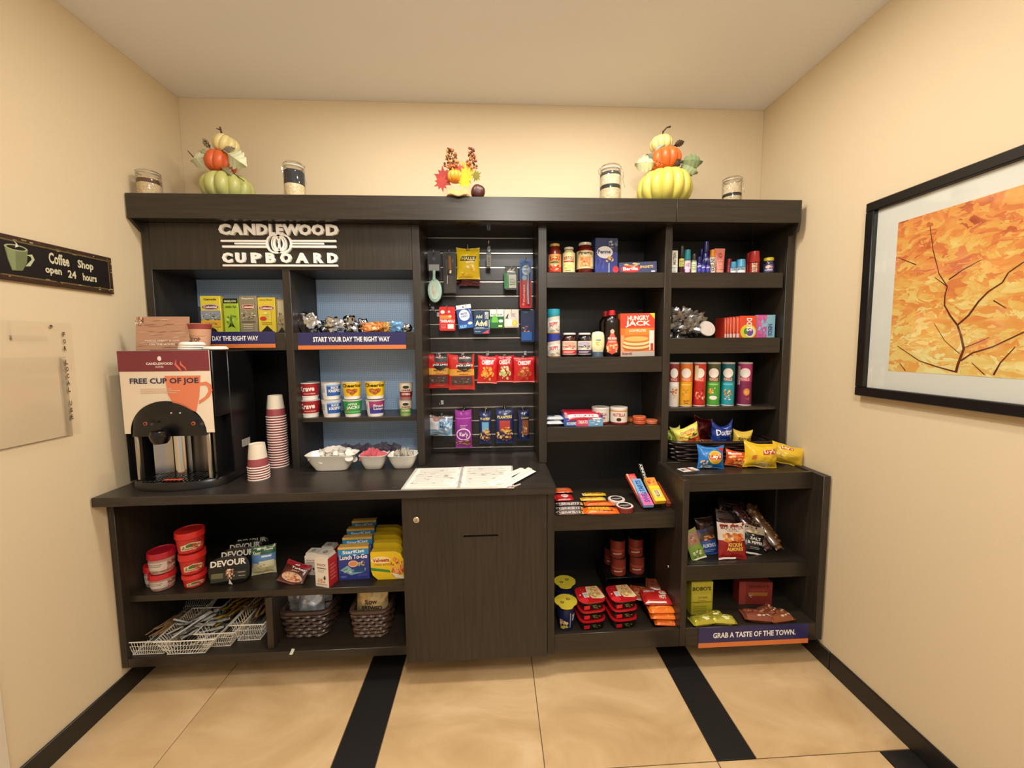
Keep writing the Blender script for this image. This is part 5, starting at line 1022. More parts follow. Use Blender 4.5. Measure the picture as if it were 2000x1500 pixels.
# jerky pouches leaning
def lean(name, label, b, Y, col, art, t, rx, rz, seed, dz=0, cat='bag', ry=0):
    x, w_, h_ = spot(b, Y, ZM+dz); return bag(name, label, None, 0, 0, col, art, t, (rx, ry, rz), None, seed, cat, wh=(w_, h_/max(.5, math.cos(rx))), loc=(x, Y, ZM+dz))
tk = [('r', 0, .78, 1, 1, '9c1f2a'), ('r', .38, .84, .56, .93, 'f0e8e8'), ('t', 'Turkey', .3, .64, .9, .76, 'f0ece4'), ('t', 'JERKY', .36, .54, .7, .61, 'c8a898'), ('e', .5, .3, .42, .2, 'd8b898'), ('b', .5, .3, .38, .17, ['c8703a', 'e8c8a0', 'd89058', 'a84a28'], 34, .2), ('r', 0, 0, 1, .07, '7a3a3a')]
lean('turkey_jerky_bag', 'upright dark red turkey jerky bag behind the leaning one', (558, 1098, 598, 1150), 1.92, '4a2420', tk, .02, -.4, -.1, 33, ry=.15)
lean('turkey_jerky_bag', 'dark red turkey jerky bag leaning back at the front of the shelf', (537, 1112, 590, 1164), 1.73, '55261f', tk, .022, -.75, -.15, 34, ry=.25)
# cracker cartons (gabled white boxes with red side)
sn = [('r', 0, .0, 1, 1, 'e4ddd2'), ('t', 'SNACK', .15, .72, .85, .8, '8a5a50'), ('r', .15, .63, .85, .66, '5a4a44'), ('l', .2, .5, .8, .6, 'b0a498', 2), ('b', .45, .22, .28, .1, ['d8a878', 'e8c8a0', 'c07848'], 14, .3), ('p', [(.62, .32), (.74, .42), (.8, .3), (.7, .24)], '2a2a28'), ('r', .1, .08, .9, .1, 'a8746a')]
for b, Y, rz, lb in (((597, 1086, 622, 1147), 1.80, -.12, 'white cracker carton at the left of the group, set back'), ((628, 1074, 654, 1138), 1.90, -.12, 'white cracker carton furthest back of the group'), ((617, 1090, 648, 1164), 1.70, -.30, 'white cracker carton with red side, at the front of the group')):
    t = carton('cracker_carton', lb, b, Y, ZM, 'e6dfd4', sn, .058, (0, 0, rz), [('r', 0, 0, 1, 1, 'b8262a'), ('l', .2, .2, .8, .8, 'd8706a', 5)])
    x, w_, h_ = spot(b, Y, ZM); q = MB(); q.prism([(-w_/2, 0), (w_/2, 0), (w_/2-.004, .012), (-w_/2+.004, .012)], .045, mat('d9d2c6', .45), Matrix.Translation((0, -.0225, h_+.0008))); q.build('gable_top', t)
    prt(t, [('e', .5, .5, .2, .3, '8a8a8a'), ('t', 'GF', .42, .4, .58, .6, 'd8d8d4')], w_*.8, .04, topmap(h_+.013, -.02), name='printed_top')
lt = [('r', 0, 0, 1, 1, '2c3a8c'), ('p', [(0, 1), (1, 1), (1, .76), (0, .72)], '2a8ec8'), ('r', 0, .93, 1, 1, 'e8b43a'), ('t', 'StarKist', .14, .80, .86, .9, 'eef6fa', .05), ('t', 'Lunch To-Go', .05, .62, .95, .76, 'f6f6f4', .03), ('e', .48, .48, .16, .1, 'e8c8a8'), ('e', .48, .48, .13, .08, 'd89060'), ('b', .74, .48, .12, .08, ['c8a060', '8aa860', 'e8d090'], 12, .3), ('p', [(.05, .3), (.3, .44), (.45, .3), (.9, .34), (.85, .22), (.4, .14)], '7fb0c0'), ('b', .4, .28, .3, .08, ['a8c890', '58a0b8', '2a6a8c', 'd8e0c0'], 20, .2), ('r', .5, .22, .85, .34, '1a4a80'), ('r', .62, .1, .95, .16, '4a4a9a'), ('l', .08, .06, .3, .14, '8a90c8', 2)]
for i, (b, Y) in enumerate((((690, 1050, 737, 1118), 2.02), ((680, 1057, 733, 1128), 1.93), ((671, 1066, 728, 1140), 1.84), ((662, 1078, 721, 1157), 1.75))):
    x, w_, h_ = spot(b, Y, ZM)
    carton('tuna_lunch_box', 'blue tuna lunch box with yellow top, '+['furthest back of the row', 'third from the front', 'second from the front', 'at the front of the row'][i], b, Y, ZM, '274a9a', lt, .032, (0, 0, .04), top='e0b050', wh=(w_, .155))
vl = [('r', 0, 0, 1, 1, 'e8c41e'), ('t', 'Velveeta', .08, .62, .6, .78, 'c03a34', .05), ('e', .3, .7, .3, .13, 'f2dfa0'), ('t', 'Velveeta', .06, .63, .56, .77, 'b8302c', .05), ('t', 'CHEESY BOWLS', .1, .5, .6, .58, 'a8781a'), ('p', [(0, .44), (.55, .34), (.6, .24), (0, .34)], '3a8a3c'), ('b', .8, .42, .2, .4, ['d8642a', 'e8924a', 'b8401e', 'f0b070'], 60, .16), ('p', [(.6, .25), (.75, .06), (1, .02), (1, .12)], 'e8e0c8')]
for i, (b, Y) in enumerate((((736, 1062, 790, 1130), 1.98), ((730, 1070, 790, 1140), 1.90), ((731, 1082, 791, 1150), 1.82), ((725, 1092, 790, 1156), 1.74))):
    x, w_, h_ = spot(b, Y, ZM); h2 = .132; xr = XM-.006-w_/2
    t = thing('cheese_bowl_box', 'yellow cheesy pasta box with rounded corner, '+['furthest back', 'third from the front', 'second from the front', 'at the front, beside the locked cabinet'][i], 'box', (min(x, xr-.002), Y, ZM))
    pts = [(-w_/2+.03, 0), (w_/2-.004, 0), (w_/2, .004), (w_/2, h2-.045), (w_/2-.015, h2-.012), (w_/2-.04, h2), (-w_/2+.002, h2), (-w_/2, h2-.003), (-w_/2, .045), (-w_/2+.008, .02)]
    MB().prism(pts, .035, mat('e0b82a', .4, 0, .03)).build('carton', t)
    ar = [('p', [((p[0]+w_/2)/w_, p[1]/h2) for p in pts], 'e8c41e')]+vl[1:]; prt(t, ar, w_, h2, flatmap(-.0002))
# bottom shelf: wire baskets with cutlery
ZB = .166; WW = mat('e9e5da', .35, 0, .02)
def wirebasket(u0, u1, vt, Yf, dp, h_, label, rz=0, k=.66):
    xa, xb = P(u0, vt, Yf)[0], P(u1, vt, Yf)[0]; w_ = (xb-xa); t = thing('wire_basket', label, 'basket', ((xa+xb)/2, Yf+dp/2, ZB+.0003), (0, 0, rz))
    def cor(f): s_ = k+(1-k)*f; return [(-w_/2*s_, -dp/2*(.95+.05*f), .003+h_*f), (w_/2*s_, -dp/2*(.95+.05*f), .003+h_*f), (w_/2*s_, dp/2*s_, .003+h_*f), (-w_/2*s_, dp/2*s_, .003+h_*f)]
    MB().tube(cor(1), .0028, WW, 6, True).build('rim', t); MB().tube(cor(0), .002, WW, 5, True).build('base_ring', t)
    q = MB(); b0, b1 = cor(0), cor(1)
    for e in range(4):
        n = 16 if e % 2 == 0 else 20
        for i in range(n):
            f = (i+.5)/n; p = Vector(b0[e]).lerp(Vector(b0[(e+1) % 4]), f); q2 = Vector(b1[e]).lerp(Vector(b1[(e+1) % 4]), max(.02, min(.98, f+(.10 if e == 0 else 0)))); q.tube([p, q2], .0011, WW, 4)
    for g in (.3, .65): q.tube(cor(g), .0011, WW, 4, True)
    for i in range(12): f = (i+.5)/12; q.tube([Vector(b0[0]).lerp(Vector(b0[1]), f), Vector(b0[3]).lerp(Vector(b0[2]), f)], .0011, WW, 4)
    tag(q.build('wire_grid', t), kind='stuff'); return t, (xa+xb)/2, Yf+dp/2, w_
def cutlery(label, col, grp, kind):
    t = thing(kind, label, 'cutlery', (0, 0, 0), (0, 0, 0), grp); m = mat(col, .3, 0, .05); q = MB()
    if kind == 'stirrer': q.box(-.07, .07, -.003, .003, 0, .0015, m, .0004); q.build('stick', t)
    else:
        q.sheet(lambda u, v: (-.08+.11*u, (v-.5)*(.008+.004*abs(u-.3)), .002+.002*math.sin(PI*v)), 8, 4, m); q.sheet(lambda u, v: (-.08+.11*(1-u), (v-.5)*(.008+.004*abs(.7-u)), 0), 8, 4, m); q.build('handle', t)
        q = MB()
        if kind == 'spoon': q.lathe([(0, 0), (.012, .001), (.016, .004), (.0155, .0045), (.011, .002), (0, .001)], m, 14, X=Matrix.Translation((.048, 0, 0)), sx=1.4)
        else:
            q.box(.03, .05, -.010, .010, .001, .003, m, .0008)
            for k in range(4): q.box(.05, .078, -.0095+k*.0055, -.0095+k*.0055+.003, .0012, .0028, m, .0006)
        q.build('head', t)
        MB().box(-.085, .083, -.016, .016, -.0012, .0062, FILM, .002).build('film_sleeve', t)
    return keep(t)
def fill(proto, cx2, cy, w_, dp, n, z0, zr, yaw, jitter=.5, tilt=.5, used=[None]):
    for i in range(n):
        lc = (cx2+r_.uniform(-.5, .5)*w_*.5, cy+r_.uniform(-.5, .5)*dp*.35, ZB+z0+zr*i/n); ro = (r_.uniform(-tilt, tilt)*.5, r_.uniform(-tilt, tilt)*.6, yaw+r_.uniform(-jitter, jitter))
        if i == 0: proto.location = lc; proto.rotation_euler = ro
        else: dup(proto, lc, ro)
t, a, b_, c_ = wirebasket(238, 330, 1257, 1.672, .34, .062, 'white wire basket of wooden stirrers, leftmost of four')
fill(cutlery('wooden stirrer in the leftmost wire basket', 'b08a58', 'stirrers in the leftmost basket', 'stirrer'), a+.01, b_, c_, .3, 22, .02, .035, 1.2, .25, .2)
t, a, b_, c_ = wirebasket(300, 420, 1260, 1.668, .22, .062, 'white wire basket of clear wrapped forks, second from left', k=.62)
fill(cutlery('clear wrapped white fork in the second wire basket', 'f2f0ee', 'wrapped forks in the second basket', 'fork'), a, b_, c_, .2, 22, .012, .075, .4, .7, .3)
t, a, b_, c_ = wirebasket(380, 460, 1254, 1.70, .34, .066, 'white wire basket with golden wrapped spoons, third from left')
fill(cutlery('golden plastic spoon in the third wire basket', 'e6b41c', 'golden spoons in the third basket', 'spoon'), a+.01, b_+.02, c_, .3, 20, .02, .09, 1.3, .5, .4)
t, a, b_, c_ = wirebasket(450, 517, 1246, 1.73, .33, .078, 'white wire basket of brownish packets, rightmost of four, by the partition')
fill(cutlery('tan plastic fork in the rightmost wire basket', 'b48a4a', 'tan cutlery in the rightmost basket', 'fork'), a, b_, c_, .3, 18, .02, .10, 1.35, .4, .4)
# wicker baskets
def wicker(name, label, cx2, cy, z, w0, d0, w1, d1, h_, col, rows=7, rz=0):
    t = thing(name, label, 'basket', (cx2, cy, z), (0, 0, rz)); m = mat(col, .32, 0, .3, .2, 60)
    def loop(f, n, off, amp, e=6):
        w_, d_ = w0+(w1-w0)*f, d0+(d1-d0)*f; o = []
        for i in range(n):
            a = 2*PI*i/n; c2, s2 = math.cos(a), math.sin(a); r = (abs(c2)**e+abs(s2)**e)**(-1/e); k = 1+amp*math.cos(i*PI+off)
            o.append((c2*r*w_/2*k, s2*r*d_/2*k, h_*f))
        return o
    N = 44; hr_ = h_/rows/2
    q = MB()
    for j in range(rows):
        f = (j+.5)/rows*.93
        lp = loop(f, N*2, 0, 0); pts = []
        for i, (x, y, zz_) in enumerate(lp):
            g = math.sin(i*PI/3+j*PI)*.04; pts.append((x*(1+g), y*(1+g), max(zz_, hr_)+.0016*math.cos(i*PI/3+j*2)))
        q.tube(pts, hr_*.92, m, 5, True)
    tag(q.build('woven_strands', t), kind='stuff')
    MB().tube([(x, y, z_) for x, y, z_ in loop(1, 60, 0, 0)], hr_*1.25, m, 7, True).build('rim', t)
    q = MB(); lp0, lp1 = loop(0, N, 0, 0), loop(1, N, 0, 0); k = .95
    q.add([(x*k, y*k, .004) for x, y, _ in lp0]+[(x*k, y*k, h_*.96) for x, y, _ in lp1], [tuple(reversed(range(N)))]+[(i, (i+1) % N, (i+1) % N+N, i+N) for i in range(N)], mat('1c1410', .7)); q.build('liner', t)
    return t
xa, xb = P(540, 1210, 1.72)[0], P(640, 1210, 1.72)[0]
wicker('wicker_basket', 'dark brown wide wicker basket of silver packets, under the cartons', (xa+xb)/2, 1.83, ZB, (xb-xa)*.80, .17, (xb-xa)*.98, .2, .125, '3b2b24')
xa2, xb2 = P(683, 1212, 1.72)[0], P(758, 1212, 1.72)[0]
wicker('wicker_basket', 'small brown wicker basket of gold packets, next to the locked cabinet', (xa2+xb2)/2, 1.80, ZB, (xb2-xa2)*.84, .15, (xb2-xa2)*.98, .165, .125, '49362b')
def foilbag(label, u, v, Y, z, w_, h_, col, art, seed, rx=-.2, rz=0, wr=.010, t=.05, rough=.2):
    x, _ = P(u, v, Y); return bag('coffee_packet', label, None, 0, 0, col, art, t, (rx, 0, rz), None, seed, 'packet', .3, .45, wh=(w_, h_), loc=(x, Y, z), wr=wr)
foilbag('silver foil packet with dark stripes, right side of the wide wicker basket', 622, 1190, 1.84, ZB+.05, .14, .19, 'bab6b0', [('r', .0, .5, 1, .56, '2a2422'), ('r', 0, .3, 1, .34, '3a302c')], 41, -.15, -.2)
foilbag('silver foil packet with blue-white highlight, front of the wide wicker basket', 607, 1190, 1.79, ZB+.05, .12, .18, 'cdd3de', [('e', .5, .66, .22, .16, 'c8d4e4')], 42, -.25, .1)  # pale ellipse is a painted highlight on the foil, not lettering
foilbag('crumpled silver foil packet, left side of the wide wicker basket', 585, 1190, 1.83, ZB+.05, .13, .185, 'c0bcb6', [], 43, -.1, .25)
foilbag('gold foil coffee packet with black lettering in the small wicker basket', 727, 1195, 1.755, ZB+.05, .15, .19, 'b8a478', [('t', 'SLOW', .3, .5, .7, .6, '2a2018'), ('t', 'BREWED', .2, .36, .85, .46, '2a2018')], 44, -.12, -.05, .007, rough=.35)
foilbag('dark gold foil packet behind the lettered one in the small basket', 735, 1190, 1.85, ZB+.05, .13, .165, '6a5a40', [], 45, -.05, .1)
sc_ = thing('paper_scrap', 'tiny pale paper scrap under the wide wicker basket', 'scrap', (0, 0, 0)); Q = [F(*p, ZB) for p in ((565, 1279), (571, 1279), (576, 1268), (570, 1267))]; quad('paper', sc_, Q, ZB+.0005, mat('dfe0c0', .6), .0006)
# ---------------------------------------------------------------- upper right bays: sauces, pasta
YA = 1.962
CL = dict(jar='jar')
jar('sauce_jar', 'red pasta sauce jar with orange label, leftmost on the top shelf', (1071, 474, 1096, 532), YA, S41, '7a1f12', 'b8924a', [('r', 0, 0, 1, 1, 'e0a060'), ('r', 0, 0, 1, .3, 'd8452c'), ('t', 'RAGU', .22, .62, .78, .88, 'b82a1c', .03), ('p', [(.2, .52), (.5, .6), (.8, .54), (.5, .46)], '2f6a34'), ('b', .5, .25, .3, .16, ['c8301c', 'e86a4a', 'f0d0a0'], 20, .3), ('e', .5, .8, .12, .05, 'f0c050')], (.06, .64))
jar('sauce_jar', 'pale cream sauce jar, second on the top shelf', (1099, 481, 1123, 532), YA, S41, 'd8cfa0', 'c8c0ac', [('r', 0, 0, 1, 1, 'e8e0a8'), ('t', 'BERTOLLI', .2, .62, .8, .8, 'a03a30'), ('r', .2, .5, .8, .58, 'b8443a'), ('b', .5, .3, .35, .14, ['e8e468', 'c8c850', 'f4f0c0'], 18, .3), ('l', .3, .04, .7, .12, '8a8450', 1)], (.06, .78))
jar('sauce_jar', 'large dark red sauce jar with cream label and black lettering', (1126, 471, 1159, 532), YA, S41, '6e140e', 'c4b8a4', [('r', 0, 0, 1, 1, 'ddc998'), ('t', 'Prego', .22, .72, .82, .97, '1e2420'), ('r', .3, .1, .72, .66, 'd89a5a'), ('b', .5, .36, .2, .22, ['e8b060', 'c84a2a', 'f0d0a0', 'd07840'], 22, .25), ('r', .72, .1, .9, .6, 'e8d8b0')], (.16, .72))
carton('pasta_box', 'tall dark blue penne box with white oval, top shelf', (1162, 465, 1206, 532), YA+.01, S41, '23346e', [('r', 0, .6, 1, 1, '1d2a55'), ('b', .8, .84, .2, .14, ['6a7480', 'a0a4a8', '30405c'], 18, .25), ('r', 0, 0, 1, .6, '343f8c'), ('b', .2, .3, .2, .3, ['4450a0', '2c3680'], 10, .3), ('e', .42, .6, .36, .17, 'd8d8dc'), ('t', 'Penne', .1, .56, .68, .68, '2a3a5a', .02), ('b', .62, .42, .2, .1, ['e0b850', 'f0d890', 'c8964a'], 26, .22), ('r', .6, .0, .63, .3, 'f0f0f0'), ('e', .92, .12, .14, .1, 'c83a44')], .045, (0, 0, .05), side=[('r', 0, 0, 1, 1, '2a3668')])
sb = spot((1210, 508, 1283, 532), YA, S41)
bp = carton('spaghetti_box', 'long dark blue spaghetti box lying on its side, slightly raised at the right', None, 0, 0, '3c4468', [('r', 0, 0, 1, 1, '414a70'), ('e', .3, .4, .26, .36, 'c8323a'), ('t', 'Barilla', .1, .26, .5, .58, 'f2e8e8', .02), ('b', .34, .78, .22, .16, ['d8b868', 'e8d8a0', 'b0904a'], 16, .25), ('t', 'SPAGHETTI', .55, .42, .9, .66, 'd8c080', .02), ('r', .85, .04, .95, .16, 'e8e8e8')], .04, (0, -.04, .0), wh=(sb[1], sb[2]*.82), loc=(sb[0], YA+.02, S41+.0025), flap=False, side=[('r', 0, 0, 1, 1, '2c3252')])
# second shelf
z = S42
sk = [('r', 0, 0, 1, 1, 'd8d2c4'), ('p', [(0, .3), (1, .42), (1, .72), (0, .6)], 'f0ece4'), ('t', 'SKIPPY', .25, .36, .75, .58, 'c02430', .12), ('p', [(0, .78), (1, .92), (1, 1), (0, 1)], '2a8a96'), ('b', .6, .14, .3, .1, ['c8844a', 'e8c088', '6aa8b8'], 18, .3), ('r', 0, 0, 1, .04, 'b87a40')]
hsk = (P(1081, 650, YA)[1]-z)
can('peanut_butter_jar', 'peanut butter jar with dark blue lid, under the teal-lidded one', (1069, 652, 1094, 697), YA, z, 'b8854e', sk[:3]+[('p', [(0, .78), (1, .92), (1, 1), (0, 1)], '3a3a80')]+sk[4:], '2a3a9a', lidh=.2, cat='jar')
can('peanut_butter_jar', 'peanut butter jar with teal lid, stacked on top', (1069, 603, 1093, 650), YA, z+rspot((1069, 652, 1094, 697), YA, z)[2]+.0004, 'b8854e', sk, '2a9cb8', lidh=.2, cat='jar')
def jelly(b, lb, body, l2, w2):
    jar('jelly_jar', lb, b, YA, z, body, 'e8e0dc', [('r', 0, 0, 1, 1, 'e4dccc'), ('e', .5, .82, .3, .14, w2), ('t', 'SMUCKERS', .2, .5, .8, .66, l2, .02), ('b', .5, .6, .36, .16, [l2, 'e8e0d0', w2], 14, .22), ('r', .04, .06, .96, .34, l2), ('l', .2, .12, .8, .28, 'e8d8d8', 2)], (.1, .66), lidr=.82, lidh=.08)
    return None
jelly((1098, 650, 1126, 697), 'red jelly jar with red and white label, middle shelf', '3e0f10', 'c8352c', 'e8a890'); jelly((1128, 650, 1155, 697), 'dark grape jelly jar with purple label, beside the red jelly', '140c16', '32284e', 'b8b0c8')
def sqz(b, lb, prof, body, capc, caph, art, lab, Y=YA, zz=None, name='bottle', cat='bottle', capr=.5, sy=.7, capcol2=None, arc=.8):
    zz = z if zz is None else zz; x, w_, h_ = spot(b, Y, zb=zz); w_ /= math.sqrt(1+(x/Y)**2)**.5; R = w_/2; t = thing(name, lb, cat, (x, Y+R*sy, zz), (0, 0, math.atan2(-x, Y)*.6))
    pr_ = [(r*R, q_*h_) for r, q_ in prof]
    MB().lathe([(0, .0)]+pr_, mat(body, .25, 0, .04), 28, sy=sy).build('body', t)
    MB().lathe([(0, caph[0]*h_), (capr*R, caph[0]*h_), (capr*R*1.03, (caph[0]+.01)*h_), (capr*R*.92, caph[1]*h_-.001), (capr*R*.8, caph[1]*h_), (0, caph[1]*h_)], mat(capc, .3), 24, rib=lambda a, q2: 1+.012*math.cos(a*20)).build('cap', t)
    if art:
        def rr(zq):
            f = zq/h_
            for i in range(len(prof)-1):
                if prof[i][1] <= f <= prof[i+1][1] and prof[i+1][1] > prof[i][1]: return R*(prof[i][0]+(prof[i+1][0]-prof[i][0])*(f-prof[i][1])/(prof[i+1][1]-prof[i][1]))
            return R*prof[-1][0]
        r0 = R
        prt(t, art, PI*R*arc, h_*(lab[1]-lab[0]), lambda x_, z_, l: ((rr(z_+lab[0]*h_)+l)*math.sin(x_/r0), -(rr(z_+lab[0]*h_)*sy+l+.0004)*math.cos(x_/r0), z_+lab[0]*h_), (10, 10), name='printed_label')
    return t
sqz((1157, 647, 1183, 697), 'upside-down mayonnaise squeeze bottle with pale label', [(.78, .0), (.82, .2), (.84, .24), (.98, .4), (1, .65), (.95, .85), (.8, .96), (.3, 1), (0, 1)], 'e8e4c4', '46586c', (0, .2), [('e', .5, .5, .4, .48, 'eee8b8'), ('r', .36, .58, .64, .68, '2e4a78'), ('t', 'MAYO', .38, .6, .62, .66, 'f0e8d8'), ('b', .5, .42, .2, .1, ['e4d83a', 'd0c838'], 10, .3)], (.24, .9), capr=.84, name='mayonnaise_bottle')
SP = [(.86, 0), (.96, .02), (1, .12), (.98, .32), (.86, .5), (.84, .62), (.88, .72), (.8, .8), (.5, .86), (.36, .885), (.34, .9), (0, .9)]
sqz((1171, 607, 1200, 690), 'dark syrup bottle with red cap, half hidden behind the front syrup', SP, '160b08', 'a3202a', (.88, 1), [], (0, 1), Y=2.03, capr=.38, name='syrup_bottle')
sb2 = sqz((1180, 605, 1217, 698), 'dark syrup bottle with red teardrop label and handle, at the front', SP, '120a08', 'c4252e', (.89, 1), [('p', [(.5, .98), (.34, .6), (.22, .3), (.3, .08), (.5, 0), (.7, .08), (.78, .3), (.66, .6)], 'd8503a'), ('e', .5, .86, .1, .08, 'f0c0a8'), ('t', 'PEARL MILLING', .3, .56, .7, .64, 'f4e8e0'), ('b', .5, .22, .24, .18, ['e8a868', 'f0d0a0', 'c87040'], 24, .25), ('t', 'ORIGINAL', .34, .44, .66, .5, 'f0d8b8')], (.05, .62), capr=.36, name='syrup_bottle')
xw = spot((1180, 605, 1217, 698), YA, z)
MB().tube([(xw[1]*.26, 0, xw[2]*.8), (xw[1]*.46, 0, xw[2]*.76), (xw[1]*.52, 0, xw[2]*.66), (xw[1]*.44, 0, xw[2]*.52)], .0045, mat('160c0a', .2), 8).build('handle', sb2)
carton('pancake_mix_box', 'orange and white pancake mix box with stacked pancakes picture', (1213, 612, 1279, 697), YA+.004, z, 'e2682c', [('r', 0, 0, 1, 1, 'e87432'), ('r', 0, .66, 1, 1, 'd9452e'), ('t', 'HUNGRY', .2, .84, .84, .95, 'f4f0e8', .02), ('t', 'JACK', .14, .68, .88, .83, 'f4f0e8', .0), ('r', .12, .5, .88, .66, 'ee8a34'), ('t', 'COMPLETE', .24, .57, .74, .63, 'f0e4c8'), ('r', 0, 0, 1, .12, 'b8b0a4'), ('r', .0, .12, .1, .5, 'dfa070'), ('e', .46, .22, .42, .09, 'b8682c'), ('e', .46, .25, .41, .08, 'f0d098'), ('e', .46, .3, .40, .08, 'c0702c'), ('e', .46, .33, .39, .075, 'f0d4a0'), ('e', .46, .38, .38, .07, 'c87a34'), ('e', .46, .41, .36, .06, 'e8b868'), ('r', .84, .14, .98, .6, 'e8e4dc'), ('r', .88, .14, .96, .3, 'b8402e'), ('p', [(.84, 1), (1, 1), (1, .86)], 'd8d040'), ('t', 'Buttermilk', .04, .04, .34, .1, 'a03a2a')], .05, (0, -.015, 0), side=[('r', 0, 0, 1, 1, 'c8c0b0'), ('r', 0, .7, 1, 1, 'b8382a')])
# third shelf
z = S43
for i, (u, v, Y, zz, lb) in enumerate(((1083, 823, 1.97, 0, 'lower white and blue mint pack at the left end of the third shelf'), (1085, 812, 1.985, .021, 'upper white and blue mint pack resting on the lower one'))):
    x = P(u, v, Y)[0]; bar('mint_pack', lb, None, z+zz, .095, .07, .022, 'd9dde2', [('r', 0, .3, .5, .95, '3a5f9a'), ('e', .68, .55, .2, .3, 'f2f2f4'), ('l', .1, .4, .4, .8, 'c8d4e8', 3)], loc=(x, Y+.03, z+zz+.0005), cat='mint pack')
xa, xb = P(1103, 830, 1.945)[0], P(1178, 830, 1.945)[0]; wq = xb-xa
tb_ = thing('candy_display_tray', 'open blue and white display tray of red-wrapped bars, front of the third shelf', 'tray', ((xa+xb)/2, 1.95, z+.0004), (.0, 0, -.02))
q = MB(); q.box(-wq/2, wq/2, 0, .003, 0, .042, mat('2a55a8', .4)).box(-wq/2, wq/2, .003, .14, 0, .003, mat('2a55a8', .4)).box(-wq/2, -wq/2+.003, .003, .14, .003, .055, mat('3a66b0', .4)).box(wq/2-.003, wq/2, .003, .14, .003, .055, mat('3a66b0', .4)).box(-wq/2, wq/2, .14, .143, 0, .06, mat('2a4a90', .4)); q.build('tray', tb_)
prt(tb_, [('r', .3, 0, .62, .9, 'c84a6a'), ('r', .62, 0, 1, 1, '6aa0cc'), ('t', 'RICE KRISPIES', .06, .15, .3, .5, 'e8ecf4'), ('t', 'TREATS', .34, .3, .6, .7, 'f4e0e0', .02), ('b', .8, .5, .15, .35, ['8ac0e0', 'e0ecf4'], 10, .3), ('p', [(.1, 1), (.28, 1), (.24, .8), (.14, .8)], 'eeeef0'), ('p', [(.7, 1), (.98, 1), (.9, .8), (.76, .8)], 'e8eef4')], wq, .042, flatmap(0))
for k in range(4):
    bar('marshmallow_bar', ['red-topped marshmallow bar, frontmost in the blue tray', 'red-topped marshmallow bar, second in the blue tray', 'red-topped marshmallow bar, third in the blue tray', 'red-topped marshmallow bar, rearmost in the blue tray'][k], None, 0, wq*.9, .045, .02, 'b8283a', [('r', .05, .3, .95, .7, 'e8e0e4'), ('t', 'TREATS', .2, .38, .8, .64, 'b02038')], loc=((xa+xb)/2, 1.972+k*.032, z+.040+k*.001), rx=.9, cat='snack bar')
can('chocolate_spread_pot', 'white and dark red pot standing behind the right end of the tray', (1156, 797, 1190, 829), 1.99, z, '8a2018', [('r', 0, .1, 1, 1, 'dcd6cc'), ('t', 'NUTELLA', .3, .55, .75, .75, 'a8282a'), ('r', 0, 0, 1, .12, '8a2018'), ('b', .5, .32, .2, .14, ['6a3a20', 'b03a28'], 8, .3)], 'e8e0dc', cat='pot', lidh=.1)
can('chocolate_spread_pot', 'white and dark red pot with clear label, right of the other pot', (1192, 797, 1225, 831), 1.965, z, '8a2018', [('r', 0, .12, 1, 1, 'e2dccf'), ('t', 'NUTELLA', .24, .52, .78, .74, 'b0282a'), ('e', .5, .32, .1, .12, '3a2018'), ('r', 0, 0, 1, .12, '7a1c14'), ('r', 0, .84, 1, .92, 'c89040')], 'e8e0dc', cat='pot', lidh=.1)
def disc(name, lb, x, y, zz, R, h_, body, top, art, rx=0, ry=0, cat='tin'):
    t = thing(name, lb, cat, (x, y, zz), (rx, ry, 0)); MB().lathe([(0, 0), (R*.94, 0), (R, .002), (R, h_*.6), (R*1.03, h_*.62), (R*1.03, h_-.002), (R*.99, h_), (0, h_-.0005)], mat(body, .3), 30).build('body', t)
    prt(t, art, R*1.9, R*1.9, topmap(h_, -R*.95), name='printed_top'); return t
PC = [('e', .5, .5, .5, .5, 'd8855a'), ('e', .5, .5, .4, .4, 'c0522e'), ('b', .5, .5, .3, .3, ['e8a060', 'd86a3a'], 8, .3)]
for u, v, zz, lb, c_ in ((1236, 822, 0, 'orange snack pack behind, next to the pot', 'c8782a'), (1250, 826, 0, 'lower orange-red round snack pack in the right pair', 'c85a34'), (1250, 815, .02, 'orange-red round snack pack stacked on the lower one', 'd06038'), (1273, 825, 0, 'orange-red round snack pack at the right end of the third shelf', 'c87048')):
    Y = 1.985 if u != 1236 else 2.05
    disc('snack_cup', lb, P(u, v, Y)[0], Y+.01, z+zz+.0004, .033, .018, c_, c_, PC, cat='snack cup')
# ---------------------------------------------------------------- candy shelf
z = S44
def cbar(lb, u, v, L_, wd2, th, col, art, rz=0, rx=0, ry=0, dz=0, metal=0, cat='candy bar', name='candy_bar', rough=.25):
    wd2 *= 1.35; th *= 1.35; x, y = F(u, v, z+dz+th*.7); return bar(name, lb, None, 0, L_, wd2, th, col, art, rz, rx, ry, None, cat, metal, rough, (x, y, z+dz+.0006))
REESE = [('t', 'REESES', .15, .4, .75, .75, 'e8d030', .05), ('t', 'FAST BREAK', .3, .12, .85, .34, '3a1a10'), ('p', [(.05, .1), (.9, .25), (.9, .35), (.05, .2)], 'e8a020')]
cbar('flat orange-red candy packet furthest left and back on the candy shelf', 1100, 957, .09, .045, .014, 'c85428', [('l', .15, .2, .85, .8, 'e89060', 3)], .02)
cbar('bright red candy packet with white badge, left on the candy shelf', 1101, 971, .09, .05, .018, 'c9282a', [('e', .55, .5, .2, .3, 'e8d8c8'), ('t', 'KIT KAT', .42, .38, .7, .62, 'b82020'), ('r', .0, .1, 1, .2, '8a1418')], .02)
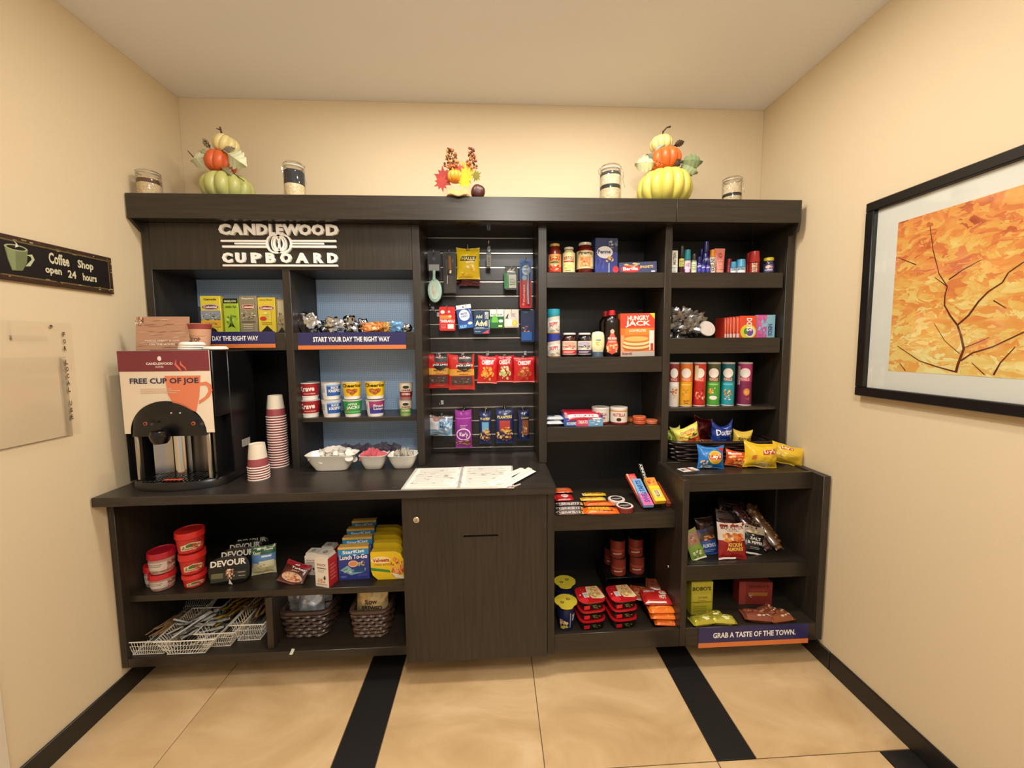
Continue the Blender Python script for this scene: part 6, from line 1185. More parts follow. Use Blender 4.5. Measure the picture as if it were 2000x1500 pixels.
for i, (u, v) in enumerate(((1112, 984), (1113, 993), (1114, 1001))): cbar('brown and silver chocolate bar, '+['rearmost', 'middle', 'frontmost'][i]+' of three at the left', u, v, .128, .024, .011, '5a4a44', [('r', 0, .62, 1, .95, 'b8b0aa'), ('t', 'HERSHEYS', .1, .12, .85, .55, 'd8d0c8'), ('r', .9, 0, 1, 1, 'c8a070')], -.01, metal=.3)
cbar('yellow and brown candy bar, rearmost of the orange group', 1160, 965, .12, .024, .012, 'd8b02a', [('t', 'BUTTERFINGER', .15, .2, .85, .7, '8a3a1a'), ('r', .0, .0, .06, 1, 'd8c8b0')], -.02)
cbar('yellow wrapped candy bar in front of the rearmost one', 1158, 974, .125, .026, .013, 'e0bc3c', [('l', .1, .2, .8, .8, '9a3a20', 2), ('r', .9, .1, .97, .9, 'c8c0b0')], -.04)
cbar('orange candy bar with red folds, between the yellow and front orange bars', 1170, 983, .145, .03, .015, 'df6a28', [('p', [(.1, .2), (.9, .5), (.7, .8), (.2, .6)], 'c0381c'), ('l', .5, .1, .8, .3, 'f0a040', 1)], -.05)
cbar('large bright orange peanut butter bar at the front edge', 1173, 996, .16, .046, .018, 'e8671e', REESE, -.06)
TIN = [('e', .5, .5, .5, .5, 'e8dfd6'), ('e', .5, .5, .38, .38, '2a1c1c'), ('t', 'ICE BREAKERS', .2, .42, .8, .58, 'd8c8c0', .02), ('l', .32, .3, .68, .38, 'a89890', 1)]
x, y = F(1204, 974, z+.02); disc('mint_tin', 'round white-rimmed mint tin, the one set back', x, y, z+.0005, .040, .02, 'd8cfc6', 'e8e0d8', TIN)
x, y = F(1220, 988, z+.022); disc('mint_tin', 'round white-rimmed mint tin on dark red base, the front one', x, y, z+.0005, .041, .024, '7a2a28', 'e8e0d8', TIN)
def slab(name, lb, u0, v0, u1, v1, wd2, th, col, art, sideart=None, lift=.02, Yb=None, cat='candy box'):
    # long box leaning up and back: near end at pixel (u1,v1) on the shelf, far end near (u0,v0)
    xn, yn = F(u1, v1, z); Yb = Yb or 2.0; xf, zf = P(u0, v0, Yb)
    p0 = Vector((xn, yn, z+lift)); p1 = Vector((xf, Yb, max(zf, z+lift))); d = p1-p0; L_ = d.length
    yawz = math.atan2(-d.x, d.y); rx = math.asin(d.z/L_)
    t = thing(name, lb, cat, p0, (rx, 0, yawz)); MB().box(-wd2/2, wd2/2, 0, L_, 0, th, mat(col, .3, 0, .04), .002).build('box', t)
    prt(t, art, wd2, L_, topmap(th, 0)); 
    prt(t, sideart or [('r', 0, 0, 1, 1, col)], wd2, th, lambda x, z_, l: (x, -l, z_), name='printed_end'); return t
slab('candy_box', 'red candy box leaning at the back of the leaning group', 1229, 929, 1262, 990, .05, .016, 'c83a3a', [('r', .0, .0, .2, 1, 'e0a880'), ('e', .5, .85, .4, .1, 'e86a6a'), ('l', .3, .2, .9, .7, 'e8b0b0', 3)], lift=.002, Yb=1.93)
slab('candy_box', 'pale blue and pink tart candy box, leaning beside the yellow one', 1241, 939, 1266, 996, .048, .016, '7fb0dc', [('r', 0, 0, 1, .42, 'e06aa8'), ('t', 'SWEETARTS', .25, .1, .8, .92, '2a4a9a', 0, 1), ('b', .3, .4, .28, .12, ['e890c8', '8ac0ec', 'd058a0'], 12, .3)], lift=.012, Yb=1.90)
slab('nougat_bar', 'black bar with big white lettering, sticking up behind the boxes', 1248, 906, 1268, 975, .026, .010, '121010', [('t', 'CHUNKY', .2, .42, .85, .98, 'e8e4d8', 0, 1)], lift=.03, Yb=1.95, cat='candy bar')
slab('candy_box', 'orange and yellow candy box on top of the leaning group', 1266, 938, 1288, 996, .052, .020, 'e6a92a', [('r', 0, .62, 1, 1, 'df9038'), ('b', .5, .8, .4, .12, ['c86a28', 'f0b860', 'b0341c'], 14, .25), ('r', 0, .52, 1, .64, 'f0d22a'), ('r', .0, .0, 1, .52, 'ecc42a'), ('r', .2, .16, .8, .46, 'f0e0a8'), ('t', 'MILK DUDS', .3, .18, .7, .44, '6a2a18', 0, 1), ('r', 0, 0, 1, .12, 'f0d838')], lift=.030, Yb=1.86)
slab('candy_box', 'flat reddish-brown candy box under the yellow one, at the right', 1292, 946, 1311, 990, .05, .02, '8a3a22', [('r', .1, .1, .9, .9, 'a84a28')], lift=.002, Yb=1.92)
slab('candy_box', 'dark candy box lying under the blue and yellow boxes as a prop', 1262, 958, 1275, 990, .06, .026, '3a2420', [('l', .1, .1, .9, .9, '5a3a30', 4)], lift=.001, Yb=1.88)
# ---------------------------------------------------------------- opening under the candy shelf
z = .1665
def minicup(lb, u, v, Y, zz, R, h_):
    x, _ = P(u, v, Y); x *= (Y+R)/Y; t = thing('snack_dip_cup', lb, 'snack cup', (x, Y+R, zz), (0, 0, -.1))
    MB().lathe([(0, 0), (R*.78, 0), (R*.80, .003), (R*.98, h_*.95)], mat('1c2450', .35, 0, .1), 26).build('cup', t)
    pts = [(R*1.12*math.cos(a)*(1.06 if abs(math.cos(a)) > .8 else 1), R*1.1*math.sin(a)-(R*.25 if math.sin(a) < -.85 else 0)) for a in [2*PI*i/24 for i in range(24)]]
    q = MB(); n = 24; q.add([(a, b, h_*.95) for a, b in pts]+[(a, b, h_*.975) for a, b in pts], [tuple(reversed(range(n))), tuple(range(n, 2*n))]+[(i, (i+1) % n, (i+1) % n+n, i+n) for i in range(n)], mat('d9c43c', .3, .1, .05)); q.build('foil_lid', t)
    prt(t, [('e', .3, .35, .1, .1, '3a3420'), ('e', .62, .62, .1, .1, '3a3420'), ('e', .3, .35, .06, .06, 'b8a850'), ('e', .62, .62, .06, .06, 'b8a850')], R*2, R*2, topmap(h_*.975, -R), name='printed_top')
    prt(t, [('b', .42, .3, .16, .22, ['e8c080', 'c88a3a', 'f0e0b0'], 16, .3), ('r', .62, .1, .64, .8, 'c8c8d8'), ('t', 'DIP', .7, .4, .82, .7, 'd8d8e8'), ('b', .42, .12, .2, .1, ['e8d850'], 4, .5)], PI*R*.9, h_*.8, cylmap(lambda q_: R*(.80+.18*q_/h_), h_*.05), (10, 2)); return t
minicup('navy dip cup with yellow foil lid, standing behind', 1103, 1140, 1.82, z, .045, .15)
minicup('tall navy dip cup with yellow foil lid, at the front left', 1105, 1190, 1.70, z, .045, .128)
def noodle(lb, u, Y, zz, w_, d_, h_, top):
    x = P(u, 1200, Y)[0]; t = thing('noodle_tray', lb, 'meal tray', (x, Y+d_/2, zz), (0, 0, .1)); n = 32
    def ring(k, zq): return [(w_/2*k*math.copysign(abs(math.cos(2*PI*i/n))**.5, math.cos(2*PI*i/n)), d_/2*k*math.copysign(abs(math.sin(2*PI*i/n))**.5, math.sin(2*PI*i/n)), zq) for i in range(n)]
    rs = [ring(.02, 0), ring(.82, 0), ring(.86, .003), ring(.97, h_*.85), ring(1, h_*.87), ring(1, h_), ring(.02, h_)]
    q = MB(); q.add(sum(rs[:4], []), [(j*n+i, j*n+(i+1) % n, (j+1)*n+(i+1) % n, (j+1)*n+i) for j in range(3) for i in range(n)], mat('151212', .25, 0, .1)); q.build('tray', t)
    q = MB(); q.add(sum(rs[3:], []), [(j*n+i, j*n+(i+1) % n, (j+1)*n+(i+1) % n, (j+1)*n+i) for j in range(3) for i in range(n)], mat('b81a22', .2, 0, .05)); q.build('sleeve', t)
    ar = [('e', .16, .14, .18, .16, 'd82a30'), ('b', .3, .75, .1, .12, ['8a3020', 'c87048'], 6, .3), ('r', .22, .28, .42, .6, 'ddd8d0'), ('l', .25, .32, .4, .56, '4a4a4a', 4), ('r', .08, .44, .13, .5, 'f0e8e0'), ('p', [(.46, .98), (.92, .98), (1, .2), (.86, .12), (.5, .2), (.4, .6)], 'd8c898'), ('b', .7, .58, .25, .36, ['d8b070', 'e8cf98', 'b8763a', 'e0a858', 'c8883a'], 60, .16), ('b', .7, .5, .2, .26, ['a85a30', '8a8a4a', 'd89a50'], 8, .08)]
    if top: prt(t, ar, w_*.96, d_*.94, topmap(h_, -d_*.47), name='printed_top')
    prt(t, [('b', .62, .5, .2, .35, ['5a6a30', '8a9050', '3a2a20'], 16, .25), ('r', .02, .2, .3, .8, 'd81f2a')], w_*.75, h_*.7, lambda x_, z_, l: (x_, -d_/2*(.90+.08*z_/h_)-l, z_+.004), name='printed_front'); return t
hN = .047
for nm, u in (('left', 1158), ('right', 1221)):
    for k in range(3): noodle('red and black noodle tray, '+['lowest', 'middle', 'top with noodle picture'][k]+' of the '+nm+' pile', u, 1.70, z+k*(hN+.0005), .13, .12, hN, k == 2)
def soup(lb, u, vb, Y, zz):
    x = P(u, vb, Y)[0]; can('soup_can', lb, None, 0, 0, '8a3426', [('r', 0, 0, 1, 1, '96392a'), ('r', .1, .4, .9, .5, 'b85a40'), ('p', [(.3, .2), (.7, .26), (.7, .34), (.3, .28)], 'd8b8a0')], '2a2422', cat='can', loc=(x, Y, zz), wh=(.078, .098), rot=(0, 0, math.atan2(-x, Y)), rimr=1.01)
for u, Y, k, lb in ((1207, 2.02, 0, 'bottom can of the middle stack'), (1205, 2.02, 1, 'top can of the middle stack'), (1243, 2.03, 0, 'bottom can of the right stack'), (1240, 2.03, 1, 'top can of the right stack'), (1193, 2.12, 0, 'can half hidden at the back left')):
    soup('dark orange-red food can in the shadows, '+lb, u, 1140, Y, z+.085+k*.0985 if True else z)
pd = thing('can_riser', 'dark riser carrying the orange-red cans at the back', 'riser', (0, 0, 0)); xr0, xr1 = P(1180, 1150, 2.0)[0], P(1265, 1150, 2.0)[0]
q = MB(); q.box(xr0, xr1+.02, 1.97, 2.17, z+.080, z+.0845, BLACK).box(xr0, xr0+.006, 1.97, 2.17, z, z+.080, BLACK).box(xr1+.014, xr1+.02, 1.97, 2.17, z, z+.080, BLACK); q.build('riser', pd)
def packet(lb, u, v, zz, w_, d_, th, col, art, rz, rx=0, seed=1):
    x, y = F(u, v, zz); t = bar('snack_packet', lb, None, 0, w_, d_, th, col, art, rz, rx, 0, None, 'packet', 0, .25, (x, y, zz)); return t
OR = [('b', .5, .5, .45, .4, ['f08a2a', 'e06a18', 'f0a850'], 14, .3)]
packet('bright orange cheese snack packet, lower front of the right heap', 1296, 1208, z+.03, .13, .05, .03, 'e8741e', OR, -.1); packet('bright orange cheese snack packet above the lower one', 1292, 1196, z+.055, .13, .055, .032, 'ea7a20', OR, -.05)
packet('orange snack packet in the bottom front right corner', 1302, 1220, z+.002, .12, .05, .028, 'e06a1c', OR, -.12)
packet('red snack packet with white lettering on the right heap', 1280, 1172, z+.088, .13, .09, .03, 'b82620', [('p', [(.05, .5), (.5, .75), (.95, .6), (.9, .9), (.1, .95)], 'c8302a'), ('t', 'SABRITAS', .1, .7, .5, .88, 'f0e4dc'), ('e', .78, .66, .14, .14, 'd8c8a8'), ('t', 'HOT', .6, .25, .85, .5, 'f0e0d8'), ('r', .05, .04, .8, .1, 'f0e8e0')], -.08, .15)
packet('dull orange-brown packet under the red one on the right heap', 1255, 1165, z+.06, .12, .10, .03, 'a8522c', [('b', .5, .5, .4, .4, ['c87848', '8a3a20', 'd89a70'], 20, .25)], -.35, .1)
packet('brown wrapped packet at the back of the right heap', 1285, 1148, z+.07, .12, .08, .03, '7a3a24', [('b', .5, .5, .4, .4, ['9a5a38', '5a2a18'], 12, .25)], -.4, .1)
tr_ = thing('packet_tray', 'low dark tray under the heap of orange and red packets', 'tray', (0, 0, 0)); x, y = F(1295, 1205, z); MB().box(x-.075, TL-.003, 1.69, 1.90, z+.0002, z+.002, BLACK, .0005).box(x-.07, TL-.01, 1.74, 1.89, z+.002, z+.058, mat('6a2a18', .4), .004).build('tray', tr_)
MB().lathe([(0, 0), (.008, .001), (.007, .004), (0, .006)], CHROME, 14, X=Matrix.Translation((TL-.0005, 1.78, .42)) @ Matrix.Rotation(-PI/2, 4, 'Y')).build('screw_cap', hr)
# ---------------------------------------------------------------- toiletries shelf
z = S51; YT = 1.962
TUBE = [(.86, 0), (.88, .18), (.9, .2), (.97, .5), (1, .9), (1, 1), (0, 1)]
def cream(b, lb, body, cap, art, Y=YT, hc=.16):
    x, w_, h_ = spot(b, Y, z); t = thing('cream_tube', lb, 'tube', (x, Y+.015, z)); m = mat(body, .3, 0, .02)
    q = MB(); q.sheet(lambda u, v: (math.sin(2*PI*u)*w_/2*(.78+.22*v), -math.cos(2*PI*u)*(.016*(1-v)+.0012), h_*(hc+(1-hc)*v)), 26, 8, m); q.build('tube', t)
    MB().lathe([(0, 0), (w_*.38, 0), (w_*.40, .002), (w_*.38, h_*hc), (0, h_*hc)], mat(cap, .3), 22, sy=.7).build('cap', t)
    prt(t, art, w_*.7, h_*(1-hc)*.92, lambda x_, z_, l: (x_*(.85+.2*z_/h_), -(.016*(1-z_/(h_*(1-hc)))+.0012)*math.sqrt(max(.05, 1-(x_/w_*1.7)**2))-l-.0006, z_+h_*hc), (6, 6)); return t
carton('ointment_box', 'slim white ointment box at the left end of the toiletries shelf', (1311, 489, 1324, 532), YT, z, 'd8d6cc', [('r', .1, .0, .9, .96, 'e2e0d6'), ('t', 'MOTRIN', .25, .38, .7, .9, '4a4e48', 0, 1), ('l', .2, .06, .8, .3, '7a9ab0', 4)], .03)
bt = [(.85, 0), (1, .02), (1, .62), (.9, .67), (.7, .7), (0, .7)]
sqz((1328, 480, 1338, 532), 'slim dark bottle with yellow-green label and tall black cap', [(.9, 0), (1, .02), (1, .55), (.8, .6), (0, .6)], '3a1a1a', '1e1e20', (.58, 1), [('r', 0, .45, 1, 1, 'd0c868'), ('l', .2, .5, .8, .9, '4a5a2a', 3)], (.02, .54), zz=z, Y=YT, capr=.95, name='small_bottle')
sqz((1338, 487, 1351, 532), 'small bottle with large teal cap and pink-white label', [(.9, 0), (1, .02), (1, .55), (.9, .6), (0, .6)], 'b058a0', '2a8e9c', (.56, 1), [('r', 0, .3, 1, 1, 'ded4e0'), ('t', 'AXE', .3, .5, .7, .8, 'a02a8a'), ('e', .5, .18, .3, .14, 'f0c0e0')], (.02, .54), zz=z, Y=YT, capr=.98, name='small_bottle')
sqz((1352, 495, 1362, 532), 'small grey-green bottle with dark cap', bt, '8a9c7a', '3a3e3c', (.66, 1), [('r', 0, 0, 1, 1, 'd8e0b8'), ('l', .2, .2, .8, .8, '5a7a4a', 4)], (.05, .58), zz=z, Y=YT, capr=.7, name='small_bottle')
bb = lambda: [('r', .1, .05, .9, .9, '2a2a90'), ('t', 'NIVEA', .2, .6, .8, .8, 'd8dcf0', .1), ('e', .5, .3, .2, .1, '4a4ab0')]
for i, (b, Y, lb) in enumerate((((1362, 501, 1373, 532), 1.962, 'small dark blue bottle, leftmost of the blue cluster'), ((1366, 486, 1379, 532), 2.02, 'dark blue bottle behind the small ones, blue cluster'), ((1374, 471, 1388, 532), 1.985, 'tallest dark blue bottle of the cluster'), ((1380, 508, 1389, 532), 1.95, 'shortest dark blue bottle, at the right front of the cluster'), ((1371, 507, 1380, 532), 1.955, 'short dark blue bottle in the middle front of the cluster'))):
    sqz(b, lb, bt, '23247c', '1c1c5e', (.66, 1), bb(), (.05, .6), zz=z, Y=Y, capr=.85, name='lotion_bottle')
sqz((1388, 487, 1399, 532), 'bottle with orange cap and white label printed sideways', [(.95, 0), (1, .02), (1, .66), (.9, .7), (0, .7)], 'e2ddd0', 'e08a28', (.68, 1), [('r', 0, 0, 1, 1, 'e8e2d4'), ('t', 'VASELINE', .2, .05, .8, .95, '2a2620', 0, 1)], (.03, .66), zz=z, Y=YT-.005, capr=.92, name='small_bottle')
cream((1398, 484, 1419, 532), 'coral pink cream tube standing on its cap', 'dd8478', 'e8a08c', [('e', .5, .72, .3, .14, 'b84a4a'), ('t', 'COCOA', .3, .68, .7, .76, 'e89888'), ('t', 'BUTTER', .2, .42, .8, .5, 'f0c8b8'), ('l', .2, .2, .8, .36, 'f0c0b0', 2)])
can('lotion_pot', 'small dark red container beside the pink tube', (1418, 505, 1429, 532), 1.985, z, 'a0242c', [('l', .3, .2, .7, .8, 'c05058', 3)], '8a1c24', cat='pot', lidh=.3)
for b, lb in (((1429, 511, 1440, 532), 'shorter light blue deodorant on the left'), ((1441, 506, 1459, 532), 'wider light blue deodorant on the right')):
    sqz(b, lb, [(.9, 0), (1, .03), (1, .48), (0, .48)], 'd4e4ea', '4a9cc8', (.46, 1), [('r', 0, 0, 1, .5, 'e4eef0'), ('t', 'SECRET', .2, .55, .8, .85, '2a6a9a')], (.02, .44), zz=z, Y=YT, capr=.98, sy=.6, name='deodorant')
sqz((1459, 494, 1468, 532), 'narrow dark red deodorant, set back', [(1, 0), (1, .5), (0, .5)], 'a01c24', '8a1820', (.48, 1), [], (0, .4), zz=z, Y=YT+.03, capr=.98, sy=.6, name='deodorant')
sqz((1466, 490, 1487, 532), 'large dark red deodorant with vertical pale lettering', [(.95, 0), (1, .03), (1, .52), (0, .52)], '9c2420', 'b02a28', (.5, 1), [('t', 'OLD SPICE', .3, .1, .7, .95, 'e8d0b0', 0, 1)], (.02, .5), zz=z, Y=YT, capr=.98, sy=.6, name='deodorant')
jar('vitamin_jar', 'small clear gummy jar with yellow lid, at the right end', (1490, 502, 1512, 532), YT, z, '2e2a4e', 'e0cc30', [('r', .1, 0, .9, 1, '3c3a68'), ('e', .5, .65, .2, .2, 'e8c8b0'), ('t', 'GUMMIES', .25, .2, .75, .4, 'd8d8f0'), ('b', .5, .5, .3, .4, ['8a7ab0', 'c86a80', '5a5a98'], 10, .2)], (.08, .6), lidr=.86, lidh=.2)
# ---------------------------------------------------------------- shelf with bag of slippers and candy boxes
z = S52
pb = thing('plastic_bag', 'crumpled clear and black plastic bag of utensils, left of the candy boxes', 'bag', (P(1338, 650, 2.0)[0], 2.02, z+.0005))
def cr(seed, wx, wy, wz, amp): 
    def S(u, v):
        a = 2*PI*u; b = PI*(v-.5); r = Vector((math.sin(a)*math.cos(b)**.6 if abs(b) < 1.57 else 0, -math.cos(a)*math.cos(b)**.6 if abs(b) < 1.57 else 0, math.sin(b)))
        n_ = noise.noise(r*2+Vector((seed, 0, 0)))+.8*noise.noise(r*5+Vector((0, seed, 0))); k = 1+amp*n_; return (r.x*wx/2*k, r.y*wy/2*k, max(0, wz/2+r.z*wz/2*k))
    return S
MB().sheet(cr(3.3, .17, .10, .115, .35), 40, 24, mat('1c1c1e', .2, .0, .2, .8, 40)).build('dark_contents', pb)
MB().sheet(cr(8.1, .20, .12, .15, .5), 46, 28, CRINK).build('film', pb)
q = MB(); r2 = random.Random(4)
for i in range(12):
    a = r2.uniform(-1.2, 1.3); L0 = r2.uniform(.07, .13); q.sheet(lambda u, v: (math.sin(a)*L0*v+.02*(u-.5)+.006*math.sin(v*14+i), -.03+.02*math.sin(i)-.01*v, .03+math.cos(a)*L0*v+.006*math.sin(u*9+i)), 4, 8, CRINK)
tag(q.build('crinkled_folds', pb), kind='stuff')
x, zz = P(1381, 642, 1.975); X = Matrix.Translation((x-pb.location.x, 1.975-pb.location.y, zz-z)) @ Matrix.Rotation(.3, 4, 'Y') @ Matrix.Rotation(PI/2-.25, 4, 'X')
MB().lathe([(0, -.006), (.038, -.005), (.040, 0), (.038, .004), (0, .006)], mat('cfc6c0', .5, 0, .02), 30, X=X, sx=1.1).build('pale_disc', pb)
dots = [('r', 0, 0, 1, 1, 'dc4a2a'), ('e', .5, .28, .5, .34, 'd8c83a'), ('e', .62, .26, .3, .24, 'e8e0d0'), ('e', .6, .26, .22, .18, '6a4a9a'), ('e', .36, .3, .14, .14, '4a8a3a'), ('t', 'DOTS', .38, .3, .72, .9, 'f4ece4', 0, -1)]
carton('candy_box', 'orange-red gumdrop candy box facing forward', (1446, 617, 1477, 659), 1.975, z, 'd8482a', dots, .02, top='c03a20')
for i, (u0, u1) in enumerate(((1438, 1446), (1431, 1438), (1425, 1431), (1420, 1425), (1415, 1420))):
    carton('candy_box', ['first', 'second', 'third', 'fourth', 'fifth'][i]+' thin-side-on red candy box, counting left from the front-facing one', (u0, 618+i*.6, u1, 659), 1.985+.006*i, z, 'b8301e', [('r', .1, .02, .9, .2, 'd8d0c8'), ('r', .15, .2, .5, .96, 'e08a68'), ('r', .6, .3, .85, .9, 'd84a30')], .09, (0, 0, .0), top='a82a1a')
carton('candy_box', 'blue and pink candy box at the right end of the row', (1478, 615, 1513, 658), 1.975, z, '7fb4cc', [('r', 0, 0, .55, 1, 'c85a9a'), ('b', .4, .5, .35, .45, ['d870a8', '9a8ac8', '8ac0d8', 'e0508a'], 26, .22), ('r', .55, 0, 1, 1, '86b8cc'), ('t', 'NERDS', .62, .08, .86, .6, '3a3a78', 0, -1)], .02, top='a04a80')
# ---------------------------------------------------------------- crisps in tubes
z = S53
def tube_art(lo, hi, extra, u=0):
    return [('r', 0, 0, 1, .58, lo), ('r', 0, .58, 1, 1, hi), ('e', .5, .79, .27, .115, 'eee8e0'), ('t', 'PRINGLES', .28, .60, .72, .675, 'f0b0a0'), ('r', 0, .0, 1, .02, 'e8e0d8')]+extra
for b, lo, hi, ex, lb in (((1306, 708, 1326, 797), 'd8cfc6', '8c2c30', [('r', .25, .48, .75, .58, 'e8e4e0'), ('b', .5, .36, .24, .08, ['b8602a', 'e8a868', '8a4420'], 16, .3), ('b', .5, .22, .24, .06, ['c88a5a', 'd8d0c8'], 8, .3)], 'crisp tube with dark red top and white lower half, leftmost'),
        ((1327, 708, 1352, 797), 'e0a01e', 'd8701e', [('r', .25, .5, .75, .53, 'f0c860'), ('b', .5, .34, .2, .08, ['e8b83a', 'c8882a'], 12, .3), ('b', .5, .12, .2, .05, ['6a3a1a', 'a86a2a'], 8, .3)], 'golden yellow crisp tube, second from left'),
        ((1354, 708, 1378, 795), 'b02018', 'c83020', [('r', .2, .62, .42, .97, 'e0d8b0'), ('b', .55, .25, .28, .16, ['e87a60', 'd83a28', '8a1810', 'f0a890'], 22, .2)], 'red crisp tube with pale panel turned to the side, third from left'),
        ((1380, 708, 1406, 796), '4a9a34', '4c4e2c', [('r', .25, .5, .75, .54, '8ac868'), ('b', .45, .36, .2, .09, ['e8a048', 'f0c880', 'c87a28'], 14, .3), ('e', .5, .2, .2, .05, 'e8e4d8')], 'green crisp tube with white dip picture'),
        ((1408, 708, 1434, 796), '1e94a4', '126068', [('r', .25, .5, .75, .54, '5ac0c8'), ('b', .5, .33, .2, .1, ['d88a3a', 'e8b878', 'a85a24'], 14, .3), ('b', .5, .18, .22, .05, ['c8d4dc', '5a7a98'], 8, .3)], 'teal crisp tube, second from right'),
        ((1440, 708, 1468, 796), '742048', 'a8306c', [('r', .08, .5, .26, .95, 'd0c8b8'), ('l', .1, .52, .25, .93, '8a7a70', 10), ('e', .6, .33, .16, .09, 'c87a34'), ('e', .6, .33, .11, .06, 'd89a50'), ('b', .62, .17, .1, .04, ['b86a3a'], 5, .4)], 'purple crisp tube, rightmost')):
    can('crisp_tube', lb, b, 1.975, z, hi, tube_art(lo, hi, ex), 'c8beb6', lidh=.03, cat='crisp tube', rimr=1.02)
# ---------------------------------------------------------------- chips basket and bags
z = S54-.0055
xa, xb = P(1308, 890, 1.90)[0], P(1500, 880, 1.96)[0]; cxx = (xa+xb)/2+.01
wicker('wicker_basket', 'wide very dark wicker basket full of chip bags, on top of the display tower', cxx, 2.03, z, (xb-xa)*.86, .22, (xb-xa)*.97, .27, .105, '241712', rows=8, rz=-.05)
def chip(lb, b, Y, zb, col, art, t=.05, rx=-.1, ry=0, rz=0, seed=1, back=None, wr=.005, cat='chip bag', dip=.1):
    t *= 1.35; x, w_, h_ = spot(b, Y, zb); return bag("chip_bag", lb, None, 0, 0, col, art, t, (rx, ry, rz), None, seed, cat, wh=(w_, h_/max(.6, math.cos(rx))), loc=(x, Y+t/2, zb), wr=wr, back=back, dip=dip, pin=.1)
zk = z+.05; P1 = 0
chip('dark red chip bag at the back of the basket', (1346, 813, 1385, 900), 2.10, zk, '5e1216', [('b', .5, .6, .4, .3, ['8a1a1e', '3a0a0c'], 8, .3)], .04, .0, .25, seed=51)
chip('yellow-green chip bag at the left end of the basket', (1306, 838, 1330, 900), 1.99, zk, 'a8b43a', [('b', .5, .6, .4, .3, ['4a7a2a', 'd8d850', '2a5a3a'], 14, .3)], .04, .0, -.1, seed=52)
chip('lime and white chip bag, second in the basket', (1322, 831, 1342, 900), 1.97, zk, 'c0c84a', [('r', .3, .0, .7, 1, 'd8dcc8'), ('b', .5, .4, .3, .3, ['7aa03a', 'e8e8d8'], 10, .3)], .03, .0, -.25, seed=53)
chip('yellow and red corn chip bag leaning in the basket', (1330, 829, 1380, 900), 1.94, zk, 'd8cc58', [('r', 0, .75, 1, 1, 'dcd870'), ('t', 'CHESTERS', .2, .76, .8, .86, 'b83a2a'), ('b', .5, .62, .4, .1, ['d84a2a', 'e8e068', '3a2a1a'], 16, .3), ('r', .0, .3, 1, .52, 'c8402a'), ('b', .5, .4, .45, .12, ['e87a2a', 'f0a84a', 'a82a1a'], 20, .25)], .04, .05, -.3, seed=54)
chip('dark blue tortilla chip bag with torn top, centre of the basket', (1391, 820, 1436, 903), 1.95, zk, '1c3584', [('t', 'Doritos', .12, .5, .95, .72, 'e4e8f4', .08), ('b', .65, .8, .25, .06, ['a8b4d8', '5a6ab0'], 6, .4), ('r', .2, .3, .6, .36, '3a58b0')], .045, .0, .03, .1, seed=55, wr=.008, dip=.26)
chip('yellow corn ring bag at the right end of the basket', (1436, 840, 1472, 903), 1.96, zk, 'd8b848', [('t', 'FUNYUNS', .2, .42, .86, .6, '3a2818', -.05), ('b', .6, .3, .3, .15, ['e8d078', 'a88a38'], 8, .3)], .04, .0, .05, -.15, seed=56, dip=.14)
chip('brownish crisp bag low in the middle of the basket', (1372, 858, 1400, 905), 1.96, zk, '6a3424', [('b', .5, .5, .4, .4, ['e8a878', '8a3a20', 'd8c8b8'], 14, .3)], .03, .0, 0, seed=57)
lay = lambda c: [('e', .5, .52, .32, .2, 'e8c030'), ('e', .5, .52, .28, .17, 'f2dc60'), ('r', .2, .43, .8, .6, 'c22c28'), ('t', "Lay's", .24, .44, .76, .62, 'f6f0e4', .1)]
chip('bright blue chip bag with round yellow badge, in front of the basket', (1369, 874, 1424, 925), 1.775, z, '2472c0', [('e', .55, .5, .27, .3, 'e8c83a'), ('e', .55, .5, .23, .26, 'd8a830'), ('p', [(.33, .42), (.79, .42), (.83, .60), (.29, .58)], 'c22c28'), ('t', "Lay's", .35, .42, .77, .62, 'f8f4ec', .06), ('b', .16, .2, .12, .16, ['e8c890', 'c89858', 'f0e0b8'], 14, .3), ('e', .38, .08, .16, .06, 'e8e4d0'), ('p', [(.72, .94), (.96, .9), (.9, .72), (.78, .8)], 'b02a34'), ('b', .35, .88, .28, .05, ['5aa0dc', '8ac0ec'], 8, .4)], .05, -.2, .06, seed=61)
chip('orange-red snack mix bag between the blue and yellow ones', (1424, 884, 1466, 925), 1.80, z, 'cf5a26', [('p', [(.05, .9), (.6, 1), (.75, .78), (.1, .6)], 'd84a24'), ('t', 'Munchies', .06, .7, .66, .88, 'f4ece0', .25), ('b', .5, .35, .45, .32, ['e88a2a', 'd84a1c', 'f0b050', 'b83a18', 'e8c890'], 50, .18)], .045, -.3, .15, -.2, seed=62)
chip('large yellow chip bag in front, with white script on red', (1462, 868, 1530, 924), 1.765, z, 'dcb526', [('p', [(.42, .52), (.84, .60), (.86, .78), (.44, .70)], 'b83a28'), ('t', "Lay's", .46, .56, .82, .76, 'f8f0d8', .12), ('e', .5, .12, .26, .14, 'e8d48a'), ('b', .5, .12, .22, .1, ['c88a3a', 'f0e0a0'], 8, .3), ('p', [(.14, .3), (.24, .34), (.24, .5), (.14, .46)], 'b8642a')], .06, -.15, .1, -.05, seed=63, wr=.006)
chip('yellow chip bag tipped towards the wall at the tower end', (1516, 872, 1574, 922), 1.80, z+.004, 'd8b22c', [('p', [(.2, .66), (.6, .74), (.62, .9), (.22, .82)], 'b84a28'), ('t', "Lay's", .24, .7, .58, .88, 'f4ecd0', .1), ('b', .4, .3, .3, .14, ['e8cc60', 'b8882a'], 8, .3)], .055, -.25, .22, -.35, seed=64, wr=.006)
x, y = F(1345, 918, z); cdp = thing('price_card', 'small white card with red and black print, at the left edge of the tower top', 'card', (x, y, z+.0006), (0, 0, .25))
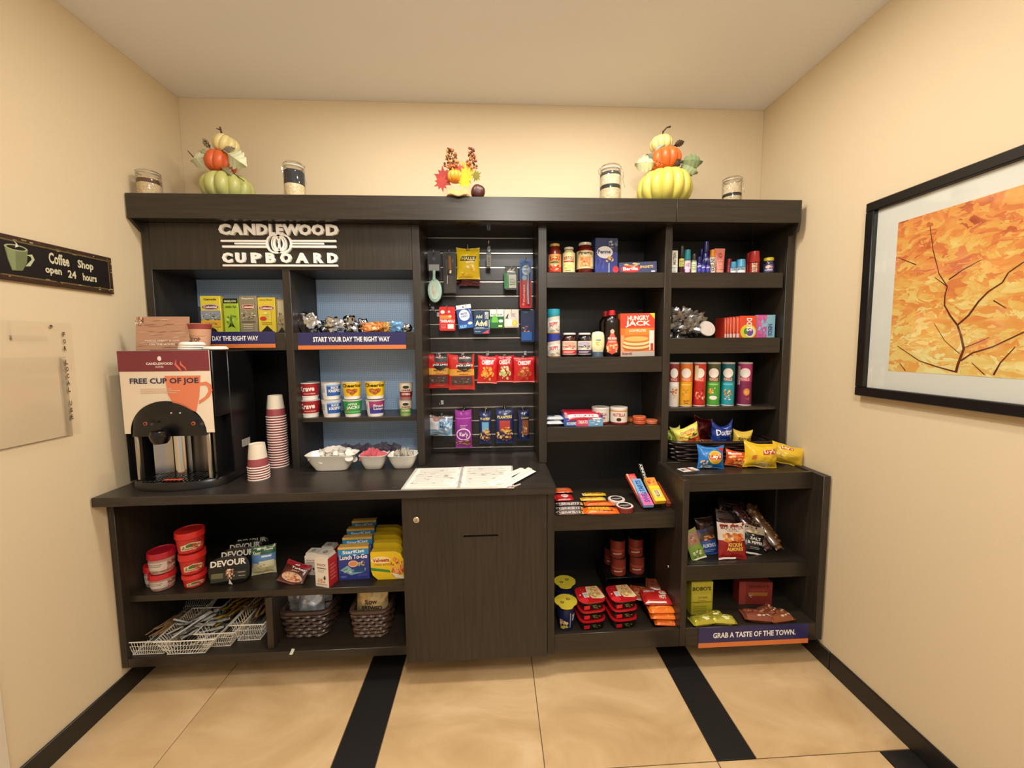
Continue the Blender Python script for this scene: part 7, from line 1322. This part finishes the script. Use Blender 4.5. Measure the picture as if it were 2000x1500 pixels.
MB().box(-.045, .045, -.022, .028, 0, .0015, mat('e4e0da', .5), .0003).build('card', cdp); prt(cdp, [('r', .5, 0, .66, 1, 'b83a3c'), ('e', .12, .5, .08, .2, '2a2626'), ('l', .2, .3, .48, .8, '6a6464', 2), ('p', [(.55, 0), (.8, 0), (.66, .3)], '1c1a1a')], .088, .048, topmap(.0015, -.021))
# ---------------------------------------------------------------- tower middle shelf
z = S55
def tz(lb, b, Y, col, art, rx, ry, rz, seed, t=.03, name='nut_bag', cat='bag', zz=0, metal=0, wr=.004, rough=.25, wh=None):
    x, w_, h_ = spot(b, Y, z+zz); w_, h_ = wh or (w_, h_/max(.5, math.cos(rx))); return bag(name, lb, None, 0, 0, col, art, t, (rx, ry, rz), None, seed, cat, wh=(w_, h_), loc=(x, Y, z+zz), wr=wr, metal=metal, rough=rough)
tz('brown snack bag lying furthest back on the middle tower shelf', (1405, 985, 1460, 1060), 2.05, '3c2a26', [('l', .1, .7, .8, .9, '6a5a54', 2)], -.5, .2, 0, 71)
tz('dim maroon snack bag behind the front red and white one', (1400, 1005, 1450, 1075), 1.93, '4e2a28', [('r', 0, .7, 1, 1, '5a4a48'), ('b', .5, .4, .4, .2, ['7a4a38', '2a1a18'], 14, .3)], -.4, .15, 0, 72)
tz('dark brown snack bag at the back left of the middle shelf', (1366, 1015, 1404, 1075), 1.97, '33221c', [('b', .5, .5, .4, .3, ['5a3a28', '8a5a34'], 14, .3)], -.4, -.1, .1, 73)
tz('blue almond bag with brown top, left of the red and white bag', (1369, 1038, 1408, 1092), 1.80, '2c4f92', [('r', 0, .55, 1, 1, '3e2a20'), ('b', .6, .62, .35, .1, ['c87a3a', 'a85a28', 'e8b878'], 14, .3), ('t', 'ALMONDS', .15, .3, .85, .44, 'c8d4ec'), ('l', .2, .12, .8, .24, '8aa0d0', 2)], -.35, -.12, .05, 74)
tz('green and pink snack bag at the left edge of the middle shelf', (1352, 1040, 1382, 1100), 1.765, '7c9a3c', [('r', 0, .5, 1, 1, 'a07860'), ('b', .4, .72, .3, .16, ['d8a890', '8a5a4a'], 10, .3), ('b', .5, .2, .4, .14, ['b8c878', '5a7a2a', 'e8e8d8'], 14, .3), ('r', 0, 0, 1, .05, 'e8e8d8')], -.35, -.25, .1, 75)
tz('black and white popcorn bag right of the red and white bag', (1452, 1034, 1494, 1095), 1.79, '17171a', [('r', 0, .72, 1, 1, 'b0a08a'), ('b', .4, .76, .34, .12, ['d8c890', 'a8884a', 'e8dcc0'], 12, .3), ('t', 'SALT', .2, .5, .7, .6, 'e8e4e0'), ('t', '& PEPPER', .1, .36, .8, .46, 'e8e4e0'), ('l', .2, .18, .7, .28, '9a9a98', 2), ('r', 0, 0, 1, .06, 'dcd8d4')], -.35, .25, 0, 76)
tz('front red and white kettle almond bag standing on the middle shelf', (1404, 1026, 1460, 1099), 1.755, '8e1c20', [('r', 0, .52, 1, 1, 'dcd0c4'), ('t', 'BOULDER', .1, .82, .92, .91, '6a1c1c', .0), ('t', 'CANYON', .3, .76, .7, .80, '8a5a50'), ('b', .3, .6, .17, .13, ['c8762e', 'e0a058', 'a85a20'], 16, .35), ('b', .68, .6, .2, .14, ['b8441e', 'd8863a', 'c86a2a'], 18, .35), ('t', 'KICKIN', .3, .36, .8, .46, 'e8c050'), ('t', 'ALMONDS', .26, .24, .84, .34, 'e8c050'), ('r', 0, 0, .6, .05, 'e8e0dc')], -.22, .04, 0, 77, .034)
def sleeve(lb, p0, p1, Y0, Y1, w_, cols, seed):
    xa, za = P(*p0, Y0); xb, zb = P(*p1, Y1); a = Vector((xa, Y0, max(za, z+.02))); b = Vector((xb, Y1, max(zb, z+.02))); d = b-a; L_ = d.length
    t = thing('nut_sleeve', lb, 'packet', a); t.rotation_mode = 'QUATERNION'; t.rotation_quaternion = d.to_track_quat('Z', 'Y')
    r3 = random.Random(seed); q = MB(); q.sheet(lambda u, v: (math.cos(2*PI*u)*w_*.44*math.sin(PI*(.04+.92*v))**.3, math.sin(2*PI*u)*w_*.30*math.sin(PI*(.04+.92*v))**.3, v*L_), 18, 16, mat(cols[0], .5, 0, .5, .9, 70))
    for i in range(90):
        h = (.08+.8*i/90)*L_; a2 = r3.uniform(0, 2*PI); rr = w_*.42; q.lathe([(0, -.009), (.007, -.003), (.007, .003), (0, .009)], mat(cols[i % len(cols)], .35), 7, X=Matrix.Translation((math.cos(a2)*rr, math.sin(a2)*rr*.6, h)) @ Matrix.Rotation(r3.uniform(0, 3), 4, 'X'))
    tag(q.build('nuts', t), kind='stuff')
    MB().sheet(lambda u, v: (math.cos(2*PI*u)*w_/2*1.08*(1 if .06 < v < .94 else .6)*(1+.06*math.sin(v*30+u*9)), math.sin(2*PI*u)*w_/2*.7*(1 if .06 < v < .94 else .12), v*L_*1.06-.01), 22, 26, CRINK).build('clear_sleeve', t)
    return t
sleeve('long clear sleeve of reddish nuts, sloping down to the front right', (1434, 990), (1500, 1080), 1.98, 1.80, .068, ['6a3028', '8a4a3c', 'a88a80', '4a201c'], 1)
sleeve('long clear sleeve of golden nuts, rightmost of the sloping pair', (1462, 985), (1522, 1078), 1.98, 1.80, .068, ['8a5a2a', 'a87838', '5a3a20', 'c8a068'], 2)
sleeve('short clear sleeve of pale nuts standing at the back right', (1488, 1030), (1487, 968), 2.05, 2.08, .065, ['8a7a58', 'a89a70', '5a4a34'], 3)
sleeve('small dark clear packet lying at the right end of the shelf', (1535, 1082), (1556, 1080), 1.9, 1.93, .035, ['3a3430', '5a5048'], 4)
# ---------------------------------------------------------------- tower bottom
z = S56+.0005
carton('oat_bar_box', 'tall olive-yellow oat bar box at the bottom left of the tower', (1350, 1137, 1392, 1215), 1.735, z, 'a8a02e', [('t', "BOBO'S", .05, .74, .9, .86, '241c14', .0), ('r', 0, .38, 1, .4, '6a641c'), ('r', .05, .42, .9, .64, 'b4aa38'), ('t', 'OAT BARS', .3, .5, .75, .56, '8a4a20'), ('l', .3, .42, .7, .47, '8a7a30', 1), ('l', .1, .1, .8, .3, '8a8228', 3)], .06, (0, 0, 0), top='b8ae3c')
for i, (u, v, lb, c_, rz) in enumerate(((1371, 1215, 'olive-yellow bar wrapper in front of the yellow box', 'b0a83a', .1), (1410, 1213, 'olive-yellow bar wrapper lying right of the yellow box', 'b4ac42', -.15), (1392, 1208, 'olive-yellow bar wrapper between the other two, set back', '9a922c', .3))):
    x, y = F(u, v, z+.01); bar('oat_bar', lb, None, 0, .115, .055, .036, c_, [('b', .5, .5, .4, .4, ['d8d078', '8a8220', 'e8e4b0'], 12, .25)], rz, 0, 0, None, 'snack bar', .3, .2, (x, y, z+.0005))
carton('granola_box', 'dark red granola box at the bottom of the tower', (1446, 1137, 1507, 1205), 1.79, z, '7c2c26', [('r', .0, 0, .2, 1, '8e3c34'), ('t', "BOBO'S", .3, .76, .9, .86, '4a1814'), ('r', .3, .4, .85, .55, '96602c'), ('b', .35, .42, .12, .1, ['c8b8a0', 'a07048'], 8, .35), ('l', .3, .6, .85, .7, '9a4a38', 2)], .06, (0, 0, -.1), top='8a3a30', side=[('r', 0, 0, 1, 1, '5a1e1a')])
for i, (u, v, w_, lb, c_, rz) in enumerate(((1478, 1207, .13, 'brown clear-wrapped pastry in front of the red box', '7a4030', -.2), (1520, 1208, .12, 'brown clear-wrapped pastry nearest the right wall', '80482a', .1), (1498, 1200, .11, 'brown clear-wrapped pastry lying behind the front two', '6a3828', .35))):
    x, y = F(u, v, z+.01); t = bar('wrapped_pastry', lb, None, 0, w_, .07, .042, c_, [('b', .5, .5, .42, .4, ['9a5a3c', 'c8b0a0', '5a2a1c'], 18, .2)], rz, 0, 0, None, 'pastry', .0, .12, (x, y, z+.0005))
